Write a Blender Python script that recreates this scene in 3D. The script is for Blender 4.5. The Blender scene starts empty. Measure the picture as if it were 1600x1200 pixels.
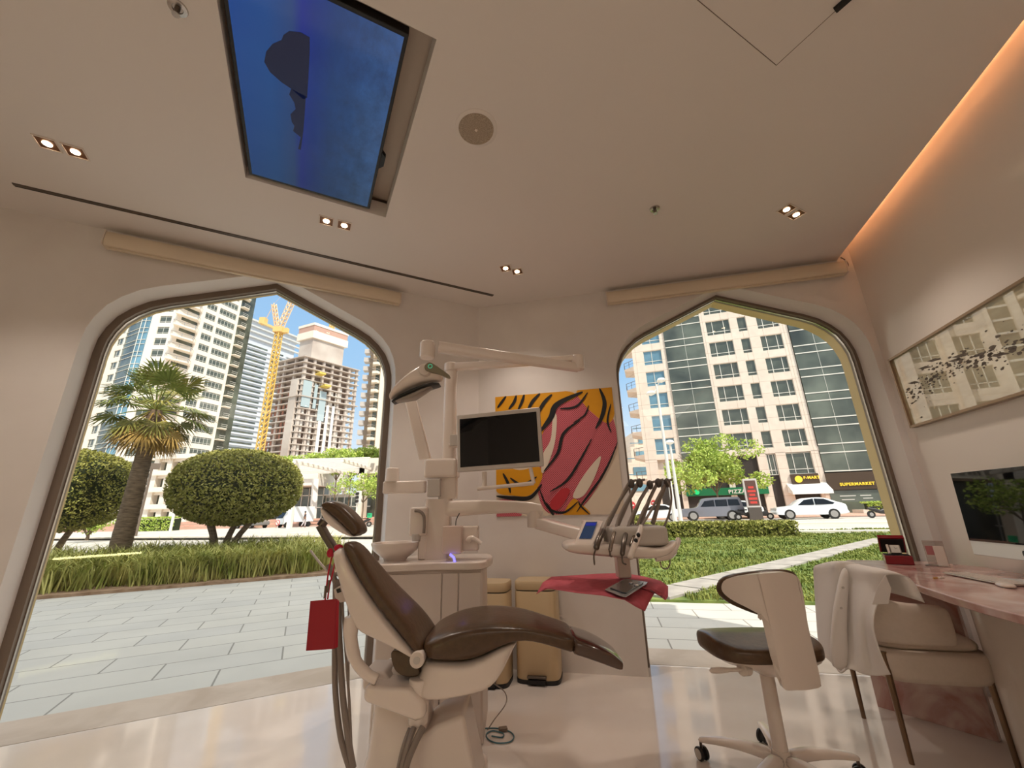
import bpy, bmesh, math, random
from mathutils import Vector, Matrix
random.seed(7)
R = math.radians
V = Vector
SC = bpy.context.scene
COL = SC.collection

# ---------------------------------------------------------------- camera
F_PX, PITCH, ROLL, CAM_H = 629.5, R(17.54), R(-1.453), 1.2
fwd = V((0, math.cos(PITCH), math.sin(PITCH)))
r0 = V((1, 0, 0)); u0 = r0.cross(fwd)
c_right = math.cos(ROLL) * r0 + math.sin(ROLL) * u0
c_up = -math.sin(ROLL) * r0 + math.cos(ROLL) * u0
cd = bpy.data.cameras.new('camera'); cam = bpy.data.objects.new('camera', cd); COL.objects.link(cam)
cd.sensor_fit = 'HORIZONTAL'; cd.sensor_width = 36; cd.lens = F_PX / 1600 * 36
cd.clip_start = 0.02; cd.clip_end = 2000
mw = Matrix((c_right, c_up, -fwd)).transposed().to_4x4(); mw.translation = V((0, 0, CAM_H))
cam.matrix_world = mw
SC.camera = cam

# ---------------------------------------------------------------- colour management
SC.view_settings.view_transform = 'Standard'; SC.view_settings.look = 'None'
SC.view_settings.gamma = 1; SC.view_settings.use_curve_mapping = False
SC.view_settings.exposure = 0.48

def s2l(r, g, b):
    f = lambda c: (c / 255 / 12.92) if c / 255 <= 0.04045 else ((c / 255 + 0.055) / 1.055) ** 2.4
    return (f(r), f(g), f(b), 1)

# ---------------------------------------------------------------- sky
W = bpy.data.worlds.new('sky'); SC.world = W; W.use_nodes = True
nt = W.node_tree; nt.nodes.clear()
tc = nt.nodes.new('ShaderNodeTexCoord'); sp = nt.nodes.new('ShaderNodeSeparateXYZ')
rp = nt.nodes.new('ShaderNodeValToRGB'); bg = nt.nodes.new('ShaderNodeBackground'); wo = nt.nodes.new('ShaderNodeOutputWorld')
nt.links.new(tc.outputs['Generated'], sp.inputs[0]); nt.links.new(sp.outputs['Z'], rp.inputs[0])
nt.links.new(rp.outputs[0], bg.inputs[0]); nt.links.new(bg.outputs[0], wo.inputs[0])
els = rp.color_ramp.elements
els[0].position = 0.0; els[0].color = (0.72, 0.77, 0.79, 1)
els[1].position = 1.0; els[1].color = (1.45, 1.43, 1.38, 1)
for p, c in ((0.12, (0.60, 0.70, 0.80, 1)), (0.30, (0.32, 0.52, 0.76, 1)), (0.50, (0.25, 0.44, 0.71, 1)), (0.60, (1.0, 1.05, 1.08, 1))):
    e = els.new(p); e.color = c
bg.inputs[1].default_value = 0.95

# ---------------------------------------------------------------- sun
sd = bpy.data.lights.new('sun', 'SUN'); so = bpy.data.objects.new('sun', sd); COL.objects.link(so)
sd.energy = 2.9; sd.angle = R(0.6); sd.color = (1.0, 0.94, 0.84)
sun_dir = V((0.50, -0.62, 0.95)).normalized()      # towards the sun: behind the camera, to the right
so.rotation_euler = sun_dir.to_track_quat('Z', 'Y').to_euler()
so.location = (10, -20, 40)

# ---------------------------------------------------------------- points of the photograph as points of the place
def ray(x, y):
    return (fwd * F_PX + c_right * (x - 800) + c_up * (600 - y)).normalized()
EYE = V((0, 0, CAM_H))
def at(x, y, Y):
    d = ray(x, y); return EYE + d * (Y / d.y)
def atz(x, y, z):
    d = ray(x, y); return EYE + d * ((z - CAM_H) / d.z)
def atp(x, y, p0, n):
    d = ray(x, y); return EYE + d * ((V(p0) - EYE).dot(n) / d.dot(n))

# ---------------------------------------------------------------- naming
def tag(o, label=None, cat=None, group=None, kind=None):
    if label: o['label'] = label
    if cat: o['category'] = cat
    if group: o['group'] = group
    if kind: o['kind'] = kind
    return o
def thing(name, label, cat, loc=(0, 0, 0), rz=0, group=None):
    o = bpy.data.objects.new(name, None); COL.objects.link(o)
    o.location = loc; o.rotation_euler = (0, 0, rz); o.empty_display_size = 0.1
    return tag(o, label, cat, group)
def copy_tree(o, parent=None):
    c = o.copy(); COL.objects.link(c)
    if parent: c.parent = parent
    for ch in list(o.children): copy_tree(ch, c)
    return c

# ---------------------------------------------------------------- mesh collector
class MB:
    def __init__(s): s.v = []; s.f = []; s.m = []
    def add(s, vs, fs, m=0):
        b = len(s.v); s.v += [V(p) for p in vs]
        for f in fs: s.f.append([b + i for i in f]); s.m.append(m)
        return s
    def box(s, c, d, m=0, rz=0, rot=None):
        M = rot if rot else Matrix.Rotation(rz, 3, 'Z')
        c = V(c); vs = []
        for k in (-1, 1):
            for j in (-1, 1):
                for i in (-1, 1):
                    vs.append(c + M @ V((i * d[0] / 2, j * d[1] / 2, k * d[2] / 2)))
        return s.add(vs, [(0, 2, 3, 1), (4, 5, 7, 6), (0, 1, 5, 4), (2, 6, 7, 3), (0, 4, 6, 2), (1, 3, 7, 5)], m)
    def bb(s, a, b, m=0):
        a = V(a); b = V(b); return s.box((a + b) / 2, [abs(b[i] - a[i]) for i in range(3)], m)
    def loft(s, rings, m=0, caps=True, closed=False):
        n = len(rings[0]); vs = [p for r in rings for p in r]; fs = []
        K = len(rings)
        for i in range(K if closed else K - 1):
            a = i * n; b = ((i + 1) % K) * n
            for j in range(n):
                k = (j + 1) % n; fs.append((a + j, a + k, b + k, b + j))
        if caps and not closed:
            fs.append(tuple(range(n - 1, -1, -1))); fs.append(tuple((K - 1) * n + j for j in range(n)))
        return s.add(vs, fs, m)
    def tube(s, pts, r, n=8, m=0, caps=True):
        pts = [V(p) for p in pts]
        rs = r if isinstance(r, (list, tuple)) else [r] * len(pts)
        up = None; rings = []
        for i, p in enumerate(pts):
            t = (pts[min(i + 1, len(pts) - 1)] - pts[max(i - 1, 0)]).normalized()
            if up is None:
                up = V((0, 0, 1)) if abs(t.z) < 0.9 else V((1, 0, 0))
            x = up.cross(t).normalized(); y = t.cross(x).normalized(); up = y
            rings.append([p + rs[i] * (math.cos(2 * math.pi * k / n) * x + math.sin(2 * math.pi * k / n) * y) for k in range(n)])
        return s.loft(rings, m, caps)
    def cyl(s, a, b, r, r1=None, n=20, m=0):
        return s.tube([a, b], [r, r if r1 is None else r1], n, m)
    def lathe(s, prof, c=(0, 0, 0), n=24, m=0):
        c = V(c)
        rings = [[c + V((r * math.cos(2 * math.pi * k / n), r * math.sin(2 * math.pi * k / n), z)) for k in range(n)] for r, z in prof]
        return s.loft(rings, m)
    def ball(s, c, r, n=14, k=9, m=0):
        c = V(c); r = V(r) if hasattr(r, '__len__') else V((r, r, r)); rings = []
        for i in range(k + 1):
            a = -math.pi / 2 + math.pi * (i + 0.02) / (k + 0.04)
            rings.append([c + V((r.x * math.cos(a) * math.cos(2 * math.pi * j / n), r.y * math.cos(a) * math.sin(2 * math.pi * j / n), r.z * math.sin(a))) for j in range(n)])
        return s.loft(rings, m)
    def prism(s, pts, off, m=0):
        pts = [V(p) for p in pts]; off = V(off); n = len(pts)
        vs = pts + [p + off for p in pts]
        fs = [tuple(range(n)), tuple(range(2 * n - 1, n - 1, -1))]
        for i in range(n): j = (i + 1) % n; fs.append((j, i, n + i, n + j))
        return s.add(vs, fs, m)
    def build(s, name, mats, parent=None, bevel=0, sub=0, smooth=35, seg=2, solid=0):
        me = bpy.data.meshes.new(name); me.from_pydata([tuple(p) for p in s.v], [], s.f)
        mats = mats if isinstance(mats, (list, tuple)) else [mats]
        for k in mats: me.materials.append(k)
        for p, k in zip(me.polygons, s.m): p.material_index = k
        bm = bmesh.new(); bm.from_mesh(me); bmesh.ops.recalc_face_normals(bm, faces=bm.faces); bm.to_mesh(me); bm.free()
        if smooth:
            for p in me.polygons: p.use_smooth = True
            if not sub and not bevel: me.set_sharp_from_angle(angle=R(smooth))
        o = bpy.data.objects.new(name, me); COL.objects.link(o)
        if parent:
            o.parent = parent
        if solid:
            md = o.modifiers.new('solid', 'SOLIDIFY'); md.thickness = solid; md.offset = 0
        if bevel:
            md = o.modifiers.new('bevel', 'BEVEL'); md.width = bevel; md.segments = seg; md.limit_method = 'ANGLE'; md.angle_limit = R(38)
            md.harden_normals = True
        if sub:
            md = o.modifiers.new('sub', 'SUBSURF'); md.levels = sub; md.render_levels = sub
        return o
def cr(pts, n=6, closed=False):
    pts = [V(p) for p in pts]; out = []; N = len(pts)
    for i in range(N if closed else N - 1):
        if closed: a, b, c, d = pts[i - 1], pts[i], pts[(i + 1) % N], pts[(i + 2) % N]
        else: a, b, c, d = pts[max(i - 1, 0)], pts[i], pts[i + 1], pts[min(i + 2, N - 1)]
        for k in range(n):
            t = k / n
            out.append(0.5 * ((2 * b) + (c - a) * t + (2 * a - 5 * b + 4 * c - d) * t * t + (-a + 3 * b - 3 * c + d) * t ** 3))
    if not closed: out.append(pts[-1])
    return out
def ring(c, a, b, e=4.0, n=20):
    # a superellipse ring: half axes a and b
    c, a, b = V(c), V(a), V(b); out = []
    for k in range(n):
        t = 2 * math.pi * k / n; ct, st = math.cos(t), math.sin(t)
        out.append(c + a * (abs(ct) ** (2 / e) * (1 if ct >= 0 else -1)) + b * (abs(st) ** (2 / e) * (1 if st >= 0 else -1)))
    return out
def side_loft(up, lo, y0, y1, e=3.5, n=24, ends=True, yn=None):
    # a cushion or shell lying between an upper and a lower outline seen from the side
    rings = []; K = len(up)
    for i in range(K):
        U, L = V(up[i]), V(lo[i]); c = (U + L) / 2
        k = 1.0
        if ends: k = (1 - max(0, 1 - min(i, K - 1 - i) / 1.5) ** 2 * 0.35)
        b = (U - L) / 2; b.y = 0
        hw = (y1 - y0) / 2 * (yn[i] if yn else 1); c.y = y0 + hw
        rings.append(ring(c, V((0, hw * k, 0)), b * k, e, n))
    return rings

# ---------------------------------------------------------------- materials
def mat(name, col, rough=0.5, metal=0, spec=0.5, coat=0, emit=None, es=1.0, trans=0, ior=1.45, alpha=1):
    m = bpy.data.materials.new(name); m.use_nodes = True
    b = m.node_tree.nodes['Principled BSDF']
    b.inputs['Base Color'].default_value = col if len(col) == 4 else (*col, 1)
    b.inputs['Roughness'].default_value = rough; b.inputs['Metallic'].default_value = metal
    b.inputs['Specular IOR Level'].default_value = spec; b.inputs['Coat Weight'].default_value = coat
    b.inputs['Coat Roughness'].default_value = 0.05
    b.inputs['IOR'].default_value = ior; b.inputs['Transmission Weight'].default_value = trans; b.inputs['Alpha'].default_value = alpha
    if emit: b.inputs['Emission Color'].default_value = emit if len(emit) == 4 else (*emit, 1); b.inputs['Emission Strength'].default_value = es
    return m
def noisy(m, c1, c2, scale=8, detail=4, lo=0.35, hi=0.65, dist=0, bump=0, stretch=None, coord='Object', kind='noise'):
    nt = m.node_tree; b = nt.nodes['Principled BSDF']
    tc = nt.nodes.new('ShaderNodeTexCoord'); mp = nt.nodes.new('ShaderNodeMapping')
    nt.links.new(tc.outputs[coord], mp.inputs[0])
    if stretch: mp.inputs['Scale'].default_value = stretch
    no = nt.nodes.new('ShaderNodeTexNoise'); no.inputs['Scale'].default_value = scale; no.inputs['Detail'].default_value = detail; no.inputs['Distortion'].default_value = dist
    rp = nt.nodes.new('ShaderNodeValToRGB'); rp.color_ramp.elements[0].position = lo; rp.color_ramp.elements[1].position = hi
    rp.color_ramp.elements[0].color = c1 if len(c1) == 4 else (*c1, 1); rp.color_ramp.elements[1].color = c2 if len(c2) == 4 else (*c2, 1)
    nt.links.new(mp.outputs[0], no.inputs[0]); nt.links.new(no.outputs[0], rp.inputs[0]); nt.links.new(rp.outputs[0], b.inputs['Base Color'])
    if bump:
        bu = nt.nodes.new('ShaderNodeBump'); bu.inputs['Strength'].default_value = bump; bu.inputs['Distance'].default_value = 0.02
        nt.links.new(no.outputs[0], bu.inputs['Height']); nt.links.new(bu.outputs[0], b.inputs['Normal'])
    return m
def glass_mat(name, tint=(1, 1, 1, 1), refl=1.0):
    m = bpy.data.materials.new(name); m.use_nodes = True; nt = m.node_tree; nt.nodes.clear()
    o = nt.nodes.new('ShaderNodeOutputMaterial'); mx = nt.nodes.new('ShaderNodeMixShader')
    t = nt.nodes.new('ShaderNodeBsdfTransparent'); t.inputs[0].default_value = tint
    g = nt.nodes.new('ShaderNodeBsdfGlossy'); g.inputs['Roughness'].default_value = 0.0
    fr = nt.nodes.new('ShaderNodeFresnel'); fr.inputs[0].default_value = 1.45
    mu = nt.nodes.new('ShaderNodeMath'); mu.operation = 'MULTIPLY'; mu.inputs[1].default_value = refl
    nt.links.new(fr.outputs[0], mu.inputs[0]); nt.links.new(mu.outputs[0], mx.inputs[0])
    nt.links.new(t.outputs[0], mx.inputs[1]); nt.links.new(g.outputs[0], mx.inputs[2]); nt.links.new(mx.outputs[0], o.inputs[0])
    return m
def brick_mat(name, c1, c2, mortar, bw, bh, ms=0.01, rough=0.6, rot=0, off=0.5, coord='Object'):
    m = mat(name, c1, rough); nt = m.node_tree; b = nt.nodes['Principled BSDF']
    tc = nt.nodes.new('ShaderNodeTexCoord'); mp = nt.nodes.new('ShaderNodeMapping'); mp.inputs['Rotation'].default_value = (0, 0, rot)
    br = nt.nodes.new('ShaderNodeTexBrick'); br.offset = off
    br.inputs['Color1'].default_value = (*c1[:3], 1); br.inputs['Color2'].default_value = (*c2[:3], 1); br.inputs['Mortar'].default_value = (*mortar[:3], 1)
    br.inputs['Scale'].default_value = 1; br.inputs['Brick Width'].default_value = bw; br.inputs['Row Height'].default_value = bh
    br.inputs['Mortar Size'].default_value = ms; br.inputs['Mortar Smooth'].default_value = 0.2
    no = nt.nodes.new('ShaderNodeTexNoise'); no.inputs['Scale'].default_value = 1.3; no.inputs['Detail'].default_value = 5
    mx = nt.nodes.new('ShaderNodeMix'); mx.data_type = 'RGBA'; mx.blend_type = 'MULTIPLY'; mx.inputs[0].default_value = 0.25
    nt.links.new(tc.outputs[coord], mp.inputs[0]); nt.links.new(mp.outputs[0], br.inputs[0]); nt.links.new(tc.outputs[coord], no.inputs[0])
    nt.links.new(br.outputs['Color'], mx.inputs[6]); nt.links.new(no.outputs[0], mx.inputs[7]); nt.links.new(mx.outputs[2], b.inputs['Base Color'])
    return m

P = {}
P['wall'] = noisy(mat('painted_wall', s2l(226, 217, 211), 0.75), s2l(224, 215, 209), s2l(229, 221, 215), 3, 3)
P['wall_gloss'] = mat('lacquered_wall', s2l(228, 216, 206), 0.22, spec=0.5)
P['ceiling'] = mat('ceiling_paint', s2l(229, 220, 213), 0.8)
P['floor'] = noisy(mat('polished_resin', s2l(226, 214, 204), 0.07, spec=0.7), s2l(222, 209, 198), s2l(232, 221, 212), 1.5, 4)
P['bronze'] = mat('bronze_frame', s2l(122, 106, 92), 0.4, metal=0.3)
P['gold'] = mat('champagne_jamb', s2l(196, 170, 118), 0.45, metal=0.2)
P['glass'] = glass_mat('window_glass', (0.97, 0.98, 0.96, 1), 1.0)
P['white'] = mat('white_plastic', s2l(232, 217, 205), 0.22, spec=0.5, coat=0.25)
P['white_m'] = mat('white_matt_plastic', s2l(226, 211, 199), 0.45)
P['greyw'] = mat('light_grey_plastic', s2l(200, 190, 181), 0.35)
P['brown'] = noisy(mat('brown_leatherette', s2l(84, 62, 42), 0.28, spec=0.5), s2l(80, 59, 40), s2l(90, 67, 46), 40, 2, bump=0.05)
P['black'] = mat('black_plastic', (0.012, 0.011, 0.011), 0.35)
P['screen'] = mat('black_glass', (0.006, 0.006, 0.007), 0.05, spec=0.6)
P['hose'] = mat('grey_hose', s2l(138, 124, 114), 0.4)
P['steel'] = mat('brushed_steel', s2l(190, 184, 178), 0.25, metal=1)
P['dsteel'] = mat('dark_steel', s2l(110, 100, 92), 0.3, metal=0.9)
P['chrome'] = mat('chrome', (0.8, 0.8, 0.8), 0.08, metal=1)
P['red'] = mat('red_card', s2l(160, 28, 42), 0.5)
P['pink'] = noisy(mat('pink_paper_cloth', s2l(198, 86, 98), 0.75), s2l(193, 82, 94), s2l(203, 92, 104), 30, 3)
P['bincream'] = mat('cream_enamel', s2l(205, 180, 142), 0.35)
P['blind'] = mat('blind_cassette_paint', s2l(222, 204, 180), 0.5)
# ================================================================= THE ROOM
H = 3.25
CORNER = V((-0.33, 3.80, 0))
AA, AB, AC = R(27), R(-12.3), R(73)
def dn(a): return V((math.cos(a), math.sin(a), 0)), V((-math.sin(a), math.cos(a), 0))
dA, nA = dn(AA); dB, nB = dn(AB); dC, nC = dn(AC)
def fa(u, z, o=0): return CORNER + dA * u + nA * o + V((0, 0, z))
def fb(u, z, o=0): return CORNER + dB * u + nB * o + V((0, 0, z))
CBC = fb(3.42, 0)                                   # corner of the right wall
def fc(v, z, o=0): return CBC + dC * v + nC * o + V((0, 0, z))   # o > 0 is into the room
# outline of the pointed window, half of it: (distance from its axis, height)
HALF = [(1.01, 0.0), (1.01, 1.2), (1.01, 2.36), (1.003, 2.46), (0.98, 2.55), (0.94, 2.64), (0.88, 2.715), (0.80, 2.785), (0.70, 2.84), (0.56, 2.90), (0.33, 3.0), (0.0, 3.145)]
def outline(g=0.0):
    pts = []
    n = len(HALF)
    for i, (x, z) in enumerate(HALF):
        a = HALF[max(i - 1, 0)]; b = HALF[min(i + 1, n - 1)]
        tx, tz = b[0] - a[0], b[1] - a[1]; l = math.hypot(tx, tz)
        nx, nz = tz / l, -tx / l
        if i == 0: nx, nz = 1, 0
        if i == n - 1: nx, nz = 0, 1.06
        pts.append((x + nx * g, z + nz * g))
    return [(-x, z) for x, z in pts] + [(x, z) for x, z in reversed(pts)][1:]
UA, UB = -1.85, 2.345
T_IN = 0.24; T_ALL = 0.40
def holed_wall(name, fn, u_lo, u_hi, uc, z1, o0, o1, m, g):
    ol = [(uc + x, z) for x, z in outline(g)]
    poly = [(u_lo, 0), ol[0]] + ol[1:-1] + [ol[-1], (u_hi, 0), (u_hi, z1), (u_lo, z1)]
    # cut at the apex so both halves are simple polygons
    k = len(ol) // 2
    left = [(u_lo, 0)] + ol[:k + 1] + [(uc, z1), (u_lo, z1)]
    right = ol[k:] + [(u_hi, 0), (u_hi, z1), (uc, z1)]
    me = MB()
    for pl in (left, right):
        me.prism([fn(u, z, o0) for u, z in pl], fn(0, 0, o1) - fn(0, 0, o0))
    o = me.build(name, m, smooth=30); tag(o, kind='structure'); return o
tag(holed_wall('wall_left', fa, -6.2, 0.0, UA, H + 0.3, 0.0, 0.31, P['wall'], 0.035), 'pale wall on the left with the pointed arch window')
tag(holed_wall('wall_back', fb, 0.0, 3.9, UB, H + 0.3, 0.0, T_ALL, P['wall'], 0.012), 'pale wall with the pink artwork and the right arch window')
# wedge of masonry where the two window walls meet
w = MB(); w.prism([fa(0, 0), fa(0, 0, T_ALL), fb(0, 0, T_ALL)], (0, 0, H + 0.3)); tag(w.build('wall_corner', P['wall'], smooth=0), 'outer corner between the two window walls', kind='structure')
# right wall, side and rear walls
w = MB(); a = fc(0.0, 0); b = fc(-6.4, 0)
w.prism([a, b, b - nC * 0.3, a - nC * 0.3 ], (0, 0, 3.62)); tag(w.build('wall_right', P['wall_gloss'], smooth=0), 'pale right wall with the framed painting', kind='structure')
LW = fa(-6.2, 0); LC = fb(0, 0)
RE = fc(-6.4, 0)
L2 = LW - nA * 5.2
w = MB(); w.prism([LW + dA * 0.0, L2, L2 - dA * 0.2, LW - dA * 0.2], (0, 0, H + 0.3)); tag(w.build('wall_side', P['wall'], smooth=0), 'plain side wall at the far left', kind='structure')
w = MB(); dd = (RE - L2).normalized(); nn = V((dd.y, -dd.x, 0))
w.prism([L2, RE, RE + nn * 0.2, L2 + nn * 0.2], (0, 0, 3.62)); tag(w.build('wall_front', P['wall'], smooth=0), 'plain wall behind the viewer', kind='structure')
# floor: inside the room up to the glass
GA, GB = T_IN + 0.03, T_IN + 0.03
def line_x(p, d, q, e):
    t = ((q.x - p.x) * e.y - (q.y - p.y) * e.x) / (d.x * e.y - d.y * e.x); return p + d * t
gc = line_x(fa(0, 0, GA), dA, fb(0, 0, GB), dB)
fl = MB(); fl.prism([V((p.x, p.y, -0.06)) for p in (L2 + V((-.2,-.2,0)), RE + V((.3, -.2, 0)), fc(0.35, 0, -0.3), fb(3.9, 0, GB), gc, fa(-6.4, 0, GA))], (0, 0, 0.06))
tag(fl.build('floor', P['floor'], smooth=0), 'polished pale resin floor mirroring the windows', kind='structure')
# ceiling: a thick slab with the screen recess cut out of it and a gap along the right wall
TVC = V((-1.65, 2.02, 0))                           # corner of the screen recess, on the ceiling
tvx = dA; tvy = -nA
def tvp(a, b, z): return TVC + tvx * a + tvy * b + V((0, 0, z))
TW, TL = 0.86, 1.28
ce = MB()
P0, P1, P2_, P3 = tvp(0, 0, 0), tvp(TW, 0, 0), tvp(TW, TL, 0), tvp(0, TL, 0)
ccr = fc(0.0, 0, 0.11); cfr = fc(-6.3, 0, 0.11)
outer = [LW - dA * 0.1, fa(0, 0), fb(3.45, 0), ccr, cfr, L2 + V((0, -0.1, 0))]
ext0 = fa(-1.0, 0); 
polys = [[outer[0], fa(-3.2, 0), P0, P3, outer[5]], [fa(-3.2, 0), outer[1], P1, P0], [outer[1], ccr, P2_, P1], [ccr, cfr, P2_], [cfr, outer[5], P3, P2_]]
for pl in polys: ce.prism([V((p.x, p.y, H)) for p in pl], (0, 0, 0.12))
o = ce.build('ceiling', P['ceiling'], smooth=0); tag(o, 'smooth flat ceiling with recessed screen and downlights', kind='structure')
w = MB(); w.prism([V((p.x, p.y, 3.55)) for p in (LW - dA * 0.3 - nA * -0.3, fa(0, 0, 0.6), fb(4.2, 0, 0.6), RE + V((0.6, -0.3, 0)), L2 + V((-0.3, -0.3, 0)))], (0, 0, 0.1))
tag(w.build('ceiling_slab', P['ceiling'], smooth=0), 'structural slab above the ceiling', kind='structure')
# recess box walls of the screen
rb = MB(); zt = H + 0.16
rb.prism([tvp(-.02, -.02, zt), tvp(TW + .02, -.02, zt), tvp(TW + .02, TL + .02, zt), tvp(-.02, TL + .02, zt)], (0, 0, 0.02))
tag(rb.build('trim_1', mat('recess_paint', s2l(214, 196, 178), 0.6), smooth=0), 'taupe back of the ceiling recess behind the screen', kind='structure')
# cove lamp strip over the ceiling edge along the right wall
cv = MB(); cp = fc(-0.15, H + 0.125, 0.19); cq = fc(-6.2, H + 0.125, 0.19)
cv.prism([cp, cq, cq + nC * 0.03, cp + nC * 0.03], (0, 0, 0.015))
o = cv.build('cove_light_strip', mat('warm_led', (1, .5, .2), emit=(1.0, 0.52, 0.25), es=13), smooth=0)
tag(o, 'warm LED strip hidden in the ceiling gap along the right wall', 'light')
# unseen fill light panels added further back to brighten the room, and a lit cabinet against the rear wall
FILL_LAMP = mat('lamp_diffuser', (1, .9, .8), emit=(1.0, 0.92, 0.82), es=2.4)
for k, (x, y) in enumerate(((-0.5, -2.3), (1.25, -1.9))):
    t = thing('ceiling_light_panel', ['square ceiling light panel behind the viewer, on the left side', 'square ceiling light panel behind the viewer, on the right side'][k], 'lamp', (x, y, H), 0, 'ceiling light panels behind the viewer')
    h = MB(); h.box((0, 0, -0.012), (1.3, 1.3, 0.024)); h.build('housing', P['white_m'], t, bevel=0.004)
    d = MB(); d.box((0, 0, -0.027), (1.22, 1.22, 0.006)); d.build('diffuser', FILL_LAMP, t)
t = thing('low_cabinet', 'low white cabinet against the rear wall with a lit edge', 'cabinet', (-1.85, -2.35, 0))
MB().box((0, -.12, .36), (1.2, .42, .72)).build('cabinet_body', P['white_m'], t, bevel=.006)
MB().box((0, .095, .71), (1.0, .012, .03)).build('edge_light', mat('pale_yellow_led', (1, 1, .6), emit=(1.0, .95, .45), es=26), t, smooth=0)
# windows: bronze frame, glass, gold outer reveal, stone threshold
def window(name, fn, uc, label, tall):
    root = thing(name, label, None, fn(uc, 0, T_IN)); tag(root, kind='structure')
    inv = Matrix.Translation(-root.location)
    def frame_mb(g0, g1, o0, o1):
        a = outline(g0); b = outline(g1); mb = MB(); n = len(a)
        rings = []
        for i in range(n):
            rings.append([inv @ fn(uc + a[i][0], a[i][1], o0), inv @ fn(uc + b[i][0], b[i][1], o0), inv @ fn(uc + b[i][0], b[i][1], o1), inv @ fn(uc + a[i][0], a[i][1], o1)])
        mb.loft(rings); return mb
    frame_mb(-0.012, 0.04, T_IN - 0.045, T_IN + 0.05).build('window_frame', P['bronze'], root, smooth=40)
    frame_mb(-0.018, -0.010, T_IN - 0.008, T_IN + 0.012).build('glazing_bead', P['steel'], root, smooth=40)
    frame_mb(-0.01, 0.04, T_IN + 0.052, tall).build('outer_reveal', P['gold'], root, smooth=40)
    g = MB(); ol = outline(-0.01); k = len(ol) // 2
    pl = [inv @ fn(uc + x, max(z, 0.004), T_IN + 0.01) for x, z in ol]
    g.prism(pl[:k + 1] + [inv @ fn(uc, 0.004, T_IN + 0.01)], fn(0, 0, 0.002) - fn(0, 0, 0)); g.prism(pl[k:] + [inv @ fn(uc, 0.004, T_IN + 0.01)], fn(0, 0, 0.002) - fn(0, 0, 0))
    g2 = MB(); g2.add(pl, [tuple(range(len(pl)))]); g2.build('glass_pane', P['glass'], root, smooth=0)
window('window_1', fa, UA, 'pointed arch window on the left with bronze frame, palm beyond', 0.32)
window('window_2', fb, UB, 'pointed arch window on the right with bronze frame, shops beyond', 0.41)
# the storeys of this building above the room: a plain mass that shades the forecourt
up = MB(); hgt = 10.5
up.prism([V((p.x, p.y, 3.66)) for p in (fa(-14, 0, .40), line_x(fa(0, 0, .40), dA, fb(0, 0, .40), dB), fb(3.9, 0, .40), fc(-9, 0, -.4), V((-9, -9, 0)))], (0, 0, hgt))
tag(up.build('upper_storeys', P['wall'], smooth=0), 'upper storeys of the building that holds the room', kind='structure')
# ================================================================= OUTSIDE
P['paver'] = brick_mat('grey_pavers', s2l(214, 210, 200), s2l(206, 203, 196), s2l(150, 146, 138), 0.9, 0.42, 0.008, 0.7, rot=-R(27))
P['pavB'] = brick_mat('pale_pavers', s2l(220, 213, 202), s2l(213, 207, 197), s2l(150, 142, 132), 0.9, 0.42, 0.008, 0.7, rot=R(12.3))
P['stone'] = noisy(mat('beige_stone', s2l(190, 168, 148), 0.5), s2l(182, 160, 140), s2l(200, 180, 162), 2.5, 5, dist=1)
P['asphalt'] = noisy(mat('pale_asphalt', s2l(196, 188, 178), 0.9), s2l(190, 182, 172), s2l(203, 196, 186), 0.6, 4)
P['plaza'] = brick_mat('terracotta_paving', s2l(214, 168, 146), s2l(224, 184, 164), s2l(200, 170, 150), 0.6, 0.3, 0.01, 0.8)
P['kerb'] = mat('kerb_concrete', s2l(226, 214, 198), 0.8)
P['slab'] = noisy(mat('grey_slab', s2l(168, 160, 150), .8), s2l(158, 150, 142), s2l(178, 170, 160), 3, 4)
P['soil'] = noisy(mat('sandy_soil', s2l(160, 128, 100), 0.95), s2l(140, 110, 84), s2l(178, 148, 120), 6, 6)
P['lawn'] = noisy(mat('lawn_ground', s2l(96, 118, 48), 0.9), s2l(70, 92, 34), s2l(128, 142, 70), 3, 6)
def grassmat(n, a, b, sc=2.0):
    m = noisy(mat(n, a, 0.6, spec=0.2), a, b, sc, 3, 0.3, 0.7); return m
P['grass'] = grassmat('lawn_grass', s2l(84, 104, 36), s2l(158, 160, 84), 0.8)
P['lirio'] = grassmat('liriope_leaves', s2l(124, 136, 52), s2l(212, 204, 124), 2.6)
P['leaf'] = grassmat('topiary_leaves', s2l(116, 120, 50), s2l(180, 174, 98), 5)
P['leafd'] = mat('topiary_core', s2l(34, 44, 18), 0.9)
P['leafb'] = grassmat('bright_leaves', s2l(140, 170, 60), s2l(206, 216, 118), 1.5)
P['bark'] = noisy(mat('palm_bark', s2l(120, 98, 78), 0.9), s2l(96, 78, 60), s2l(140, 118, 96), 6, 5, stretch=(1, 1, 6), bump=0.4)
P['facR'] = noisy(mat('pinkish_stone_facade', s2l(232, 208, 184), 0.8), s2l(226, 200, 174), s2l(238, 218, 196), 0.35, 5)
P['facR'] = brick_mat('pinkish_stone_facade', s2l(244, 228, 211), s2l(240, 222, 204), s2l(200, 174, 152), 2.2, 1.55, 0.02, 0.8, off=0.0)
for n_ in P['facR'].node_tree.nodes:
    if n_.type == 'MAPPING': n_.inputs['Rotation'].default_value = (R(-90), 0, 0); n_.inputs['Location'].default_value = (0, -.6, 0)
P['fac1'] = mat('cream_facade', s2l(240, 226, 208), 0.8)
P['glz'] = noisy(mat('dark_window_glass', s2l(86, 92, 84), 0.06, spec=0.8), s2l(58, 62, 54), s2l(112, 118, 104), 0.25, 3, 0.3, 0.7)
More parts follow.
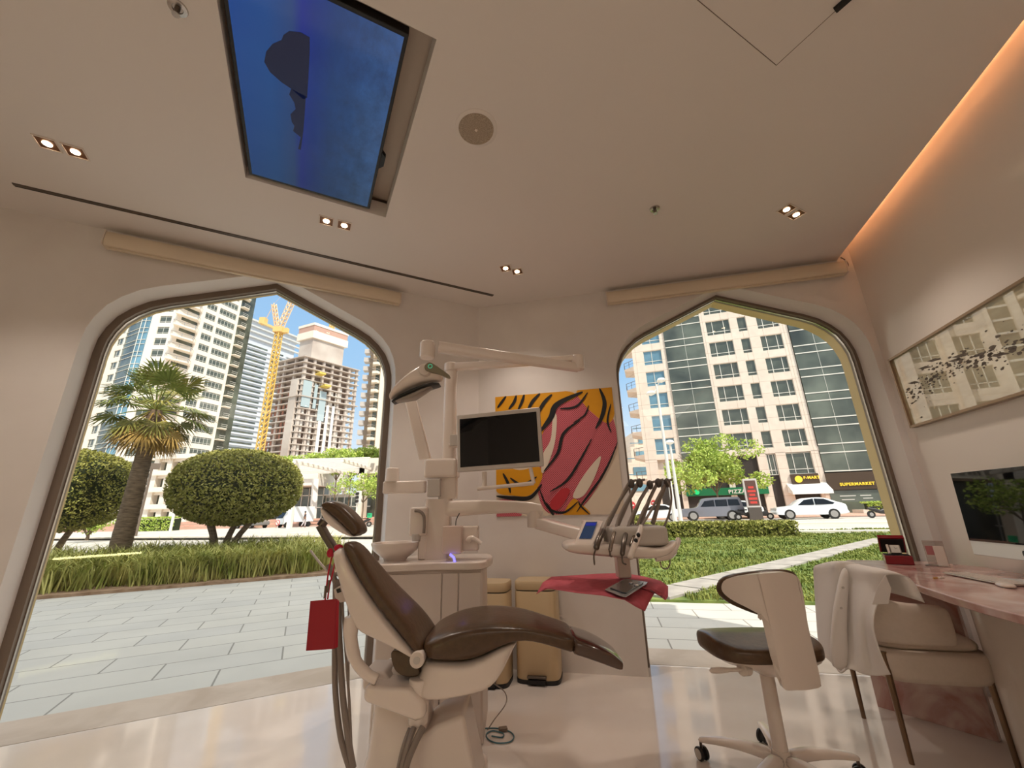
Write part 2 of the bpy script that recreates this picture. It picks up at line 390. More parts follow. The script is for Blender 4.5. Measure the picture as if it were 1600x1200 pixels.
P['glb'] = noisy(mat('blue_window_glass', s2l(110, 150, 170), 0.05, spec=0.9), s2l(84, 116, 132), s2l(128, 172, 192), 0.25, 3, 0.3, 0.7)
P['mull'] = mat('white_mullions', s2l(224, 220, 208), 0.5)
P['conc'] = noisy(mat('raw_concrete', s2l(198, 184, 172), 0.9), s2l(188, 172, 160), s2l(208, 196, 184), 0.1, 4)
P['crane'] = mat('crane_yellow', s2l(226, 186, 92), 0.5)
P['metalw'] = mat('painted_white_metal', s2l(225, 220, 210), 0.4)
P['dark'] = mat('dark_interior', s2l(52, 44, 38), 0.6)
P['rubber'] = mat('tyre_rubber', s2l(40, 38, 36), 0.8)

def flat(name, pts, z, m, label, th=0.1):
    b = MB(); b.prism([V((p[0], p[1], z - th)) for p in pts], (0, 0, th))
    o = b.build(name, m, smooth=0); tag(o, label, kind='structure'); return o
def gp(u, o, fn): p = fn(u, 0, o); return (p.x, p.y)
# base terrain and the paved strips
flat('ground', [(-420, -60), (420, -60), (420, 520), (-420, 520)], -0.13, P['asphalt'], 'pale ground reaching out to the towers', 0.2)
s = MB(); T0 = T_IN + 0.03
j0 = line_x(fa(0, 0, T0), dA, fb(0, 0, T0), dB); j1 = line_x(fa(0, 0, 0.68), dA, fb(0, 0, 0.68), dB)
s.prism([V((p.x, p.y, -0.05)) for p in (fa(-7, 0, T0), j0, j1, fa(-7, 0, 0.68))], (0, 0, 0.052)); s.prism([V((p.x, p.y, -0.05)) for p in (j0, fb(6, 0, T0), fb(6, 0, 0.68), j1)], (0, 0, 0.052))
tag(s.build('threshold', P['stone'], smooth=0), 'beige stone threshold strip just outside the glass', kind='structure')
j2 = line_x(fa(0, 0, 12), dA, fb(0, 0, 12), dB)
flat('pavement', [gp(-40, .68, fa), (j1.x, j1.y), (j2.x, j2.y), gp(-40, 12, fa)], 0.0, P['paver'], 'grey stone pavers outside the left window')
flat('pavement_east', [(j1.x, j1.y), gp(40, .68, fb), gp(40, 12, fb), (j2.x, j2.y)], 0.0, P['pavB'], 'pale stone pavers outside the right window')

def blades(mb, x, y, z, h, w, lean, n, spread):
    for _ in range(n):
        a = random.uniform(0, 6.283); bx = x + random.uniform(-spread, spread); by = y + random.uniform(-spread, spread)
        hh = h * random.uniform(.65, 1.1); l = lean * random.uniform(.3, 1.2) * hh
        d = V((math.cos(a), math.sin(a), 0)); q = V((-math.sin(a), math.cos(a), 0)) * w / 2
        p0 = V((bx, by, z)); p1 = p0 + d * l * 0.35 + V((0, 0, hh * 0.65)); p2 = p0 + d * l + V((0, 0, hh * (1 - 0.25 * lean)))
        mb.add([p0 - q, p0 + q, p1 + q * .8, p1 - q * .8, p2], [(0, 1, 2, 3), (3, 2, 4)])
# planting bed on the left: parallel to the left wall
B0, B1 = 6.62, 10.6
bedpts = [gp(-22, B0, fa), gp(-0.3, B0 + 0.0, fa), gp(-0.05, B0 + 0.5, fa), gp(0.2, B1, fa), gp(-22, B1 + 2, fa)]
flat('planting_bed', bedpts, 0.05, P['soil'], 'sandy soil of the planting bed on the left', 0.1)
lb = MB(); rr = random.Random(3)
for i in range(2600):
    u = -15.5 + 15.2 * rr.random(); o = B0 + 0.3 + (B1 - B0 + 0.8) * rr.random() ** 1.15
    if u > -0.9 and rr.random() < 0.6: continue
    p = fa(u, 0, o); near = o < B0 + 1.4
    random.seed(i); blades(lb, p.x, p.y, 0.05, rr.uniform(.50, .74) + .10 * (o - B0) / 4, 0.024, 0.75, 16 if near else 11, 0.13)
tag(lb.build('liriope_grass', P['lirio'], smooth=0), 'tall clumping grass with arching green leaves filling the bed', 'grass', kind='stuff')
# lawn beyond the right window with a path of slabs
def wb(x, y): return (x, y)
lawnL = [(1.5, 6.02), (2.45, 5.85), (5.2, 8.4), (9.6, 12.6), (13.9, 16.8), (14.6, 19.0), (6.6, 20.2), (2.2, 19.0), (0.6, 9.0)]
flat('lawn', [(1.3, 6.15), (2.35, 5.9), (4.0, 5.55), (12.5, 3.9), (24, 12), (17.5, 18.2), (12, 19.6), (6.0, 20.6), (1.2, 19.5), (0.4, 9.0)], 0.03, P['lawn'], 'short lawn outside the right window', 0.1)
pathdir = (V((11.6, 13.6, 0)) - V((1.95, 6.0, 0))).normalized(); pq = V((-pathdir.y, pathdir.x, 0))
pb0 = V((1.75, 6.1, 0))
def on_path(x, y):
    d = V((x, y, 0)) - pb0; return abs(d.dot(pq)) < 0.34
gm = MB(); rr = random.Random(5); cnt = 0
while cnt < 14000:
    y = 5.2 + 14.8 * rr.random() ** 1.4; x = 0.6 + (3.0 + y * 0.95) * rr.random()
    if on_path(x, y): continue
    if y < 6.15 - (x - 1.3) * 0.215: continue
    cnt += 1; random.seed(cnt); blades(gm, x, y, 0.03, 0.075 + 0.03 * math.sin(x * 2.1) * math.sin(y * 1.7), 0.012 + y * 0.0012, 0.7, 4, 0.06)
tag(gm.build('lawn_grass', P['grass'], smooth=0), 'short mown grass blades of the lawn on the right', 'grass', kind='stuff')
for i in range(15):
    c = pb0 + pathdir * (0.55 + i * 0.86)
    b = MB(); b.box((0, 0, 0), (0.80, 0.52, 0.06)); o = b.build('stepping_slab', P['slab'], bevel=0.008)
    o.location = (c.x, c.y, 0.035); o.rotation_euler = (0, 0, math.atan2(pathdir.y, pathdir.x))
    k = ['nearest to the window', 'second from the window', 'third from the window', 'fourth from the window']
    tag(o, 'grey stepping slab of the diagonal lawn path, ' + k[i] if i < 4 else 'grey stepping slab of the diagonal lawn path, further off than the first four', 'paving slab', 'stepping slabs across the lawn')
# street and kerbs
sdir = R(-17.8); ds, ns = dn(sdir)
def fs(u, o): p = ds * u + ns * o; return (p.x, p.y)
flat('street', [fs(-260, 21.5), fs(200, 21.5), fs(200, 44.5), fs(-260, 44.5)], 0.02, P['asphalt'], 'pale sunlit street with lane markings', 0.1)
flat('kerb', [fs(-260, 20.9), fs(200, 20.9), fs(200, 21.5), fs(-260, 21.5)], 0.12, P['kerb'], 'concrete kerb on the near side of the street')
flat('median_strip', [fs(-12, 30.0), fs(200, 30.0), fs(200, 30.9), fs(-12, 30.9)], 0.12, P['kerb'], 'low concrete strip between the lanes')
flat('sidewalk', [fs(-60, 44.5), fs(200, 44.5), fs(200, 58), fs(-60, 58)], 0.16, P['plaza'], 'reddish pavement in front of the shops')
for k, (o, a, b_) in enumerate(((25.5, 4, 12), (25.5, 16, 24), (34.5, 6, 14), (34.5, 18, 26))):
    flat('lane_marking', [fs(a, o), fs(b_, o), fs(b_, o + .15), fs(a, o + .15)], 0.026, P['metalw'], 'white lane marking', 0.01)
# hedges
def hedge(name, c, d, rz, n, label, m='leaf', dens=0.05):
    root = thing(name, label, 'hedge', c, rz)
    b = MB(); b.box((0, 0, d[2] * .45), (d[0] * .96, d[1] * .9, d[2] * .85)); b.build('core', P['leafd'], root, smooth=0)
    f = MB(); rr = random.Random(n)
    for _ in range(n):
        face = rr.random()
        x = rr.uniform(-.5, .5) * d[0]; y = -d[1] / 2 if face < .45 else rr.uniform(-.5, .5) * d[1]; z = d[2] if face >= .45 else rr.uniform(0, 1) * d[2]
        leaf(f, V((x, y, z)) + V((rr.uniform(-.05, .05), rr.uniform(-.05, .05), rr.uniform(-.06, .06))), dens, rr)
    f.build('foliage', P[m], root, smooth=0); return root
def leaf(f, p, s, rr):
    a = V((rr.uniform(-1, 1), rr.uniform(-1, 1), rr.uniform(-1, 1))).normalized(); b = a.cross(V((rr.uniform(-1, 1), rr.uniform(-1, 1), rr.uniform(-1, 1)))).normalized()
    a = a * s; b = b * s * .5
    f.add([p - a, p + b, p + a, p - b], [(0, 1, 2, 3)])
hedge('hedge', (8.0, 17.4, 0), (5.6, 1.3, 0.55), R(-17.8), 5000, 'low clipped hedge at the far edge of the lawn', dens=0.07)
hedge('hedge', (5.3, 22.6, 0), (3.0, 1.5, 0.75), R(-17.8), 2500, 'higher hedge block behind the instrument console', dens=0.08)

# ---------------------------------------------------------------- trees
def topiary(label, c, rx, ry, z0, z1, n, rr_seed, trunks):
    root = thing('topiary_tree', label, 'tree', (c[0], c[1], 0), 0, 'clipped round trees in the bed')
    zc, rz = (z0 + z1) / 2, (z1 - z0) / 2
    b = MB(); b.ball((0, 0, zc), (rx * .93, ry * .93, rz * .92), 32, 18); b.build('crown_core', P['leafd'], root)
    f = MB(); rr = random.Random(rr_seed)
    for _ in range(n):
        t = rr.uniform(0, 6.283); s = rr.uniform(-1, 1); q = math.sqrt(1 - s * s); e = 0.97 + rr.uniform(-.05, .05)
        cx = abs(math.cos(t)) ** .9 * (1 if math.cos(t) > 0 else -1)
        p = V((rx * q * cx, ry * q * math.sin(t), zc + rz * (abs(s) ** .85 * (1 if s > 0 else -1)))) 
        p = V((p.x * e, p.y * e, zc + (p.z - zc) * e))
        leaf(f, p, 0.042, rr)
    f.build('foliage', P['leaf'], root, smooth=0)
    for (x, y, x2, y2) in trunks:
        t_ = MB(); t_.tube(cr([(x, y, 0), (x * .9 + x2 * .1, y, z0 * .6), (x2, y2, z0 + .35)], 4), [.085] * 5 + [.075] * 4, 8); t_.build('trunk', P['bark'], root)
    return root
tc_ = at(363, 755, 11.5)
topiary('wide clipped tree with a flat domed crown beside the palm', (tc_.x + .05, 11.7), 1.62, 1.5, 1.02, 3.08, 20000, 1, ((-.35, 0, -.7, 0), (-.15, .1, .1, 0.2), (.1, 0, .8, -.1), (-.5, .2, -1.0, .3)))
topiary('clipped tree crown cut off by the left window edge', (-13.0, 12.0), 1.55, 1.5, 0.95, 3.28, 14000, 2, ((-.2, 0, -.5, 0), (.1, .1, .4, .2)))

def fan_palm():
    pb = at(190, 845, 10.6); pt = at(240, 655, 10.6)
    root = thing('fan_palm', 'tall fan palm with a drooping skirt of dry fronds', 'palm', (pb.x, 10.6, 0.0))
    H0 = 4.05; tx = pt.x - pb.x
    tr = MB(); prof = []
    rings = []
    for i in range(40):
        t = i / 39; z = t * H0; r = 0.225 - 0.075 * t + (0.008 if i % 2 else 0) + 0.10 * max(0, 1 - t * 7)
        c = V((tx * t * 1.0, 0, z)); rings.append([c + V((r * math.cos(a * .3927), r * math.sin(a * .3927), 0)) for a in range(16)])
    tr.loft(rings); tr.build('trunk', P['bark'], root)
    cen = V((tx, 0, H0)); rr = random.Random(11)
    gm = grassmat('palm_frond', s2l(96, 110, 52), s2l(150, 156, 88), 3); dm = grassmat('dry_palm_frond', s2l(146, 116, 52), s2l(190, 156, 92), 3); om = grassmat('older_palm_frond', s2l(104, 106, 48), s2l(160, 150, 78), 3)
    def frond(az, el, ln, size, m, name, droop):
        f = MB(); d = V((math.cos(az) * math.cos(el), math.sin(az) * math.cos(el), math.sin(el)))
        pts = [cen + d * ln * t + V((0, 0, -droop * t * t)) for t in (0, .35, .7, 1)]
        f.tube(pts, [.022, .018, .014, .012], 5)
        tip = pts[-1]; t = (pts[-1] - pts[-2]).normalized(); side = t.cross(V((0, 0, 1)))
        if side.length < .1: side = V((1, 0, 0))
        side.normalize(); nrm = side.cross(t).normalized()
        K = 26
        for i in range(K):
            a = (i / (K - 1) - .5) * 3.9; L = size * (1 - .25 * abs(a) / 2) * rr.uniform(.85, 1.05)
            dr = (t * math.cos(a) + side * math.sin(a)).normalized(); wv = dr.cross(nrm).normalized() * (.034 * size + .006)
            m1 = tip + dr * L * .55 + nrm * .06 * L * math.cos(i * 3.1) ; e = tip + dr * L + V((0, 0, -L * (.16 + droop * .22)))
            f.add([tip, m1 - wv, e, m1 + wv], [(0, 1, 2, 3)])
        f.build(name, m, root, smooth=0)
    for i in range(30):
        az = i * 2.399; el = R([62, 46, 30, 14, 0][i % 5]) + rr.uniform(-.1, .1)
        if i == 0: el = R(86)
        frond(az, el, rr.uniform(.85, 1.05), rr.uniform(.6, .72), gm if i % 3 else om, 'frond', 0.10 + .12 * (i % 5) / 4)
    for i in range(18):
        az = i * 2.399 + 1; el = R([-14, -30, -48][i % 3])
        frond(az, el, rr.uniform(.5, .75), rr.uniform(.55, .68), om if i % 3 == 0 else dm, 'dry_frond', .28)
fan_palm()

def loose_tree(name, label, c, h_trunk, crown, n, m, leafs=.16, cat='tree', group=None, seed=1, trunk_r=.12):
    root = thing(name, label, cat, c, 0, group)
    t = MB(); t.tube([(0, 0, 0), (.05, 0, h_trunk * .6), (0, 0, h_trunk + crown[2] * .4)], [trunk_r, trunk_r * .8, trunk_r * .5], 8)
    rr = random.Random(seed)
    for k in range(7):
        a = k * 2.4; t.tube([(0, 0, h_trunk * .9), (crown[0] * .45 * math.cos(a), crown[1] * .45 * math.sin(a), h_trunk + crown[2] * .9), (crown[0] * .85 * math.cos(a), crown[1] * .85 * math.sin(a), h_trunk + crown[2] * 1.4)], [trunk_r * .4, trunk_r * .25, .02], 5)
    t.build('trunk', P['bark'], root)
    f = MB(); cl = [(V((rr.gauss(0, .38), rr.gauss(0, .38), max(-.7, min(.7, rr.gauss(0, .36))))), rr.uniform(.25, .42)) for _ in range(30)]
    for _ in range(n):
        c0, r0_ = rr.choice(cl); v = V((rr.gauss(0, 1), rr.gauss(0, 1), rr.gauss(0, 1))).normalized() * r0_ * rr.uniform(.6, 1)
        p = c0 + v; leaf(f, V((p.x * crown[0], p.y * crown[1], h_trunk + crown[2] + p.z * crown[2])), leafs, rr)
    f.build('foliage', P[m], root, smooth=0); return root
# ================================================================= BUILDINGS
def window_mesh(w, h, cols, rows=(0.28,), glass='glz', dep=0.05):
    b = MB(); b.add([(0, 0, 0), (w, 0, 0), (w, 0, h), (0, 0, h)], [(0, 1, 2, 3)], 0)
    t = 0.07
    for x in [0, w] + [w * c for c in cols]: b.box((x, -.03, h / 2), (t, .06, h), 1)
    for z in [0, h] + [h * r for r in rows]: b.box((w / 2, -.03, z), (w, .06, t), 1)
    return b
class Facade:
    """one face of a building: origin, bearing; a wall with openings and a window part in each"""
    budget = {}
    def __init__(s, root, o, ang, key):
        s.root = root; s.o = V((o[0], o[1], 0)); s.d, s.n = dn(ang); s.key = key; s.mesh = {}; s.rest = {}
        Facade.budget.setdefault(key, 0)
    def pt(s, u, o, z): return s.o + s.d * u + s.n * o + V((0, 0, z))
    def slab(s, mb, u0, u1, z0, z1, o0, o1, m=0):
        mb.prism([s.pt(u0, o0, z0), s.pt(u1, o0, z0), s.pt(u1, o0, z1), s.pt(u0, o0, z1)], s.n * (o1 - o0), m)
    def wall(s, mb, u0, u1, z0, z1, cols, rows, th=0.35, m=0):
        """cols: window spans in u, rows: window spans in z"""
        us = sorted(cols); e = u0
        for a, b in us + [(u1, u1)]:
            if a > e: s.slab(mb, e, a, z0, z1, 0, th, m)
            e = b
        for a, b in us:
            z = z0
            for c, d in sorted(rows) + [(z1, z1)]:
                if c > z: s.slab(mb, a, b, z, c, 0.02, th, m)
                z = d
    def windows(s, cols, rows, kind, vis=True):
        for a, b in cols:
            for c, d in rows:
                k = (round(b - a, 2), round(d - c, 2), kind)
                if vis and Facade.budget[s.key] < 100:
                    if k not in s.mesh:
                        w = window_mesh(b - a, d - c, *kind[1:], glass=kind[0])
                        s.mesh[k] = w.build('window', [P[kind[0]], P['mull']], s.root, smooth=0)
                        o = s.mesh[k]
                    else: o = s.mesh[k].copy(); COL.objects.link(o)
                    p = s.pt(a, 0.22, c); o.location = p - s.root.location; o.rotation_euler = (0, 0, math.atan2(s.d.y, s.d.x))
                    Facade.budget[s.key] += 1
                else:
                    R_ = s.rest.setdefault(kind, MB()); w = window_mesh(b - a, d - c, *kind[1:])
                    b0 = len(R_.v); R_.v += [s.pt(a, 0.22, c) + s.d * q.x + s.n * q.y + V((0, 0, q.z)) - s.root.location for q in w.v]
                    R_.f += [[b0 + i for i in f] for f in w.f]; R_.m += w.m
    def finish(s):
        for k, mb in s.rest.items():
            tag(mb.build('window', [P[k[0]], P['mull']], s.root, smooth=0), kind='stuff')

# ---- the stone-faced block with the shops, across the street
def shop_block():
    root = thing('shop_block', 'pinkish stone apartment block with dark glazed bays and shops below', 'building')
    O = ns * 56.2
    F = Facade(root, O, sdir, 'shop')
    w = MB(); top = 38.0
    rows = [(23.3 - 3.1 * k + 0.0, 25.35 - 3.1 * k) for k in range(-4, 6)]         # z spans
    rows = [(a, b) for a, b in rows]
    low = rows
    cols_l = [(1.5, 3.9)]; cols_m = [(10.05, 12.95), (13.9, 14.95), (16.15, 18.6)]; cols_r = [(24.9, 26.6), (28.2, 30.6), (32.0, 34.5)]
    g = (8.2, 9.0)
    F.wall(w, 0, 4.5, 7.2, top, cols_l, rows); F.wall(w, 9.4, 19.4, 7.2, top, cols_m, rows); F.wall(w, 24.1, 38, 7.2, top, cols_r, rows)
    # piers at street level
    for a, b in ((9.4, 10.05), (12.95, 13.9), (14.95, 16.0), (18.6, 19.4), (0, 1.5), (3.9, 4.5), (24.1, 24.8), (30.6, 31.8)): F.slab(w, a, b, 0, 7.2, -0.05, .5)
    F.slab(w, -0.0, 38, 7.1, 7.6, -.05, .4)
    F.slab(w, 0, 38, 0, top, 0.5, 12)
    w.build('wall', P['facR'], root, smooth=0)
    k3 = ('glz', (.27, .75), (.22,)); kb = ('glb', (.45,), (.25,)); k2 = ('glz', (), (.2,))
    F.windows(cols_l, rows, kb); F.windows(cols_m[:1] + cols_m[2:], rows, k3); F.windows(cols_m[1:2], rows, k2); F.windows(cols_r, rows, k3)  # left wing panes: blue of the mirrored sky is put into the glass colour
    # ground floor glazing
    F.windows([(16.0, 18.6), (14.0, 14.9)], [(4.6, 7.0)], k3)
    F.finish()
    for (a, b, nm) in ((4.5, 9.35, 0), (19.45, 24.05, 1)):
        gz = MB(); F.slab(gz, a, b, 4.6, top, -0.15, .4); gz.build('glazed_bay', P['glz'], root, smooth=0)
        ml = MB()
        for k in range(-4, 8):
            z = 22.3 - 3.1 * k
            if z - 2.1 < 4: continue
            F.slab(ml, a, b, z - .06, z + .06, -.2, -.1); F.slab(ml, a, b, z - 2.1 - .06, z - 2.1 + .06, -.2, -.1)
        for u in (a + (b - a) * .52,): F.slab(ml, u - .015, u + .015, 4.6, top, -.17, -.1)
        ml.build('mullions', P['mull'], root, smooth=0)
    # balconies at the left end
    for k in range(-3, 6):
        z = 19.6 - 3.1 * k
        b = MB(); b.prism([F.pt(0.1, .2, z), F.pt(-1.3, 1.4, z + .55), F.pt(-1.3, 1.4, z + .75), F.pt(0.1, .2, z + .75)], F.n * 3.2)
        bo = b.build('balcony', P['facR'], root, smooth=0)
        r_ = MB()
        r_.tube([F.pt(0, .3, z + 1.7), F.pt(-1.3, 1.5, z + 1.7), F.pt(-1.3, 4.4, z + 1.7)], .035, 6); r_.tube([F.pt(0, .3, z + 1.25), F.pt(-1.3, 1.5, z + 1.25)], .02, 5)
        for u, o in ((-1.3, 1.5), (-.6, .9), (-1.3, 4.4)): r_.tube([F.pt(u, o, z + .7), F.pt(u, o, z + 1.7)], .03, 5)
        r_.build('railing', P['dsteel'], bo, smooth=0)
    # shop fronts and signs
    sf = MB(); F.slab(sf, 0, 9.4, 0.1, 4.6, .15, .5); F.slab(sf, 12.95, 38, .1, 7.0, .35, .5); F.slab(sf, 9.4, 13, .1, 7.0, .3, .5)
    sf.build('shopfront', P['dark'], root, smooth=0)
    sg = MB(); F.slab(sg, 19.4, 24.3, 2.6, 4.5, -.3, .1); F.slab(sg, 15.95, 18.7, 3.3, 4.55, -.3, .1); sg.build('sign_board', mat('brown_fascia', s2l(74, 56, 40), .5), root, smooth=0)
    sh = MB(); F.slab(sh, 19.4, 38, 0.1, 2.55, -.1, .1); sh.build('supermarket_window', P['glz'], root, smooth=0)
    gb = MB(); F.slab(gb, 4.4, 13.4, 2.45, 3.3, -.3, .1); gb.build('pizza_sign_board', mat('green_fascia', s2l(14, 110, 66), .5), root, smooth=0)
    aw = MB(); aw.prism([F.pt(15.4, -.1, 3.5), F.pt(15.4, -1.6, 2.6), F.pt(15.4, -1.6, 2.25), F.pt(15.4, -.1, 2.5)], F.d * 3.9); aw.build('awning', mat('white_awning', s2l(250, 248, 242), .6), root, smooth=0)
    tx = MB(); 
    for u0, u1, z in ((20.3, 21.8, 1.9), (20.4, 21.6, 1.5), (22.2, 23.2, 1.9), (22.4, 23.3, 1.6)): F.slab(tx, u0, u1, z, z + .09, -.13, -.1)
    tx.build('shop_window_lettering', P['mull'], root, smooth=0)
    def word(txt, u, z, size, m, name):
        cu = bpy.data.curves.new(name, 'FONT'); cu.body = txt; cu.size = size; cu.extrude = .04; cu.offset = 0.012
        cu.space_character = 1.15
        t = bpy.data.objects.new(name, cu); COL.objects.link(t)
        dg = bpy.context.evaluated_depsgraph_get(); me = bpy.data.meshes.new_from_object(t.evaluated_get(dg)); bpy.data.objects.remove(t)
        me.materials.clear(); me.materials.append(m)
        o = bpy.data.objects.new(name, me); COL.objects.link(o); o.parent = root
        o.location = F.pt(u, -.34, z); o.rotation_euler = (R(90), 0, sdir)
    ym = mat('yellow_letters', s2l(236, 200, 60), .5, emit=s2l(236, 200, 60), es=0.35)
    word('SUPERMARKET', 20.5, 3.05, .44, ym, 'supermarket_lettering')
    word('F-MART', 17.15, 3.95, .42, ym, 'mart_lettering')
    word('PIZZA', 9.1, 2.62, .62, P['mull'], 'pizza_lettering'); 
    lg = MB(); c = F.pt(16.65, -.3, 3.95); lg.cyl(c, c - F.n * .08, .38); lg.build('mart_emblem', ym, root)
    lg = MB(); c = F.pt(5.6, -.3, 2.9); lg.cyl(c, c - F.n * .08, .3); c = F.pt(11.9, -.3, 2.9); lg.prism([c + F.d * -.3 + V((0, 0, -.3)), c + F.d * .3, c + F.d * -.3 + V((0, 0, .3))], -F.n * .08)
    lg.build('pizza_emblem', mat('bright_green', s2l(20, 190, 110), .5, emit=s2l(20, 190, 110), es=.4), root)
shop_block()
flat('planter_bed', [(ns * 52 + ds * 20.5).to_tuple()[:2], (ns * 52 + ds * 36).to_tuple()[:2], (ns * 54.5 + ds * 36).to_tuple()[:2], (ns * 54.5 + ds * 20.5).to_tuple()[:2]], 0.5, P['kerb'], 'planter wall in front of the supermarket', .5)
c_ = ds * 28 + ns * 52.8
hedge('hedge', (c_.x, c_.y, .2), (14, 1.6, 1.0), sdir, 3500, 'bright hedge under the supermarket window', 'leafb', .14)

# ---- neighbouring apartment block, behind the corner of the room: seen mirrored in the picture and the computer
def neighbour_block():
    root = thing('apartment_block', 'beige apartment block hidden behind the room corner, mirrored in the picture glazing', 'building')
    F = Facade(root, (-13.2, 50.5, 0), R(-6), 'neighbour'); w = MB(); rows = [(1.2 + 3.1 * k, 3.2 + 3.1 * k) for k in range(14)]
    cols = [(.6, 2.6), (3.6, 5.6), (6.8, 7.9), (9.2, 11.4), (12.4, 14.6), (15.8, 17.2), (18.2, 20)]
    F.wall(w, 0, 20.6, 0, 48, cols, rows); F.slab(w, 0, 20.6, 0, 48, .5, 10)
    for u in (3.1, 6.2, 8.5, 11.9, 15.2): F.slab(w, u - .35, u + .35, 0, 50, -.6, 0)
    w.build('wall', P['facR'], root, smooth=0); F.windows(cols, rows, ('glz', (.33, .66), (.25,))); F.finish()
neighbour_block()

# ---- the cream residential tower on the left
def cream_tower():
    root = thing('residential_tower', 'tall cream residential tower with balconies and a blue glazed bay', 'building')
    MR = V((-87.48, 95.0, 0)); w = MB()
    top = 84.0
    FM = Facade(root, MR, R(3), 'cream'); ML = FM.pt(-6.3, 0, 0)
    rowsM = [(53.6 - 3.15 * k - .0, 55.5 - 3.15 * k) for k in range(-1, 16)]
    FM.wall(w, -6.3, 0, 0, top, [(-4.3, -1.35)], [(a, b) for a, b in rowsM], .4)
    FM.windows([(-4.3, -1.35)], rowsM, ('glz', (.5,), (.2, .85)))
    FR = Facade(root, MR, R(72), 'cream')
    rowsR = [(58.0 - 3.14 * k, 59.9 - 3.14 * k) for k in range(-2, 18)]
    colsR = [(6.6, 9.4), (10.15, 15.2)]
    FR.wall(w, 5.6, 15.9, 0, top, colsR, rowsR, .4)
    FR.wall(w, 0, 5.6, 0, top, [(1.0, 5.2)], rowsR, .4)
    FR.windows(colsR[:1], rowsR, ('glz', (.36, .72), (.2, .85))); FR.windows(colsR[1:], rowsR, ('glz', (.2, .4, .6, .8), (.2, .85)))
    FL = Facade(root, ML, R(-20), 'cream')
    rowsL = [(49.4 - 3.4 * k, 51.4 - 3.4 * k) for k in range(-1, 14)]
    FL.wall(w, -26, -9.0, 0, top, [(-12.9, -9.7), (-16.2, -14.8), (-21, -18)], rowsL, .4)
    FL.windows([(-12.9, -9.7)], rowsL, ('glz', (.3, .7), (.2,))); FL.windows([(-16.2, -14.8), (-21, -18)], rowsL, ('glz', (.5,), (.2,)))
    for F in (FM, FR, FL): F.finish()
    # core behind the faces
    FM.slab(w, -6.0, -.5, 0, top, .5, 14); FL.slab(w, -26, -1, 0, top, .6, 10); w.prism([FR.pt(0.2, .6, 0), FR.pt(15.5, .6, 0), FR.pt(15.5, 12, 0), FR.pt(0.2, 12, 0)], (0, 0, top))
    w.build('wall', P['fac1'], root, smooth=0)
    # recessed wall of windows behind the balconies
    db = MB(); FR.slab(db, 1.0, 5.2, 4, top, .3, .5); FR.slab(db, 15.9, 20.6, 0, top + 4, .5, 9); db.build('glazed_end', P['glz'], root, smooth=0)
    # blue glazed bay between the left face and the middle
    A0 = FL.pt(-9.0, -.2, 0); A1 = FL.pt(-2.2, -.8, 0); A2 = ML + V((-.1, -.1, 0))
    bay = MB(); bay.prism([A0, A1, A1 + V((3, 6, 0)), A0 + V((3, 6, 0))], (0, 0, top)); bay.build('dark_glazed_bay', P['glz'], root, smooth=0)
    bl = MB(); bl.prism([A1, A2, A2 + V((1, 5, 0)), A1 + V((1, 5, 0))], (0, 0, top)); bl.build('blue_glazed_bay', P['glb'], root, smooth=0)
    ml = MB()
    for k in range(0, 24):
        for dz in (0, 2.1):
            z = 6 + k * 3.3 + dz
            if z > top: continue
            ml.tube([A0 + V((0, -.1, z)), A1 + V((0, -.1, z)), A2 + V((0, -.1, z))], .09, 4)
    for t in (.0, .5): q = A1 + (A2 - A1) * t; ml.tube([q + V((0, -.12, 0)), q + V((0, -.12, top))], .1, 4)
    ml.tube([A0 + V((0, -.1, 0)), A0 + V((0, -.1, top))], .22, 4)
    ml.build('mullions', P['mull'], root, smooth=0)
    # balconies on the corner and at the far end
    for k in range(-3, 16):
        z = 53.6 - 3.14 * k - 1.0
        b = MB(); a0, a1, a2, a3 = FM.pt(-.2, -.1, z), FM.pt(.5, -1.5, z), FR.pt(3.6, -2.0, z), FR.pt(5.6, -.1, z)
        b.prism([a0, a1, a2, a3], (0, 0, .42)); bo = b.build('balcony', P['fac1'], root, smooth=0)
        r_ = MB(); up = V((0, 0, 1.25))
        r_.tube([a0 + up, a1 + up, a2 + up, a3 + up], .06, 4)
        for q in (a1, (a1 + a2) / 2, a2): r_.tube([q + V((0, 0, .3)), q + up], .05, 4)
        r_.build('railing', P['steel'], bo, smooth=0)
        b = MB(); a0, a1, a2, a3 = FR.pt(15.9, .5, z + 4), FR.pt(16.1, -1.2, z + 4), FR.pt(17.9, -1.2, z + 4), FR.pt(18.8, .5, z + 4)
        b.prism([a0, a1, a2, a3], (0, 0, .22)); bo = b.build('balcony', P['fac1'], root, smooth=0)
        r_ = MB()
        for hh in (.7, 1.2): r_.tube([a1 + V((0, 0, hh)), a2 + V((0, 0, hh)), a3 + V((0, 0, hh)), FR.pt(21.4, 1.2, z + 4 + hh)], .05, 4)
        r_.build('railing', P['mull'], bo, smooth=0)
cream_tower()

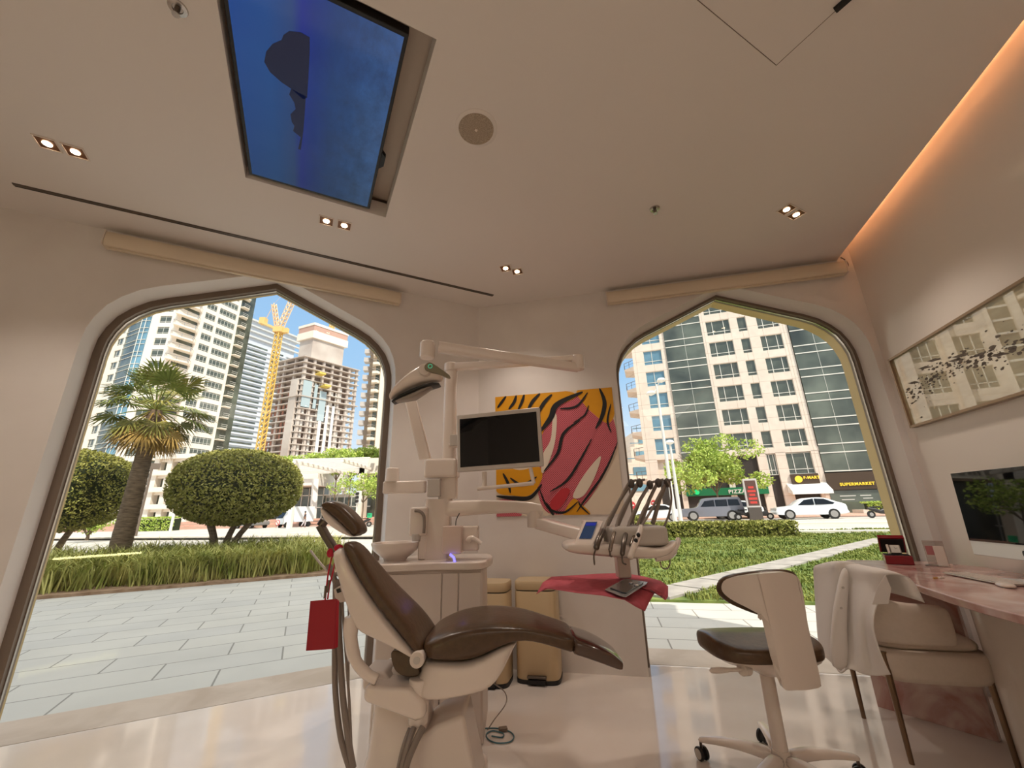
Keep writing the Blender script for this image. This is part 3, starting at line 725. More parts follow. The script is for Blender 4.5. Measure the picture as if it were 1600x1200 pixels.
# ---- grey louvred tower behind it
def louvre_tower():
    root = thing('louvred_tower', 'pale grey louvred tower seen between the cream tower and the crane', 'building')
    a = at(385, 560, 240); F = Facade(root, (a.x - 14, 240, 0), R(64), 'grey'); FL = Facade(root, (a.x - 14, 240, 0), R(2), 'grey')
    top = at(420, 512, 262).z
    m = mat('pale_grey_facade', s2l(206, 210, 216), .7); w = MB()
    F.slab(w, 0, 46, 0, top, 0, 26); w.build('wall', m, root, smooth=0)
    sl = MB(); dk = MB(); z = 14; k = 0
    while z < top - 16:
        F.slab(sl, 0, 46, z, z + .5, -.8, .1); F.slab(dk, 4, 26, z + 1.3, z + 2.4, -.12, .1); F.slab(dk, 29, 38, z + 1.3, z + 2.4, -.12, .1)
        F.slab(sl, 40, 47, z + 1.2, z + 1.8, -2.2, .1)
        z += 3.5; k += 1
    sl.build('louvre_bands', mat('light_louvres', s2l(214, 216, 218), .6), root, smooth=0); dk.build('window_bands', P['glz'], root, smooth=0)
    cr_ = MB()
    for j in range(3): F.slab(cr_, -1, 52, top - 12 + j * 4, top - 11 + j * 4, -1.6, .2)
    F.slab(cr_, -1, 54, top, top + 1.2, -1.8, 27); cr_.build('crown', mat('crown_louvres', s2l(205, 204, 200), .6), root, smooth=0)
louvre_tower()

# ---- tower under construction, with core and loading platforms
def construction_tower():
    root = thing('construction_tower', 'unfinished concrete tower with open floors and a boxed core on top', 'building')
    Y0 = 196; C = at(477, 556, Y0); ztop = C.z; C = V((C.x, Y0, 0))
    FR = Facade(root, C, R(52), 'con'); FL = Facade(root, C, R(157), 'con')
    dR = FR.d; dL = FL.d; LR, LL = 31.0, 25.0
    Pm = [C, C + dR * LR, C + dR * LR + dL * LL, C + dL * LL]
    ins = lambda p, e: p
    n = int((ztop - 6) / 3.07); cen = (Pm[0] + Pm[2]) / 2
    for k in range(n + 1):
        z = ztop - k * 3.07; g = 1.03 if k < 4 else (1.06 if k == 7 else 1.0)
        pts = [cen + (p - cen) * g for p in Pm]
        b = MB(); b.prism([p + V((0, 0, z - .22)) for p in pts], (0, 0, .44)); b.build('floor_slab', P['conc'], root, smooth=0)
    cl = MB()
    for t in (0.03, .18, .34, .5, .66, .82, .97):
        for e in (0.2,):
            q = C + dR * (LR * t) + dL * e * 3; cl.prism([q, q + dR * 1.1, q + dR * 1.1 + dL * 1.1, q + dL * 1.1], (0, 0, ztop))
    for t in (.03, .3, .62, .95): q = C + dL * (LL * t) + dR * .8; cl.prism([q, q + dR * 1.1, q + dR * 1.1 + dL * 1.1, q + dL * 1.1], (0, 0, ztop))
    q = C + dL * 2.5 - dR * .3; cl.prism([q, q + dL * 5, q + dL * 5 + dR * 1, q + dR * 1], (0, 0, ztop - 12))
    cl.build('columns', P['conc'], root, smooth=0)
    dk = MB(); q = C + dR * 3 + dL * 3; dk.prism([q, q + dR * (LR - 6), q + dR * (LR - 6) + dL * (LL - 6), q + dL * (LL - 6)], (0, 0, ztop - 1)); dk.build('inner_rooms', mat('shaded_rooms', s2l(150, 130, 118), .9), root, smooth=0)
    bw = MB(); rr = random.Random(4)
    for k in range(5, n):
        z = ztop - k * 3.07
        for j in range(13):
            if rr.random() < (.5 if k < 12 else .8):
                t = j / 13; q = C + dR * (LR * t + .5) + dL * 1.4; bw.prism([q, q + dR * 1.3, q + dR * 1.3 + dL * .2, q + dL * .2], (0, 0, 2.7)) if 0 else bw.add([q + V((0, 0, z)), q + dR * 1.2 + V((0, 0, z)), q + dR * 1.2 + V((0, 0, z + 2.8)), q + V((0, 0, z + 2.8))], [(0, 1, 2, 3)])
        for j in range(9):
            if rr.random() < .55:
                q = C + dL * (LL * j / 9 + 1) + dR * 1.4; bw.add([q + V((0, 0, z)), q + dL * 1.6 + V((0, 0, z)), q + dL * 1.6 + V((0, 0, z + 2.8)), q + V((0, 0, z + 2.8))], [(0, 1, 2, 3)], 1)  # shade of the left face is put into its block wall colour
    bw.build('block_walls', [mat('white_block_walls', s2l(226, 218, 208), .8), mat('red_block_walls', s2l(170, 118, 98), .9)], root, smooth=0)
    wp = MB()
    for a, b in ((11, 12.6), (14.4, 15.8), (17.6, 19)): FR.slab(wp, a, b, 0, ztop - 24, -.1, .3)
    wp.build('white_panels', mat('white_panel', s2l(242, 236, 228), .7), root, smooth=0)
    gl = MB()
    FR.slab(gl, 1, 5.4, ztop - 27, ztop - 13, -.2, .1); FR.slab(gl, 7, 8.6, ztop - 27, ztop - 14, -.2, .1); FR.slab(gl, 10, 13.6, ztop - 33, ztop - 17, -.2, .1)
    gl.build('glass_panels', mat('new_glazing', s2l(176, 190, 192), .2), root, smooth=0)
    q = C + dR * 6 + dL * 4.5; co = MB(); co.prism([q, q + dR * 18, q + dR * 18 + dL * 10, q + dL * 10], (0, 0, ztop + 20))
    co.build('core', P['conc'], root, smooth=0)
    q2 = q - dR * 1.2 - dL * 1.2 + V((0, 0, ztop + 13)); bx = MB()
    bx.prism([q2, q2 + dR * 20.4, q2 + dR * 20.4 + dL * 12.4, q2 + dL * 12.4], (0, 0, 4.2)); bx.prism([q2 + V((0, 0, 7.5)), q2 + dR * 20.4 + V((0, 0, 7.5)), q2 + dR * 20.4 + dL * 12.4 + V((0, 0, 7.5)), q2 + dL * 12.4 + V((0, 0, 7.5))], (0, 0, 1.4))
    bx.build('climbing_formwork', mat('cream_formwork', s2l(240, 226, 208), .7), root, smooth=0)
    q3 = q2 + dR * .3 + dL * .3 + V((0, 0, 4.2)); b2 = MB(); b2.prism([q3, q3 + dR * 19.8, q3 + dR * 19.8 + dL * 11.8, q3 + dL * 11.8], (0, 0, 3.3)); b2.build('formwork_screen', mat('rusty_screen', s2l(196, 156, 138), .8), root, smooth=0)
    for (u, z) in ((6.5, ztop - 9), (10, ztop - 15)):
        pf = MB(); p0 = FR.pt(u, -4.5, z); pf.prism([p0, p0 + dR * 3.4, p0 + dR * 3.4 + FR.n * 6, p0 + FR.n * 6], (0, 0, .9)); pf.build('loading_platform', mat('yellow_platform', s2l(226, 196, 96), .6), root, smooth=0)
construction_tower()
def lattice(mb, a, b, w, n, r, rb=None):
    a, b = V(a), V(b); t = (b - a).normalized(); x = t.cross(V((0.3, 1, 0))).normalized() * w / 2; y = t.cross(x).normalized() * w / 2
    cs = [x + y, x - y, -x - y, -x + y]
    for c in cs: mb.tube([a + c, b + c], r, 4)
    for i in range(n):
        p, q = a + (b - a) * (i / n), a + (b - a) * ((i + 1) / n)
        for j in range(4):
            c1, c2 = cs[j], cs[(j + 1) % 4]; mb.tube([p + c1, q + c2], rb or r * .6, 3); mb.tube([q + c1, p + c2], rb or r * .6, 3)
def tower_crane():
    Yc = 165; a = at(408, 690, Yc); t = at(438, 520, Yc)
    root = thing('tower_crane', 'yellow luffing tower crane beside the unfinished tower', 'crane', (a.x, Yc, 0))
    L = lambda p: V(p) - root.location
    m = MB(); lattice(m, (0, 0, 0), (0, 0, t.z), 2.1, 34, .24, .17); m.build('mast', P['crane'], root, smooth=0)
    cb = MB(); cc = at(438, 516, Yc); cl_ = L(cc); cl_.x = 0
    cb.box((0, 0, t.z + 1.2), (4, 3.4, 2.4)); cb.box((-4.2, 0, t.z + 3.2), (9, 2.6, .9), rot=Matrix.Rotation(R(25), 3, 'Y')); cb.box((-8, 0, t.z + 6.0), (2.5, 2.4, 3)); cb.box((3, 0, t.z + 1.0), (2, 1.6, 2.2)); cb.build('machinery_deck', mat('crane_deck_yellow', s2l(236, 196, 124), .5), root, smooth=0)
    jb = MB(); lattice(jb, (0, 0, t.z + 2), (9, 0, t.z + 36), 1.9, 16, .22, .16); jb.build('jib', mat('pale_crane_steel', s2l(236, 206, 168), .5), root, smooth=0)
    af = MB(); lattice(af, (-1, 0, t.z + 2), (-4.5, 0, t.z + 14.5), 1.4, 6, .2, .14); af.tube([(-4.5, 0, t.z + 14.5), (-8, 0, t.z + 4)], .15, 4); af.tube([(-4.5, 0, t.z + 14.5), (9, 0, t.z + 36)], .06, 4); af.build('a_frame', mat('pale_crane_frame', s2l(236, 196, 150), .5), root, smooth=0)
tower_crane()
def second_crane():
    Yc = 260; b = at(518, 516, Yc); t = at(517, 496, Yc)
    root = thing('tower_crane', 'upper works of a second crane showing over the unfinished tower', 'crane', (b.x, Yc, 0))
    m = MB(); lattice(m, (0, 0, 0), (0, 0, t.z - 1), 2.4, 30, .3, .22); m.build('mast', P['crane'], root, smooth=0)
    d = MB(); d.box((0, 0, t.z), (5, 4, 3)); d.box((-3, 0, t.z + 3.2), (9, 3.5, 2), rot=Matrix.Rotation(R(-20), 3, 'Y')); d.box((3, 0, t.z + 4.5), (4, 3, 3)); d.box((-5, 0, t.z + 5.6), (4, 3, 2.2)); d.build('machinery_deck', mat('crane_deck_cream', s2l(236, 212, 178), .6), root, smooth=0)
second_crane()
def slim_tower():
    root = thing('slim_tower', 'slim beige tower with stacked balconies at the right edge of the left window', 'building')
    Y = 125; a = at(583, 600, Y); F = Facade(root, (a.x, Y, 0), R(-4), 'slim'); top = 78
    w = MB(); F.slab(w, 0, 2.6, 0, top, 0, 16, 1); F.slab(w, 2.6, 4.0, 0, top, -1.0, 16); F.slab(w, 7.4, 9, 0, top, -1, 16); F.slab(w, -3.6, 0, 0, top - 4, 4, 18, 1); F.slab(w, 4.0, 7.4, 0, top, .4, 16, 1)
    w.build('wall', [P['fac1'], mat('tan_facade', s2l(196, 174, 148), .8)], root, smooth=0)
    g = MB(); F.slab(g, 4.1, 7.3, 0, top, -.2, .3); F.slab(g, .6, 1.9, 0, top, -.05, .3); g.build('glazing', P['glz'], root, smooth=0)
    mm = MB()
    for k in range(22): F.slab(mm, 4.0, 7.4, 10 + k * 3.1, 10.5 + k * 3.1, -.4, .2)
    mm.build('spandrels', P['mull'], root, smooth=0)
    for k in range(20):
        z = 14 + k * 3.1
        b = MB(); b.prism([F.pt(-.9, .6, z), F.pt(0.2, -1.9, z), F.pt(1.8, -1.9, z), F.pt(2.6, .2, z)], (0, 0, .8)); bo = b.build('balcony', P['fac1'], root, smooth=0)
        r_ = MB(); r_.tube([F.pt(-.9, .6, z + 1.5), F.pt(0.2, -1.9, z + 1.5), F.pt(1.8, -1.9, z + 1.5), F.pt(2.6, .2, z + 1.5)], .08, 4); r_.build('railing', P['steel'], bo, smooth=0)
        b = MB(); b.prism([F.pt(-5.2, 4.2, z - .6), F.pt(-4.6, 1.6, z - .6), F.pt(-3, 2, z - .6), F.pt(-2.4, 4.2, z - .6)], (0, 0, 1.5)); b.build('side_balcony', P['greyw'], root, smooth=0)
slim_tower()
# ---- low white mall with a pergola and roof garden
def mall():
    root = thing('low_mall', 'low white shopping building with slanted columns and a slatted pergola', 'building')
    Y = 60; a = at(380, 722, Y); b = at(495, 733, Y)
    wm = mat('white_render', s2l(240, 232, 220), .8); w = MB()
    z1 = 8.4
    w.bb((a.x - 8, Y, z1 - 2.9), (b.x + .3, Y + 12, z1)); w.bb((a.x - 8, Y + 6, 0), (b.x - 2, Y + 12, z1))
    x1 = b.x
    w.bb((x1 - 1, Y + 5, 0), (-13, Y + 7, 4.4))
    w.build('wall', wm, root, smooth=0)
    c2 = MB(); l, r_ = at(563, 716, 54), at(604, 714, 54); c2.bb((l.x, 54, l.z - 2.0), (r_.x + 6, 60, l.z)); c2.bb((l.x, 54, 0), (l.x + .7, 56, l.z)); c2.build('sign_wall', mat('pale_sign_wall', s2l(228, 216, 200), .8), root, smooth=0)
    dk = MB(); dk.bb((a.x - 7, Y + 4, 0.4), (x1 - .5, Y + 5.9, z1 - 3)); dk.bb((x1 - .2, Y + 4.8, .4), (-14, Y + 4.95, 3.9)); dk.bb((l.x + .8, 57, 0), (r_.x + 5, 57.2, l.z - 2)); dk.build('shop_glazing', P['glz'], root, smooth=0)
    fr = MB()
    for k in range(30): fr.bb((a.x - 7 + k * 1.1, Y + 3.9, .4), (a.x - 6.9 + k * 1.1, Y + 4, z1 - 3)); 
    for z in (2.4, 4.2): fr.bb((a.x - 7, Y + 3.9, z), (-14, Y + 4, z + .15))
    fr.build('glazing_bars', P['mull'], root, smooth=0)
    for k, (p, q) in enumerate((((488, 820), (493, 748)), ((440, 820), (446, 760)))):
        p0 = at(p[0], p[1], 56); p1 = at(q[0], q[1], 56); cmb = MB(); cmb.tube([(p0.x, 56, 0), (p1.x, 56, p1.z)], .45, 4); cmb.build('slanted_column', wm, root, smooth=0)
    for k in range(13):
        t = k / 12
        pb_ = MB(); y0 = 45 + t * 15.6; x0 = at(470, 742, y0).x; xe = at(562, 742, y0).x
        pb_.box(((x0 + xe) / 2, y0, 7.25), (abs(xe - x0) + 2, .30, .13)); pb_.build('pergola_slat', wm, root, smooth=0)
    bm_ = MB(); q0 = at(492, 745, 50); q1 = at(560, 745, 50)
    for x in (q0.x, q1.x): bm_.bb((x - .15, 44.8, 6.85), (x + .15, 60, 7.15))
    bm_.bb((q0.x - .2, 45.4, 0), (q0.x + .2, 45.9, 7)); bm_.build('pergola_beams', wm, root, smooth=0)
    # raised lettering on the sign wall (strokes as seen)
    lt = MB(); lx, z0 = at(578, 728, 53.9).x, at(578, 728, 53.9).z - .55
    for k, (dx, h, wd) in enumerate(((0, .9, .45), (.75, .55, .2), (1.1, .8, .2), (1.45, 1.1, .2), (1.9, .8, .45), (2.6, .85, .22), (2.95, .85, .22), (3.5, .9, .5))):
        lt.prism([(lx + dx, 53.85, z0), (lx + dx + wd, 53.85, z0), (lx + dx + wd + .12, 53.85, z0 + h), (lx + dx + .12, 53.85, z0 + h)], (0, .15, 0))
    lt.build('raised_lettering', mat('grey_letters', s2l(150, 140, 128), .5), root, smooth=0)
mall()
st = MB()
for k in range(7): st.bb((-62, 53 + k * .4, 0), (-13, 58, .16 + k * .13))
tag(st.build('plaza_steps', P['plaza'], smooth=0), 'terracotta steps leading up to the white mall', kind='structure')
# ---- distant low buildings at the right end of the right window's gap
def distant():
    root = thing('distant_block', 'pale distant apartment block by the left edge of the right window', 'building')
    a = at(974, 690, 150); w = MB(); w.bb((a.x - 3, 150, 0), (a.x + 5.5, 165, at(982, 716, 150).z)); w.build('wall', P['fac1'], root, smooth=0)
    g = MB(); 
    for k in range(8): g.bb((a.x - 2.6, 149.8, 3 + k * 2.6), (a.x + 5.2, 150, 4.3 + k * 2.6))
    g.build('window_bands', P['glz'], root, smooth=0)
    root = thing('villa_terraces', 'stepped beige terraces behind the balconied corner of the stone block', 'building')
    b = at(1000, 720, 85); w = MB()
    for k in range(4): w.bb((b.x - 3.5 + k * 1.2, 85 + k, 0), (b.x + 9, 96, 7 + k * 3.4))
    w.build('wall', P['facR'], root, smooth=0); r_ = MB()
    for k in range(4): r_.bb((b.x - 3.5 + k * 1.2, 84.9 + k, 7 + k * 3.4 + .7), (b.x + 2, 85 + k, 7.9 + k * 3.4)); r_.bb((b.x - 2.5 + k * 1.2, 84.8 + k, 4.5 + k * 3.4), (b.x + 2, 85 + k, 6 + k * 3.4))
    r_.build('balcony_glazing', P['glb'], root, smooth=0)
distant()
# ---- street trees, roof garden
p = at(1125, 800, 44); loose_tree('street_tree', 'airy green street tree in front of the pizza shop', (p.x, 44, .1), 2.6, (4.3, 3.4, 2.9), 9000, 'leafb', .17, seed=3)
for k, (x, y, Y, rx, rz) in enumerate(((468, 722, 66, 4.5, 1.3), (500, 726, 67, 3.2, 1.3), (528, 722, 62, 3.0, 2.1), (550, 724, 63, 2.4, 2.0), (575, 712, 72, 3, 1.6), (595, 712, 72, 3, 1.5))):
    q = at(x, y, Y); lab = ['leftmost roof garden tree, half behind the domed tree', 'small roof garden tree over the white parapet', 'round bright roof garden tree above the pergola', 'roof garden tree touching the pale sign wall', 'bright tree crown behind the left end of the sign wall', 'bright tree crown behind the right end of the sign wall'][k]
    hb = 8.2 if Y < 70 else 0.0
    loose_tree('garden_tree', lab, (q.x, Y, hb if k < 2 else 0), max(q.z - (hb if k < 2 else 0) - rz, .1), (rx, 2.5, rz), 3600, 'leafb', .2, group='trees above the mall', seed=20 + k)
p = at(566, 800, 44); loose_tree('street_tree', 'thin airy street tree at the crossing, left of the traffic light', (p.x, 44, .1), 2.6, (3.4, 2.2, 1.5), 1500, 'leafb', .15, seed=8, trunk_r=.09)
# plant with pale blossoms by the left tower, small plants
p = at(140, 825, 30); loose_tree('flowering_shrub', 'pale blossoming shrub behind the bed at far left', (p.x, 30, 0), .3, (1.6, 1.4, .95), 2500, 'leafb', .09, 'shrub', seed=31)
# ================================================================= CEILING AND WALL FITTINGS
ZC = H
# ---- screen in the ceiling recess
def tv():
    root = thing('ceiling_screen', 'large flat screen facing down from the ceiling, showing blue sea and rocks', 'television', tvp(0.37, .62, ZC + 0.03))
    q = lambda a, b, z: tvp(a, b, z) - root.location
    a0, a1, b0, b1 = 0.02, 0.745, 0.02, 1.235
    zb = ZC + 0.015
    h = MB(); h.prism([q(a0, b0, zb), q(a1, b0, zb), q(a1, b1, zb), q(a0, b1, zb)], (0, 0, 0.055)); h.build('housing', P['black'], root, bevel=0.004)
    # picture: sky on one side, water on the other, drawn by a node material in the screen's own coordinates
    m = bpy.data.materials.new('sea_picture'); m.use_nodes = True; nt = m.node_tree; nt.nodes.clear()
    N = nt.nodes.new; L = nt.links.new
    out = N('ShaderNodeOutputMaterial'); em = N('ShaderNodeEmission'); uv = N('ShaderNodeUVMap'); sx = N('ShaderNodeSeparateXYZ')
    rp = N('ShaderNodeValToRGB'); L(uv.outputs[0], sx.inputs[0]); L(sx.outputs['X'], rp.inputs[0])
    e = rp.color_ramp.elements; e[0].position = 0; e[0].color = s2l(6, 62, 128); e[1].position = 1; e[1].color = s2l(40, 72, 116)
    for p_, c_ in ((.2, s2l(10, 66, 126)), (.34, s2l(26, 60, 110)), (.40, s2l(6, 34, 120)), (.46, s2l(2, 40, 112)), (.6, s2l(10, 50, 100)), (.85, s2l(30, 64, 108))):
        k = e.new(p_); k.color = c_
    rp2 = N('ShaderNodeValToRGB'); L(sx.outputs['Y'], rp2.inputs[0]); rp2.color_ramp.elements[0].color = (.75, .72, .62, 1); rp2.color_ramp.elements[1].color = (1.1, 1.1, 1.15, 1)
    mx = N('ShaderNodeMix'); mx.data_type = 'RGBA'; mx.blend_type = 'MULTIPLY'; mx.inputs[0].default_value = 1
    no = N('ShaderNodeTexNoise'); no.inputs['Scale'].default_value = 9; no.inputs['Detail'].default_value = 9; no.inputs['Roughness'].default_value = .7; L(uv.outputs[0], no.inputs[0])
    r3 = N('ShaderNodeValToRGB'); r3.color_ramp.elements[0].position = .3; r3.color_ramp.elements[0].color = (.7, .7, .7, 1); r3.color_ramp.elements[1].position = .75; r3.color_ramp.elements[1].color = (1.6, 1.6, 1.6, 1); L(no.outputs[0], r3.inputs[0])
    stp = N('ShaderNodeMath'); stp.operation = 'SUBTRACT'; stp.use_clamp = True; stp.inputs[1].default_value = .38; L(sx.outputs['X'], stp.inputs[0])
    sc_ = N('ShaderNodeMath'); sc_.operation = 'MULTIPLY'; sc_.use_clamp = True; sc_.inputs[1].default_value = 2.2; L(stp.outputs[0], sc_.inputs[0])
    m2 = N('ShaderNodeMix'); m2.data_type = 'RGBA'; m2.blend_type = 'MULTIPLY'; L(sc_.outputs[0], m2.inputs[0]); L(rp.outputs[0], m2.inputs[6]); L(r3.outputs[0], m2.inputs[7])
    L(m2.outputs[2], mx.inputs[6]); L(rp2.outputs[0], mx.inputs[7]); L(mx.outputs[2], em.inputs[0]); em.inputs[1].default_value = 0.66
    gl = N('ShaderNodeBsdfGlossy'); gl.inputs['Roughness'].default_value = 0.08; gl.inputs[0].default_value = (.05, .05, .05, 1); ad = N('ShaderNodeAddShader')
    L(em.outputs[0], ad.inputs[0]); L(gl.outputs[0], ad.inputs[1]); L(ad.outputs[0], out.inputs[0])
    zs = zb - 0.0015; g = 0.018
    me = bpy.data.meshes.new('picture'); c = [q(a0 + g, b1 - g, zs), q(a0 + g, b0 + g, zs), q(a1 - g, b0 + g, zs), q(a1 - g, b1 - g, zs)]
    me.from_pydata([tuple(p) for p in c], [], [(0, 1, 2, 3)]); uvl = me.uv_layers.new(name='UVMap')
    for i, w_ in enumerate(((0, 1), (0, 0), (1, 0), (1, 1))): uvl.data[i].uv = w_
    me.materials.append(m); o = bpy.data.objects.new('picture', me); COL.objects.link(o); o.parent = root
    rk = mat('rocks_on_screen', (0, 0, 0), .3, emit=s2l(14, 20, 46), es=.7)
    # rocks, measured across (0 sky .. 1 water) and along (0 near the window .. 1)
    def rock(pts, name):
        b = MB(); b.prism([q(a0 + g + (a1 - a0 - 2 * g) * x, b0 + g + (b1 - b0 - 2 * g) * y, zs - .0012) for x, y in pts], (0, 0, .001)); b.build(name, rk, root, smooth=0)
    F = lambda px, py: (( (atz(px, py, zb) - TVC).dot(tvx) - a0 - g) / (a1 - a0 - 2 * g), ((atz(px, py, zb) - TVC).dot(tvy) - b0 - g) / (b1 - b0 - 2 * g))
    rock([F(*p) for p in ((484, 58), (470, 50), (452, 48), (443, 54), (440, 62), (426, 68), (416, 80), (413, 96), (422, 112), (440, 128), (455, 138), (474, 155), (480, 152), (482, 120), (484, 80))], 'sea_stack')
    rock([F(*p) for p in ((478, 150), (455, 138), (452, 147), (460, 160), (462, 170), (454, 178), (456, 190), (460, 196), (458, 204), (470, 214), (466, 232), (470, 234), (474, 205), (476, 180))], 'small_rocks')
    b = MB(); b.prism([q(a1, .40, zb + .01), q(a1 + .025, .43, zb + .01), q(a1 + .025, .50, zb + .01), q(a1, .53, zb + .01)], (0, 0, .03)); b.build('sensor_bar', P['black'], root, smooth=0)
tv()

# ---- square downlights in pairs
P['dl_glow'] = mat('downlight_glow', (1, .85, .6), emit=(1.0, 0.80, 0.52), es=14)
P['dl_box'] = mat('downlight_reflector', s2l(120, 84, 62), .35, metal=.6)
def downlight(p, ang, label, grp, watt=None):
    root = thing('recessed_downlight', label, 'downlight', (p.x, p.y, ZC), ang, grp)
    b = MB(); s_ = 0.043; t = 0.006; hh = 0.0
    for sx_, sy_, dx, dy in ((1, 0, t, 2 * s_ + 2 * t), (-1, 0, t, 2 * s_ + 2 * t), (0, 1, 2 * s_, t), (0, -1, 2 * s_, t)):
        b.box((sx_ * (s_ + t / 2), sy_ * (s_ + t / 2), -.003), (dx if sx_ else 2 * s_, dy if sx_ else t, .006))
    b.build('trim_ring', P['white_m'], root, smooth=0)
    c = MB(); c.box((0, 0, -.0008), (2 * s_, 2 * s_, .0012)); c.build('reflector', P['dl_box'], root, smooth=0)
    g = MB(); g.lathe([(.0, -.002), (.021, -.002), (.021, -.005), (.0, -.005)], n=20); g.build('glow_disc', P['dl_glow'], root, smooth=0)
    ld = bpy.data.lights.new('downlight_beam', 'SPOT'); ld.energy = watt or DL_W; ld.color = (1, .88, .77); ld.spot_size = R(100); ld.spot_blend = .9; ld.shadow_soft_size = .03
    lo = bpy.data.objects.new('downlight_beam', ld); COL.objects.link(lo); lo.parent = root; lo.location = (0, 0, -.02)
    return root
DL_W = 20
for px, py, ang, lab, g in ((74, 224, AA, 'left downlight of the pair at the far left of the ceiling', 'far left pair'), (118, 237, AA, 'right downlight of the pair at the far left of the ceiling', 'far left pair'),
        (510, 345, AA, 'left downlight of the pair below the ceiling screen corner', 'pair by the screen'), (538, 352, AA, 'right downlight of the pair below the ceiling screen corner', 'pair by the screen'),
        (790, 419, AB, 'left downlight of the pair near the corner of the two window walls', 'pair by the corner'), (808, 424, AB, 'right downlight of the pair near the corner of the two window walls', 'pair by the corner'),
        (1229, 327, R(-62), 'left downlight of the pair in front of the right window', 'pair by the right window'), (1244, 335, R(-62), 'right downlight of the pair in front of the right window', 'pair by the right window')):
    downlight(atz(px, py, ZC), ang, lab, 'square downlights, ' + g)
for k, (x, y) in enumerate(((-1.0, -.8), (.3, -.9), (-.3, -2.0), (.9, -1.8))):  # unseen downlights, added as fill to lift the room's brightness
    downlight(V((x, y, ZC)), AB, ['left downlight of the nearer row behind the viewer', 'right downlight of the nearer row behind the viewer', 'left downlight of the further row behind the viewer', 'right downlight of the further row behind the viewer'][k], 'square downlights behind the viewer', 34)
# ---- speaker
p = atz(744, 201, ZC); root = thing('ceiling_speaker', 'round flush ceiling speaker with a taupe mesh grille', 'speaker', (p.x, p.y, ZC))
b = MB(); b.lathe([(.0, 0), (.118, 0), (.118, -.003), (.112, -.006), (.0, -.006)], n=48); b.build('rim', P['ceiling'], root)
b = MB(); b.lathe([(.0, -.0055), (.098, -.0055), (.097, -.009), (.06, -.011), (.0, -.012)], n=48); b.build('grille', noisy(mat('speaker_mesh', s2l(168, 150, 132), .7), s2l(150, 134, 118), s2l(184, 166, 146), 260, 0), root)
b = MB(); b.box((0, 0, -.0125), (.014, .014, .002), rz=R(30)); b.build('badge', P['white_m'], root, smooth=0)
# ---- sprinklers
def sprinkler(px, py, lab):
    p = atz(px, py, ZC); root = thing('sprinkler_head', lab, 'sprinkler', (p.x, p.y, ZC))
    b = MB(); b.lathe([(0, 0), (.036, 0), (.034, -.006), (.020, -.008), (.018, -.004), (0, -.004)], n=28); b.build('escutcheon', P['steel'], root)
    b = MB(); b.lathe([(0, 0), (.010, 0), (.010, -.02), (.004, -.03), (0, -.03)], n=14); b.tube([(.01, 0, -.015), (.012, 0, -.03), (0, 0, -.042)], .002, 6); b.tube([(-.01, 0, -.015), (-.012, 0, -.03), (0, 0, -.042)], .002, 6); b.build('nozzle', P['dsteel'], root)
    b = MB(); b.lathe([(0, -.041), (.014, -.041), (.014, -.044), (0, -.044)], n=16); b.build('deflector', P['steel'], root)
sprinkler(278, 12, 'sprinkler head at the top left of the ceiling'); sprinkler(1023, 326, 'sprinkler head above the right window')
# ---- slot diffuser, hatch and dark grille
p, q = atz(22, 289, ZC), atz(770, 462, ZC)
root = thing('slot_diffuser', 'long thin dark air slot running along the left part of the ceiling', 'air vent', (p.x, p.y, ZC), math.atan2(q.y - p.y, q.x - p.x))
Lg = (q - p).length
b = MB(); b.box((Lg / 2, .006, -.0015), (Lg, .012, .003)); b.build('slot_gap', P['black'], root, smooth=0)
b = MB(); b.box((Lg / 2, -.012, -.003), (Lg, .022, .006)); b.build('slot_blade', P['dsteel'], root, smooth=0)
p, q = atz(1213, 102, ZC), atz(1090, 0, ZC); e = (q - p).normalized(); f_ = V((e.y, -e.x, 0)) * -1
root = thing('ceiling_hatch', 'flush access hatch outlined by a hairline gap in the ceiling', 'hatch', (p.x, p.y, ZC))
b = MB(); w_ = 0.9
c0 = V((0, 0, -.0006)); c1 = e * .62 ; c2 = c1 - V((e.y, -e.x, 0)) * .55; c3 = V((e.y, -e.x, 0)) * -.55
for a_, b__ in ((c0, c1), (c1, c2), (c2, c3), (c3, c0)): b.tube([V((a_.x, a_.y, -.0003)), V((b__.x, b__.y, -.0003))], .0016, 4)
b.build('gap', P['bronze'], root, smooth=0)
p, q = atz(1304, 15, ZC), atz(1330, -8, ZC); e = q - p
b = MB(); b.box((0, 0, -.006), (.34, .028, .012)); bo = b.build('linear_grille', P['black'], smooth=0); d_ = e.normalized(); bo.location = (p.x + d_.x * .17, p.y + d_.y * .17, ZC); bo.rotation_euler = (0, 0, math.atan2(e.y, e.x))
tag(bo, 'short black linear ceiling fitting at the top edge on the right', 'ceiling fitting')
# ---- blind cassettes above the windows
def cassette(fn, u0, u1, label, ang):
    o = fn((u0 + u1) / 2, 3.14, 0); root = thing('roller_blind', label, 'blind', o, ang); L = u1 - u0
    prof = [(-.001, -.055), (-.07, -.055), (-.085, -.035), (-.085, .03), (-.075, .055), (-.001, .055)]
    b = MB(); b.prism([(-L / 2, y, z) for y, z in prof], (L, 0, 0)); b.build('cassette', P['blind'], root, bevel=.004)
    b = MB(); b.box((0, -.045, -.062), (L - .06, .02, .014)); b.build('bottom_bar', P['blind'], root, bevel=.003)
    for s_ in (-1, 1): MB().box((s_ * (L / 2 + .004), -.043, 0), (.008, .09, .115)).build('end_cap', P['white_m'], root, bevel=.002)
    if ang == AB:
        b = MB(); b.tube(cr([(L / 2 + .012, -.05, -.02), (L / 2 + .03, -.055, .02), (L / 2 + .025, -.05, .07), (L / 2 - .005, -.05, .105)], 4), .004, 6); b.build('power_lead', P['bronze'], root)
cassette(fa, -2.91, -0.82, 'long cream roller blind cassette over the left window', AA)
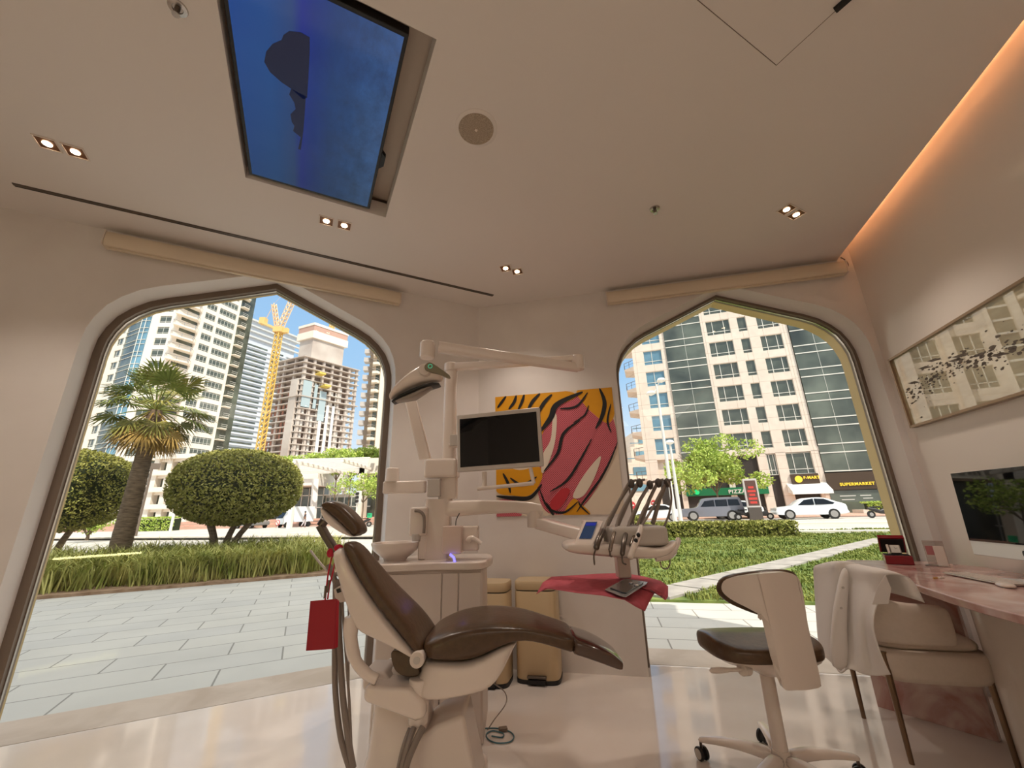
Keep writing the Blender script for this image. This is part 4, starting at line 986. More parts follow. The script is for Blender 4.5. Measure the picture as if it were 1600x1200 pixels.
cassette(fb, 1.31, 3.32, 'long cream roller blind cassette over the right window', AB)

# ---- pop-art panel on the wall: bold generic shapes of the same size and colours
def panel():
    root = thing('pop_art_panel', 'square unframed pop-art print in yellow, black and dotted pink', 'artwork', fb(0.72, 1.708, 0), AB)
    S = 1.10
    def P2(x, y, d=0): return V(((x - .5) * S, -.006 - d, (.5 - y) * S))        # x right, y down, both 0..1
    b = MB(); b.prism([V((-S / 2, -.006, -S / 2)), V((S / 2, -.006, -S / 2)), V((S / 2, -.006, S / 2)), V((-S / 2, -.006, S / 2))], (0, .006, 0)); b.build('backing_panel', mat('cream_print', s2l(226, 208, 186), .5), root, smooth=0)
    yel = mat('mustard_ink', s2l(226, 156, 12), .5); blk = mat('black_ink', (.008, .008, .01), .5)
    pk = mat('pink_dots', s2l(216, 96, 112), .5); nt = pk.node_tree; bs = nt.nodes['Principled BSDF']
    tcn = nt.nodes.new('ShaderNodeTexCoord'); mp = nt.nodes.new('ShaderNodeMapping'); mp.inputs['Rotation'].default_value = (0, R(45), 0); mp.inputs['Scale'].default_value = (75, 75, 75)
    fr = nt.nodes.new('ShaderNodeVectorMath'); fr.operation = 'FRACTION'; sb = nt.nodes.new('ShaderNodeVectorMath'); sb.operation = 'SUBTRACT'; sb.inputs[1].default_value = (.5, .5, .5)
    ml = nt.nodes.new('ShaderNodeVectorMath'); ml.operation = 'MULTIPLY'; ml.inputs[1].default_value = (1, 0, 1)
    ln = nt.nodes.new('ShaderNodeVectorMath'); ln.operation = 'LENGTH'; rp = nt.nodes.new('ShaderNodeValToRGB'); rp.color_ramp.interpolation = 'CONSTANT'
    rp.color_ramp.elements[0].color = s2l(120, 30, 44); rp.color_ramp.elements[1].position = .33; rp.color_ramp.elements[1].color = s2l(226, 116, 128)
    L = nt.links.new; L(tcn.outputs['Object'], mp.inputs[0]); L(mp.outputs[0], fr.inputs[0]); L(fr.outputs[0], sb.inputs[0]); L(sb.outputs[0], ml.inputs[0]); L(ml.outputs[0], ln.inputs[0]); L(ln.outputs['Value'], rp.inputs[0]); L(rp.outputs[0], bs.inputs['Base Color'])
    lay = [0]
    def shape(name, m, *polys):
        lay[0] += 1; b = MB()
        for pl in polys:
            c = cr([V((x, y, 0)) for x, y in pl], 6, closed=True)
            c = [V((min(max(p.x, 0), 1), min(max(p.y, 0), 1), 0)) for p in c]
            b.prism([P2(p.x, p.y, .0012 * lay[0]) for p in c], (0, .001, 0))
        b.build(name, m, root, smooth=0)
    def stroke(b, pts, w, z):
        c = cr([V((x, y, 0)) for x, y in pts], 8); n = len(c); l_, r_ = [], []
        for i, p in enumerate(c):
            t = (c[min(i + 1, n - 1)] - c[max(i - 1, 0)]).normalized(); nn_ = V((-t.y, t.x, 0)); ww = w * (math.sin(math.pi * (i + .6) / (n + .2)) ** .6)
            l_.append(p + nn_ * ww); r_.append(p - nn_ * ww)
        cl = lambda v: (min(max(v.x, 0), 1), min(max(v.y, 0), 1))
        for i in range(n - 1):
            q = [cl(l_[i]), cl(l_[i + 1]), cl(r_[i + 1]), cl(r_[i])]
            b.prism([P2(x, y, z) for x, y in q], (0, .0008, 0))
    # field of dots, yellow sweeps, cream leaf-shaped highlights
    shape('dotted_field', pk, [(.42, .30), (.55, .10), (.75, .05), (.96, .20), (1.0, .45), (.94, .58), (.84, .76), (.66, .96), (.42, .98), (.34, .80), (.36, .55)])
    shape('yellow_sweep', yel, [(0, 0), (.3, 0), (.62, 0), (.70, .06), (.52, .14), (.44, .28), (.36, .40), (.20, .38), (.0, .34)], [(.72, .0), (1, 0), (1, .22), (.94, .30), (.84, .22), (.76, .12)],
          [(0, .60), (.2, .64), (.36, .62), (.38, .72), (.28, .84), (.14, .84), (0, .80)], [(.55, .97), (.62, .88), (.68, .92), (.74, 1), (.55, 1)])
    shape('dotted_corner', pk, [(0, .88), (.16, .88), (.20, 1), (0, 1)])
    shape('cream_leaf', mat('cream_ink', s2l(232, 216, 196), .5), [(.40, .52), (.47, .40), (.50, .20), (.53, .22), (.50, .44), (.42, .64), (.38, .66)], [(.62, .86), (.72, .70), (.86, .56), (.80, .72), (.70, .86)])
    shape('red_band', mat('red_ink', s2l(196, 50, 60), .5), [(.44, .90), (.54, .80), (.60, .82), (.52, .94), (.46, .96)])
    b = MB(); z = .0012 * (lay[0] + 1)
    for s_, w in (([(.02, .10), (.06, .05), (.10, 0)], .012), ([(.12, .12), (.17, .06), (.19, 0)], .014), ([(.20, .14), (.24, .06), (.26, 0)], .013), ([(.28, .16), (.33, .07), (.40, .0)], .015), ([(.34, .24), (.42, .10), (.50, .02)], .016),
                  ([(.38, .34), (.48, .22), (.54, .11), (.76, .02)], .024), ([(.56, .15), (.70, .14), (.80, .03)], .010), ([(.90, 0), (.93, .12), (.90, .24), (.84, .34)], .017), ([(.80, .14), (.76, .22), (.66, .28)], .007),
                  ([(.98, .14), (.94, .28), (.96, .38)], .008), ([(.40, .66), (.52, .52), (.58, .36), (.72, .26)], .013), ([(1, .46), (.93, .60), (.84, .74), (.72, .88), (.64, .98)], .009), ([(.44, .82), (.58, .74), (.70, .58), (.80, .42)], .010), ([(0, .84), (.14, .86), (.28, .86), (.38, .76)], .016), ([(.06, .66), (.10, .74), (.12, .82)], .012), ([(.12, .70), (.22, .76), (.34, .70)], .012),
                  ([(.36, .80), (.42, .94), (.54, .98), (.66, .90)], .009), ([(.66, .90), (.68, .94), (.74, 1)], .007), ([(.40, .90), (.44, .96), (.46, 1)], .012)):
        stroke(b, s_, w, z)
    b.build('ink_strokes', blk, root, smooth=0)
panel()

# ---- framed picture on the right wall
def picture():
    z0, z1 = 1.715, 2.255; v0, v1 = -0.13, -1.62; root = thing('framed_picture', 'wide abstract picture in a thin champagne frame on the right wall', 'picture', fc((v0 + v1) / 2, (z0 + z1) / 2, 0), AC)
    w, h = abs(v1 - v0), z1 - z0
    fr = MB(); t = .016
    for a_, b_ in (((-w / 2, -h / 2), (-w / 2 + t, h / 2)), ((w / 2 - t, -h / 2), (w / 2, h / 2)), ((-w / 2, -h / 2), (w / 2, -h / 2 + t)), ((-w / 2, h / 2 - t), (w / 2, h / 2))):
        fr.bb((a_[0], 0.001, a_[1]), (b_[0], .045, b_[1]))
    fr.build('frame', mat('champagne_frame', s2l(150, 124, 98), .35, metal=.5), root, smooth=0)
    m = noisy(mat('abstract_canvas', s2l(172, 156, 120), .6), s2l(160, 142, 106), s2l(188, 174, 140), 2.2, 6, stretch=(1, 1, 4))
    c = MB(); c.bb((-w / 2 + t, .004, -h / 2 + t), (w / 2 - t, .03, h / 2 - t)); c.build('canvas', m, root, smooth=0)
    mb_ = m.node_tree.nodes['Principled BSDF']; mb_.inputs['Coat Weight'].default_value = 1; mb_.inputs['Coat Roughness'].default_value = 0.01; mb_.inputs['Coat IOR'].default_value = 2.3
    rr = random.Random(2); ink = MB()
    for k in range(420):
        s_ = rr.uniform(-1, 1); x = s_ * w * .46; z = math.sin(s_ * 3) * .06 + rr.gauss(0, .045) + .10 * s_ * -1; r_ = abs(rr.gauss(0, .004)) + .001
        ink.prism([(x + r_ * 2.2 * math.cos(a) * rr.uniform(.6, 1.2), .0302, z + r_ * math.sin(a) * rr.uniform(.6, 1.2)) for a in (0, 1.05, 2.1, 3.1, 4.2, 5.2)], (0, .001, 0))
    for k in range(9):
        x = rr.uniform(-.4, .4) * w; z = rr.gauss(0, .05); ink.prism([(x, .0302, z), (x + .09, .0302, z + .012), (x + .13, .0302, z + .03), (x + .05, .0302, z + .024)], (0, .001, 0))
    ink.build('ink_marks', mat('dark_ink', s2l(96, 84, 72), .7), root, smooth=0)
picture()
# ================================================================= DENTAL CHAIR
def pr(px, Y): return at(px[0], px[1], Y)
def outline_prism(mb, pts, Y, depth, m=0, n=5, smoothit=True):
    q = [pr(p, Y) for p in pts]
    if smoothit: q = cr(q, n, closed=True)
    q = [V((p.x, Y, p.z)) for p in q]
    mb.prism(q, (0, depth, 0), m); return mb
YN, YF = 1.92, 2.33
def dental_chair():
    root = thing('dental_chair', 'reclining dental chair with brown cushions and a white shell', 'dental chair', (-0.38, 2.1, 0))
    I = -root.location
    def sh(mb): mb.v = [v + I for v in mb.v]; return mb
    # backrest cushion: front and back outline of its near side
    front = [(536, 848), (543, 846), (553, 853), (564, 872), (576, 894), (590, 918), (607, 942), (627, 965), (645, 989), (658, 1011), (664, 1026), (664, 1036)]
    back = [(534, 854), (536, 862), (543, 877), (553, 899), (566, 921), (580, 942), (595, 962), (611, 982), (628, 1002), (644, 1022), (654, 1034), (660, 1040)]
    up = [pr(p, YN) for p in front]; lo = [pr(p, YN) for p in back]
    sh(MB().loft(side_loft(up, lo, YN, YF, 3.6, 32, ends=False, yn=[.22, .28, .36, .45, .55, .65, .75, .82, .86, .88, .86, .84]))).build('backrest_cushion', P['brown'], root, sub=1)
    # white shell behind it
    sf = [(529, 853), (540, 876), (551, 898), (565, 921), (579, 941), (595, 962), (611, 982), (628, 1003), (644, 1023), (656, 1036)]
    sb = [(516, 860), (520, 884), (527, 910), (534, 936), (540, 960), (548, 987), (570, 997), (598, 1008), (626, 1020), (645, 1034)]
    up = [pr(p, YN - .01) for p in sf]; lo = [pr(p, YN - .01) for p in sb]
    sh(MB().loft(side_loft(up, lo, YN - .01, YF + .005, 5, 28, ends=False, yn=[.28, .34, .42, .52, .62, .72, .80, .88, .9, .9]))).build('backrest_shell', P['white'], root, sub=1)
    # curved loop handle under the shell
    hp = [pr(p, YN + .02) for p in ((550, 962), (548, 995), (555, 1030), (572, 1052), (590, 1062))]
    sh(MB().tube(cr(hp, 6), [.032] * 6 + [.028] * 6 + [.024] * 7 + [.022] * 6, 10)).build('back_link', P['white'], root, sub=1)
    # hinge
    h = pr((651, 1032), YN - .02)
    sh(MB().cyl(h, h + V((0, .05, 0)), .030)).build('hinge_cap', P['white_m'], root, bevel=.004)
    sh(MB().cyl(h + V((0, -.004, 0)), h, .014)).build('hinge_bolt', P['greyw'], root, bevel=.001)
    # seat cushion
    U = [(650, 1012), (672, 998), (698, 987), (726, 980), (756, 977), (785, 978), (812, 979), (838, 983), (862, 989), (886, 994), (906, 1001)]
    L_ = [(656, 1034), (684, 1037), (712, 1041), (736, 1039), (760, 1029), (782, 1015), (808, 1005), (832, 1006), (856, 1012), (882, 1020), (904, 1028)]
    up = [pr(p, YN) for p in U]; lo = [pr(p, YN) for p in L_]
    sh(MB().loft(side_loft(up, lo, YN - .0, YF + .05, 4.6, 36, ends=False, yn=[.9, .95, 1, 1, 1, .96, .88, .80, .72, .66, .62]))).build('seat_cushion', P['brown'], root, sub=1)
    # glossy clear-capped foot end
    U = [(896, 997), (902, 999), (918, 1004), (938, 1011), (958, 1022), (971, 1031), (978, 1037)]
    L2 = [(896, 1027), (902, 1029), (918, 1034), (938, 1041), (958, 1048), (970, 1052), (977, 1050)]
    up = [pr(p, YN) for p in U]; lo = [pr(p, YN) for p in L2]
    sh(MB().loft(side_loft(up, lo, YN + .0, YF - .0, 4.0, 30, ends=False, yn=[.60, .64, .64, .63, .60, .56, .52]))).build('foot_cover', mat('glossy_foot_cover', s2l(80, 58, 46), .12, coat=.6), root, sub=1)
    # seat shell
    U = [(655, 1036), (672, 1036), (700, 1040), (728, 1041), (755, 1031), (780, 1015), (800, 1008), (818, 1006)]
    L3 = [(630, 1092), (650, 1104), (680, 1101), (710, 1096), (740, 1090), (766, 1082), (782, 1062), (800, 1020)]
    up = [pr(p, YN) for p in U]; lo = [pr(p, YN) for p in L3]
    sh(MB().loft(side_loft(up, lo, YN, YF + .03, 7, 28))).build('seat_shell', P['white'], root, sub=1)
    # grey gusset behind the hinge
    b = outline_prism(MB(), [(612, 1018), (640, 1024), (650, 1040), (655, 1054), (634, 1058), (616, 1046)], YN + .05, .3)
    sh(b).build('bellows', P['brown'], root, bevel=.01)
    # lifting arm and column
    b = outline_prism(MB(), [(568, 1072), (640, 1076), (664, 1100), (664, 1124), (648, 1129), (566, 1098)], YN + .0, .16, smoothit=False); sh(b).build('lift_arm', P['white'], root, bevel=.02, seg=4)
    b = outline_prism(MB(), [(566, 1050), (600, 1050), (610, 1064), (640, 1064), (646, 1080), (566, 1080)], YN + .08, .16, smoothit=False); sh(b).build('arm_bracket', P['white_m'], root, bevel=.012, seg=3)
    k = pr((651, 1110), YN + .02); sh(MB().cyl(k + V((0, .04, .10)), k + V((0, .04, -.06)), .045, .04)).build('pivot_post', P['white'], root, bevel=.006)
    # base
    bs = MB(); bs.box((-.37, 2.18, .05), (.42, .44, .10)); bs.v = [V((v.x, v.y, v.z)) for v in bs.v]; sh(bs).build('base_plate', P['white'], root, bevel=.03, seg=4)
    ft = MB(); x0 = pr((585, 1120), 2.14).x; ft.loft([ring((-.52, 2.16, z), (a, 0, 0), (0, b_, 0), 4, 24) for z, a, b_ in ((.10, .20, .17), (.16, .15, .14), (.30, .12, .12), (.50, .12, .12), (.56, .13, .12))]); sh(ft).build('column', P['white'], root, sub=1)
    hb = MB(); hb.prism([(-.54, 2.04, .10), (-.165, 2.04, .10), (-.24, 2.04, .385), (-.36, 2.04, .35), (-.45, 2.04, .29)], (0, .26, 0)); sh(hb).build('foot_housing', P['white'], root, bevel=.02, seg=4)
    # cables out of the housing
    for j, (p0, p1) in enumerate((((640, 1138), (622, 1200)), ((647, 1137), (628, 1200)), ((661, 1136), (634, 1200)))):
        a_ = pr(p0, 1.94); b_ = pr(p1, 1.90); a_.z += 0
        sh(MB().tube(cr([a_, a_ + (b_ - a_) * .45 + V((0, -.015, .01)), b_, V((b_.x - .03, b_.y + .02, .11))], 5), [.007, .012, .013][j], 8)).build('cable', P['hose'], root)
    # headrest
    hr = [(500, 789), (504, 784), (513, 781), (524, 784), (537, 793), (549, 805), (558, 816), (562, 827), (560, 834)]
    hl = [(500, 791), (503, 794), (509, 800), (517, 807), (526, 815), (535, 824), (542, 831), (549, 837), (554, 838)]
    yc0, yc1 = 1.98, 2.11
    up = [pr(p, yc0) for p in hr]; lo = [pr(p, yc0) for p in hl]
    pad = sh(MB().loft(side_loft(up, lo, yc0, yc1, 3.4, 28, ends=False))).build('headrest_pad', P['brown'], root, sub=1)
    sl = [(499, 793), (498, 799), (500, 808), (506, 817), (515, 825), (525, 831), (535, 836), (545, 839), (552, 839)]
    up = [pr(p, yc0) for p in hl]; lo = [pr(p, yc0) for p in sl]
    sh(MB().loft(side_loft(up, lo, yc0 + .005, yc1 - .01, 3.0, 28, ends=False))).build('headrest_shell', P['white'], root, sub=1)
    yb = 2.10
    pts = [at(x, y, yb) for x, y in ((508, 812), (501, 822), (510, 838), (520, 854), (526, 868))]
    sh(MB().tube([pts[0], pts[1]], .022, 10)).build('headrest_joint', P['dsteel'], root, bevel=.004)
    mb = MB(); r_ = []
    for p_, q_ in zip(pts[1:], pts[1:]): r_.append(ring(p_, (.014, 0, .006), (0, .028, 0), 5, 16))
    mb.loft(r_); sh(mb).build('headrest_bar', P['dsteel'], root)
dental_chair()

# ---- red card hanging on a ribbon from the headrest bar
def red_card():
    Y = 1.95; root = thing('red_card', 'plain dark red card hanging on a ribbon from the chair back', 'card', at(505, 975, Y))
    I = -root.location
    b = MB(); q = [at(x, y, Y) for x, y in ((485, 939), (524, 936), (521, 1014), (478, 1017))]; b.prism([V((p.x, Y, p.z)) + I for p in q], (0.006, .003, 0)); b.build('card_sheet', P['red'], root, smooth=0)
    b = MB(); q = [at(x, y, Y) for x, y in ((522.5, 937), (526, 940), (524, 1013), (519.5, 1014))]; b.prism([V((p.x, Y + .004, p.z)) + I for p in q], (0.004, .012, 0)); b.build('folded_edge', mat('red_card_edge', s2l(190, 32, 50), .5), root, smooth=0)
    rb = mat('red_ribbon', s2l(190, 20, 50), .5)
    for j, pts in enumerate((((528, 858), (519, 870), (514, 890), (511, 910), (508, 938)), ((530, 862), (524, 876), (520, 895), (515, 915), (512, 936)))):
        o = MB().tube(cr([at(x, y, 1.99 if k < 2 else Y) + I for k, (x, y) in enumerate(pts)], 5), .0035, 6).build('ribbon', rb, root)
    b = MB(); p = at(529, 856, 1.98) + I; b.ball(p, (.022, .014, .016)); b.ball(p + V((-.035, -.005, -.02)), (.014, .01, .02)); b.build('bow', rb, root)
    for x, y in ((508, 925), (513, 916)):
        b = MB(); p = at(x, y, Y - .005) + I; b.box(p, (.008, .006, .05), rz=.2); b.build('clip', P['dsteel'], root, smooth=0)
red_card()
# ---- suction hose set hanging beside the chair
def suction():
    root = thing('suction_hose_set', 'grey suction hoses hanging from a clip behind the chair back', 'hose', at(530, 950, 2.2)); I = -root.location
    for j, (pts, r_) in enumerate(((((524, 905), (524, 940), (523, 1010), (524, 1080), (532, 1150), (546, 1200)), .013), (((529, 905), (529, 960), (532, 1030), (536, 1090), (545, 1160), (552, 1200)), .014), (((535, 900), (536, 960), (541, 1030), (546, 1100), (549, 1170), (551, 1200)), .006), (((543, 920), (545, 980), (545, 1050), (545, 1110), (548, 1160), (552, 1200)), .004))):
        o = MB().tube(cr([at(x, y, 2.2) + I for x, y in pts], 8), r_, 10).build('hose', P['hose'], root)
    b = MB(); q = [at(x, y, 2.185) + I for x, y in ((521, 921), (534, 913), (541, 928), (543, 940), (531, 942), (523, 934))]; b.prism([V((p.x, q[0].y, p.z)) for p in q], (0, .035, 0)); b.build('holder_clip', P['white_m'], root, bevel=.004)
    b = MB(); q = [at(x, y, 2.18) + I for x, y in ((525, 921), (531, 919), (533, 925), (527, 927))]; b.prism([V((p.x, q[0].y, p.z)) for p in q], (0, .004, 0)); b.build('tag_print', P['black'], root, smooth=0)
    for pts, r_ in ((((513, 882), (519, 896), (525, 912)), .014), (((526, 896), (534, 900), (541, 918)), .012), (((485, 860), (497, 876), (512, 893)), .006)):
        MB().tube(cr([at(x, y, 2.2) + I for x, y in pts], 5), r_, 8).build('suction_tip', P['hose'] if r_ > .01 else P['greyw'], root)
suction()
# ================================================================= DENTAL UNIT (cabinet, bowl, column)
UY0, UY1 = 2.66, 3.06
def dental_unit():
    root = thing('dental_unit', 'white dental unit cabinet with spittoon bowl, column and swing arms', 'dental unit', (-.52, 2.84, 0)); I = -root.location
    def sh(mb): mb.v = [v + I for v in mb.v]; return mb
    xl, xr = -.83, -.205; zt = .875
    b = MB(); b.bb((xl, UY0, .0), (xr, UY1, zt)); sh(b).build('cabinet_body', P['white_m'], root, bevel=.012)
    # doors on the front
    xs = [xl + .01, at(690, 950, UY0).x, at(716, 950, UY0).x, xr - .008]
    for a_, c_ in zip(xs, xs[1:]):
        d = MB(); d.bb((a_ + .003, UY0 - .012, .30 if c_ > -.3 else .16), (c_ - .003, UY0 - .001, zt - .02)); sh(d).build('door', P['white_m'], root, bevel=.004)
    d = MB(); d.bb((xs[2] + .003, UY0 - .012, .02), (xs[3] - .003, UY0 - .001, .27)); pl = sh(d).build('socket_panel', P['white_m'], root, bevel=.004)
    q = at(741, 1143, UY0 - .013); d = MB(); d.box((q.x, UY0 - .014, q.z), (.036, .006, .042)); sh(d).build('socket', P['black'], root, smooth=0)
    # worktop
    t = MB(); t.prism(cr([V(p) for p in ((xl - .02, UY0 - .03, zt), (-.5, UY0 - .035, zt), (xr + .01, UY0 - .03, zt), (xr + .015, UY1, zt), (-.5, UY1 + .02, zt), (xl - .03, UY1 - .05, zt))], 6, closed=True), (0, 0, .045)); sh(t).build('worktop', P['white'], root, bevel=.012, seg=3)
    # spittoon bowl on a foot
    bc = at(618, 868, 2.80); bx = bc.x; zb = zt + .045
    prof = [(.0, zb), (.07, zb), (.075, zb + .012), (.10, zb + .03), (.142, zb + .065), (.155, zb + .10), (.153, zb + .108), (.142, zb + .104), (.128, zb + .07), (.06, zb + .04), (.0, zb + .035)]
    sh(MB().lathe([(r, z) for r, z in prof], (bx, 2.80, 0), 40)).build('spittoon_bowl', P['white'], root)
    # cup filler and its housing
    q0 = at(642, 792, 2.78); q1 = at(668, 850, 2.78)
    d = MB(); d.bb((q0.x, 2.74, q1.z + .05), (q1.x, 2.82, q0.z)); sh(d).build('filler_housing', P['white'], root, bevel=.018, seg=4)
    d = MB(); d.bb((at(655, 850, 2.8).x, 2.76, zb), (at(668, 850, 2.8).x, 2.82, q0.z - .08)); sh(d).build('filler_post', P['white'], root, bevel=.012, seg=3)
    sh(MB().tube(cr([at(x, y, 2.735) for x, y in ((648, 798), (656, 799), (662, 806), (663, 820), (662, 833))], 5), .010, 10)).build('filler_spout', P['hose'], root)
    d = MB(); k = at(650, 846, 2.76); sh(d.cyl((k.x, 2.76, k.z + .0), (k.x, 2.76, k.z + .045), .026, .030)).build('cup_holder', P['greyw'], root, bevel=.003)
    # column with the blocks stacked on it
    cx = at(690, 800, 2.84).x
    d = MB(); d.loft([ring((cx - .02, 2.84, z), (.085, 0, 0), (0, .075, 0), 6, 24) for z in (zb, zb + .02, 1.27, 1.29)]); sh(d).build('column_lower', P['white'], root)
    d = MB(); a_ = at(661, 747, 2.75); b_ = at(716, 715, 2.75); d.bb((a_.x, 2.75, a_.z), (b_.x - .01, 2.93, b_.z)); sh(d).build('column_collar', P['white'], root, bevel=.022, seg=4)
    px_ = at(702, 700, 2.84).x
    d = MB(); d.loft([ring((px_, 2.84, z), (.062, 0, 0), (0, .055, 0), 5, 24) for z in (1.29, 1.30, 1.52)]); sh(d).build('column_neck', P['white'], root)
    zt2 = at(702, 578, 2.84).z
    d = MB(); d.loft([ring((px_ + .0, 2.84, z), (r, 0, 0), (0, r, 0), 2.4, 24) for z, r in ((1.50, .048), (zt2 - .04, .045), (zt2, .038))]); sh(d).build('lamp_pole', P['white'], root)
    d = MB(); d.bb((at(704, 682, 2.78).x, 2.76, at(704, 697, 2.78).z), (at(716, 682, 2.78).x, 2.80, at(704, 680, 2.78).z)); sh(d).build('switch_block', P['greyw'], root, bevel=.004)
    d = MB(); k = at(681, 761, 2.73); d.bb((at(668, 747, 2.74).x, 2.74, at(680, 776, 2.74).z), (at(688, 747, 2.74).x, 2.80, at(680, 748, 2.74).z)); sh(d).build('latch_block', P['greyw'], root, bevel=.006)
    # assistant arm to the left
    y_ = 2.86; a_ = at(598, 752, y_); b_ = at(664, 770, y_); d = MB(); d.bb((a_.x, y_, b_.z), (b_.x, y_ + .06, a_.z)); sh(d).build('assistant_arm', P['white'], root, bevel=.012, seg=3)
    d = MB(); k = at(611, 742, y_); d.cyl((k.x, y_ + .03, a_.z - .005), (k.x, y_ + .03, k.z + .05), .05, .046); sh(d).build('arm_swivel', P['white'], root, bevel=.008)
    # brace that leans up to the lamp
    p0, p1 = at(665, 718, 2.84), at(640, 618, 2.80); d = MB(); d.loft([ring(p0, (.042, 0, 0), (0, .03, 0), 5, 20), ring(p0 + (p1 - p0) * .6, (.042, 0, 0), (0, .026, 0), 5, 20), ring(p1, (.042, 0, 0), (0, .022, 0), 5, 20)]); sh(d).build('leaning_arm', P['white'], root)
    # delivery arm
    y_ = 2.80; a_, b_ = at(688, 777, y_), at(688, 800, y_); e_ = at(845, 778, 2.70)
    d = MB(); d.loft([ring(V((x, yy, z)), (0, w_, 0), (0, 0, h_), 5, 20) for x, yy, z, w_, h_ in ((a_.x, 2.82, 1.225, .05, .055), (-.2, 2.79, 1.232, .05, .045), (0.0, 2.75, 1.228, .05, .038), (.10, 2.72, 1.215, .05, .04), (.165, 2.70, 1.205, .045, .036))]); sh(d).build('delivery_arm', P['white'], root)
    k = at(832, 800, 2.72); d = MB(); d.cyl((k.x + .015, 2.71, 1.20), (k.x + .015, 2.71, 1.10), .052); sh(d).build('arm_joint', P['white_m'], root, bevel=.006)
    # front box with a lever, blue light strip under it
    a_, b_ = at(693, 822, 2.68), at(722, 864, 2.68); d = MB(); d.bb((a_.x, 2.64, b_.z), (b_.x, 2.78, a_.z)); sh(d).build('control_box', mat('rosy_plastic', s2l(222, 196, 184), .2), root, bevel=.006)
    a_, b_ = at(723, 822, 2.74), at(748, 860, 2.74); d = MB(); d.bb((a_.x - .01, 2.72, b_.z), (b_.x, 2.80, a_.z)); sh(d).build('side_box', P['white'], root, bevel=.01)
    d = MB(); d.tube(cr([at(x, y, 2.69) for x, y in ((731, 846), (735, 841), (742, 842), (752, 849))], 4), [.018] * 4 + [.016] * 4 + [.012] * 5, 10); sh(d).build('lever', P['white'], root)
    d = MB(); sh(d.tube([at(x, y, 2.625) for x, y in ((703, 866), (709, 871), (711, 880), (711, 888))], .007, 8)).build('blue_light_strip', mat('blue_led', (.1, .1, 1), emit=(.14, .12, 1.0), es=2.2), root)
    d = MB(); p = cr([at(x, y, 2.75) for x, y in ((718, 802), (713, 812), (712, 822))], 4); sh(d.tube(p, .003, 5)).build('thin_cable', P['black'], root)
dental_unit()
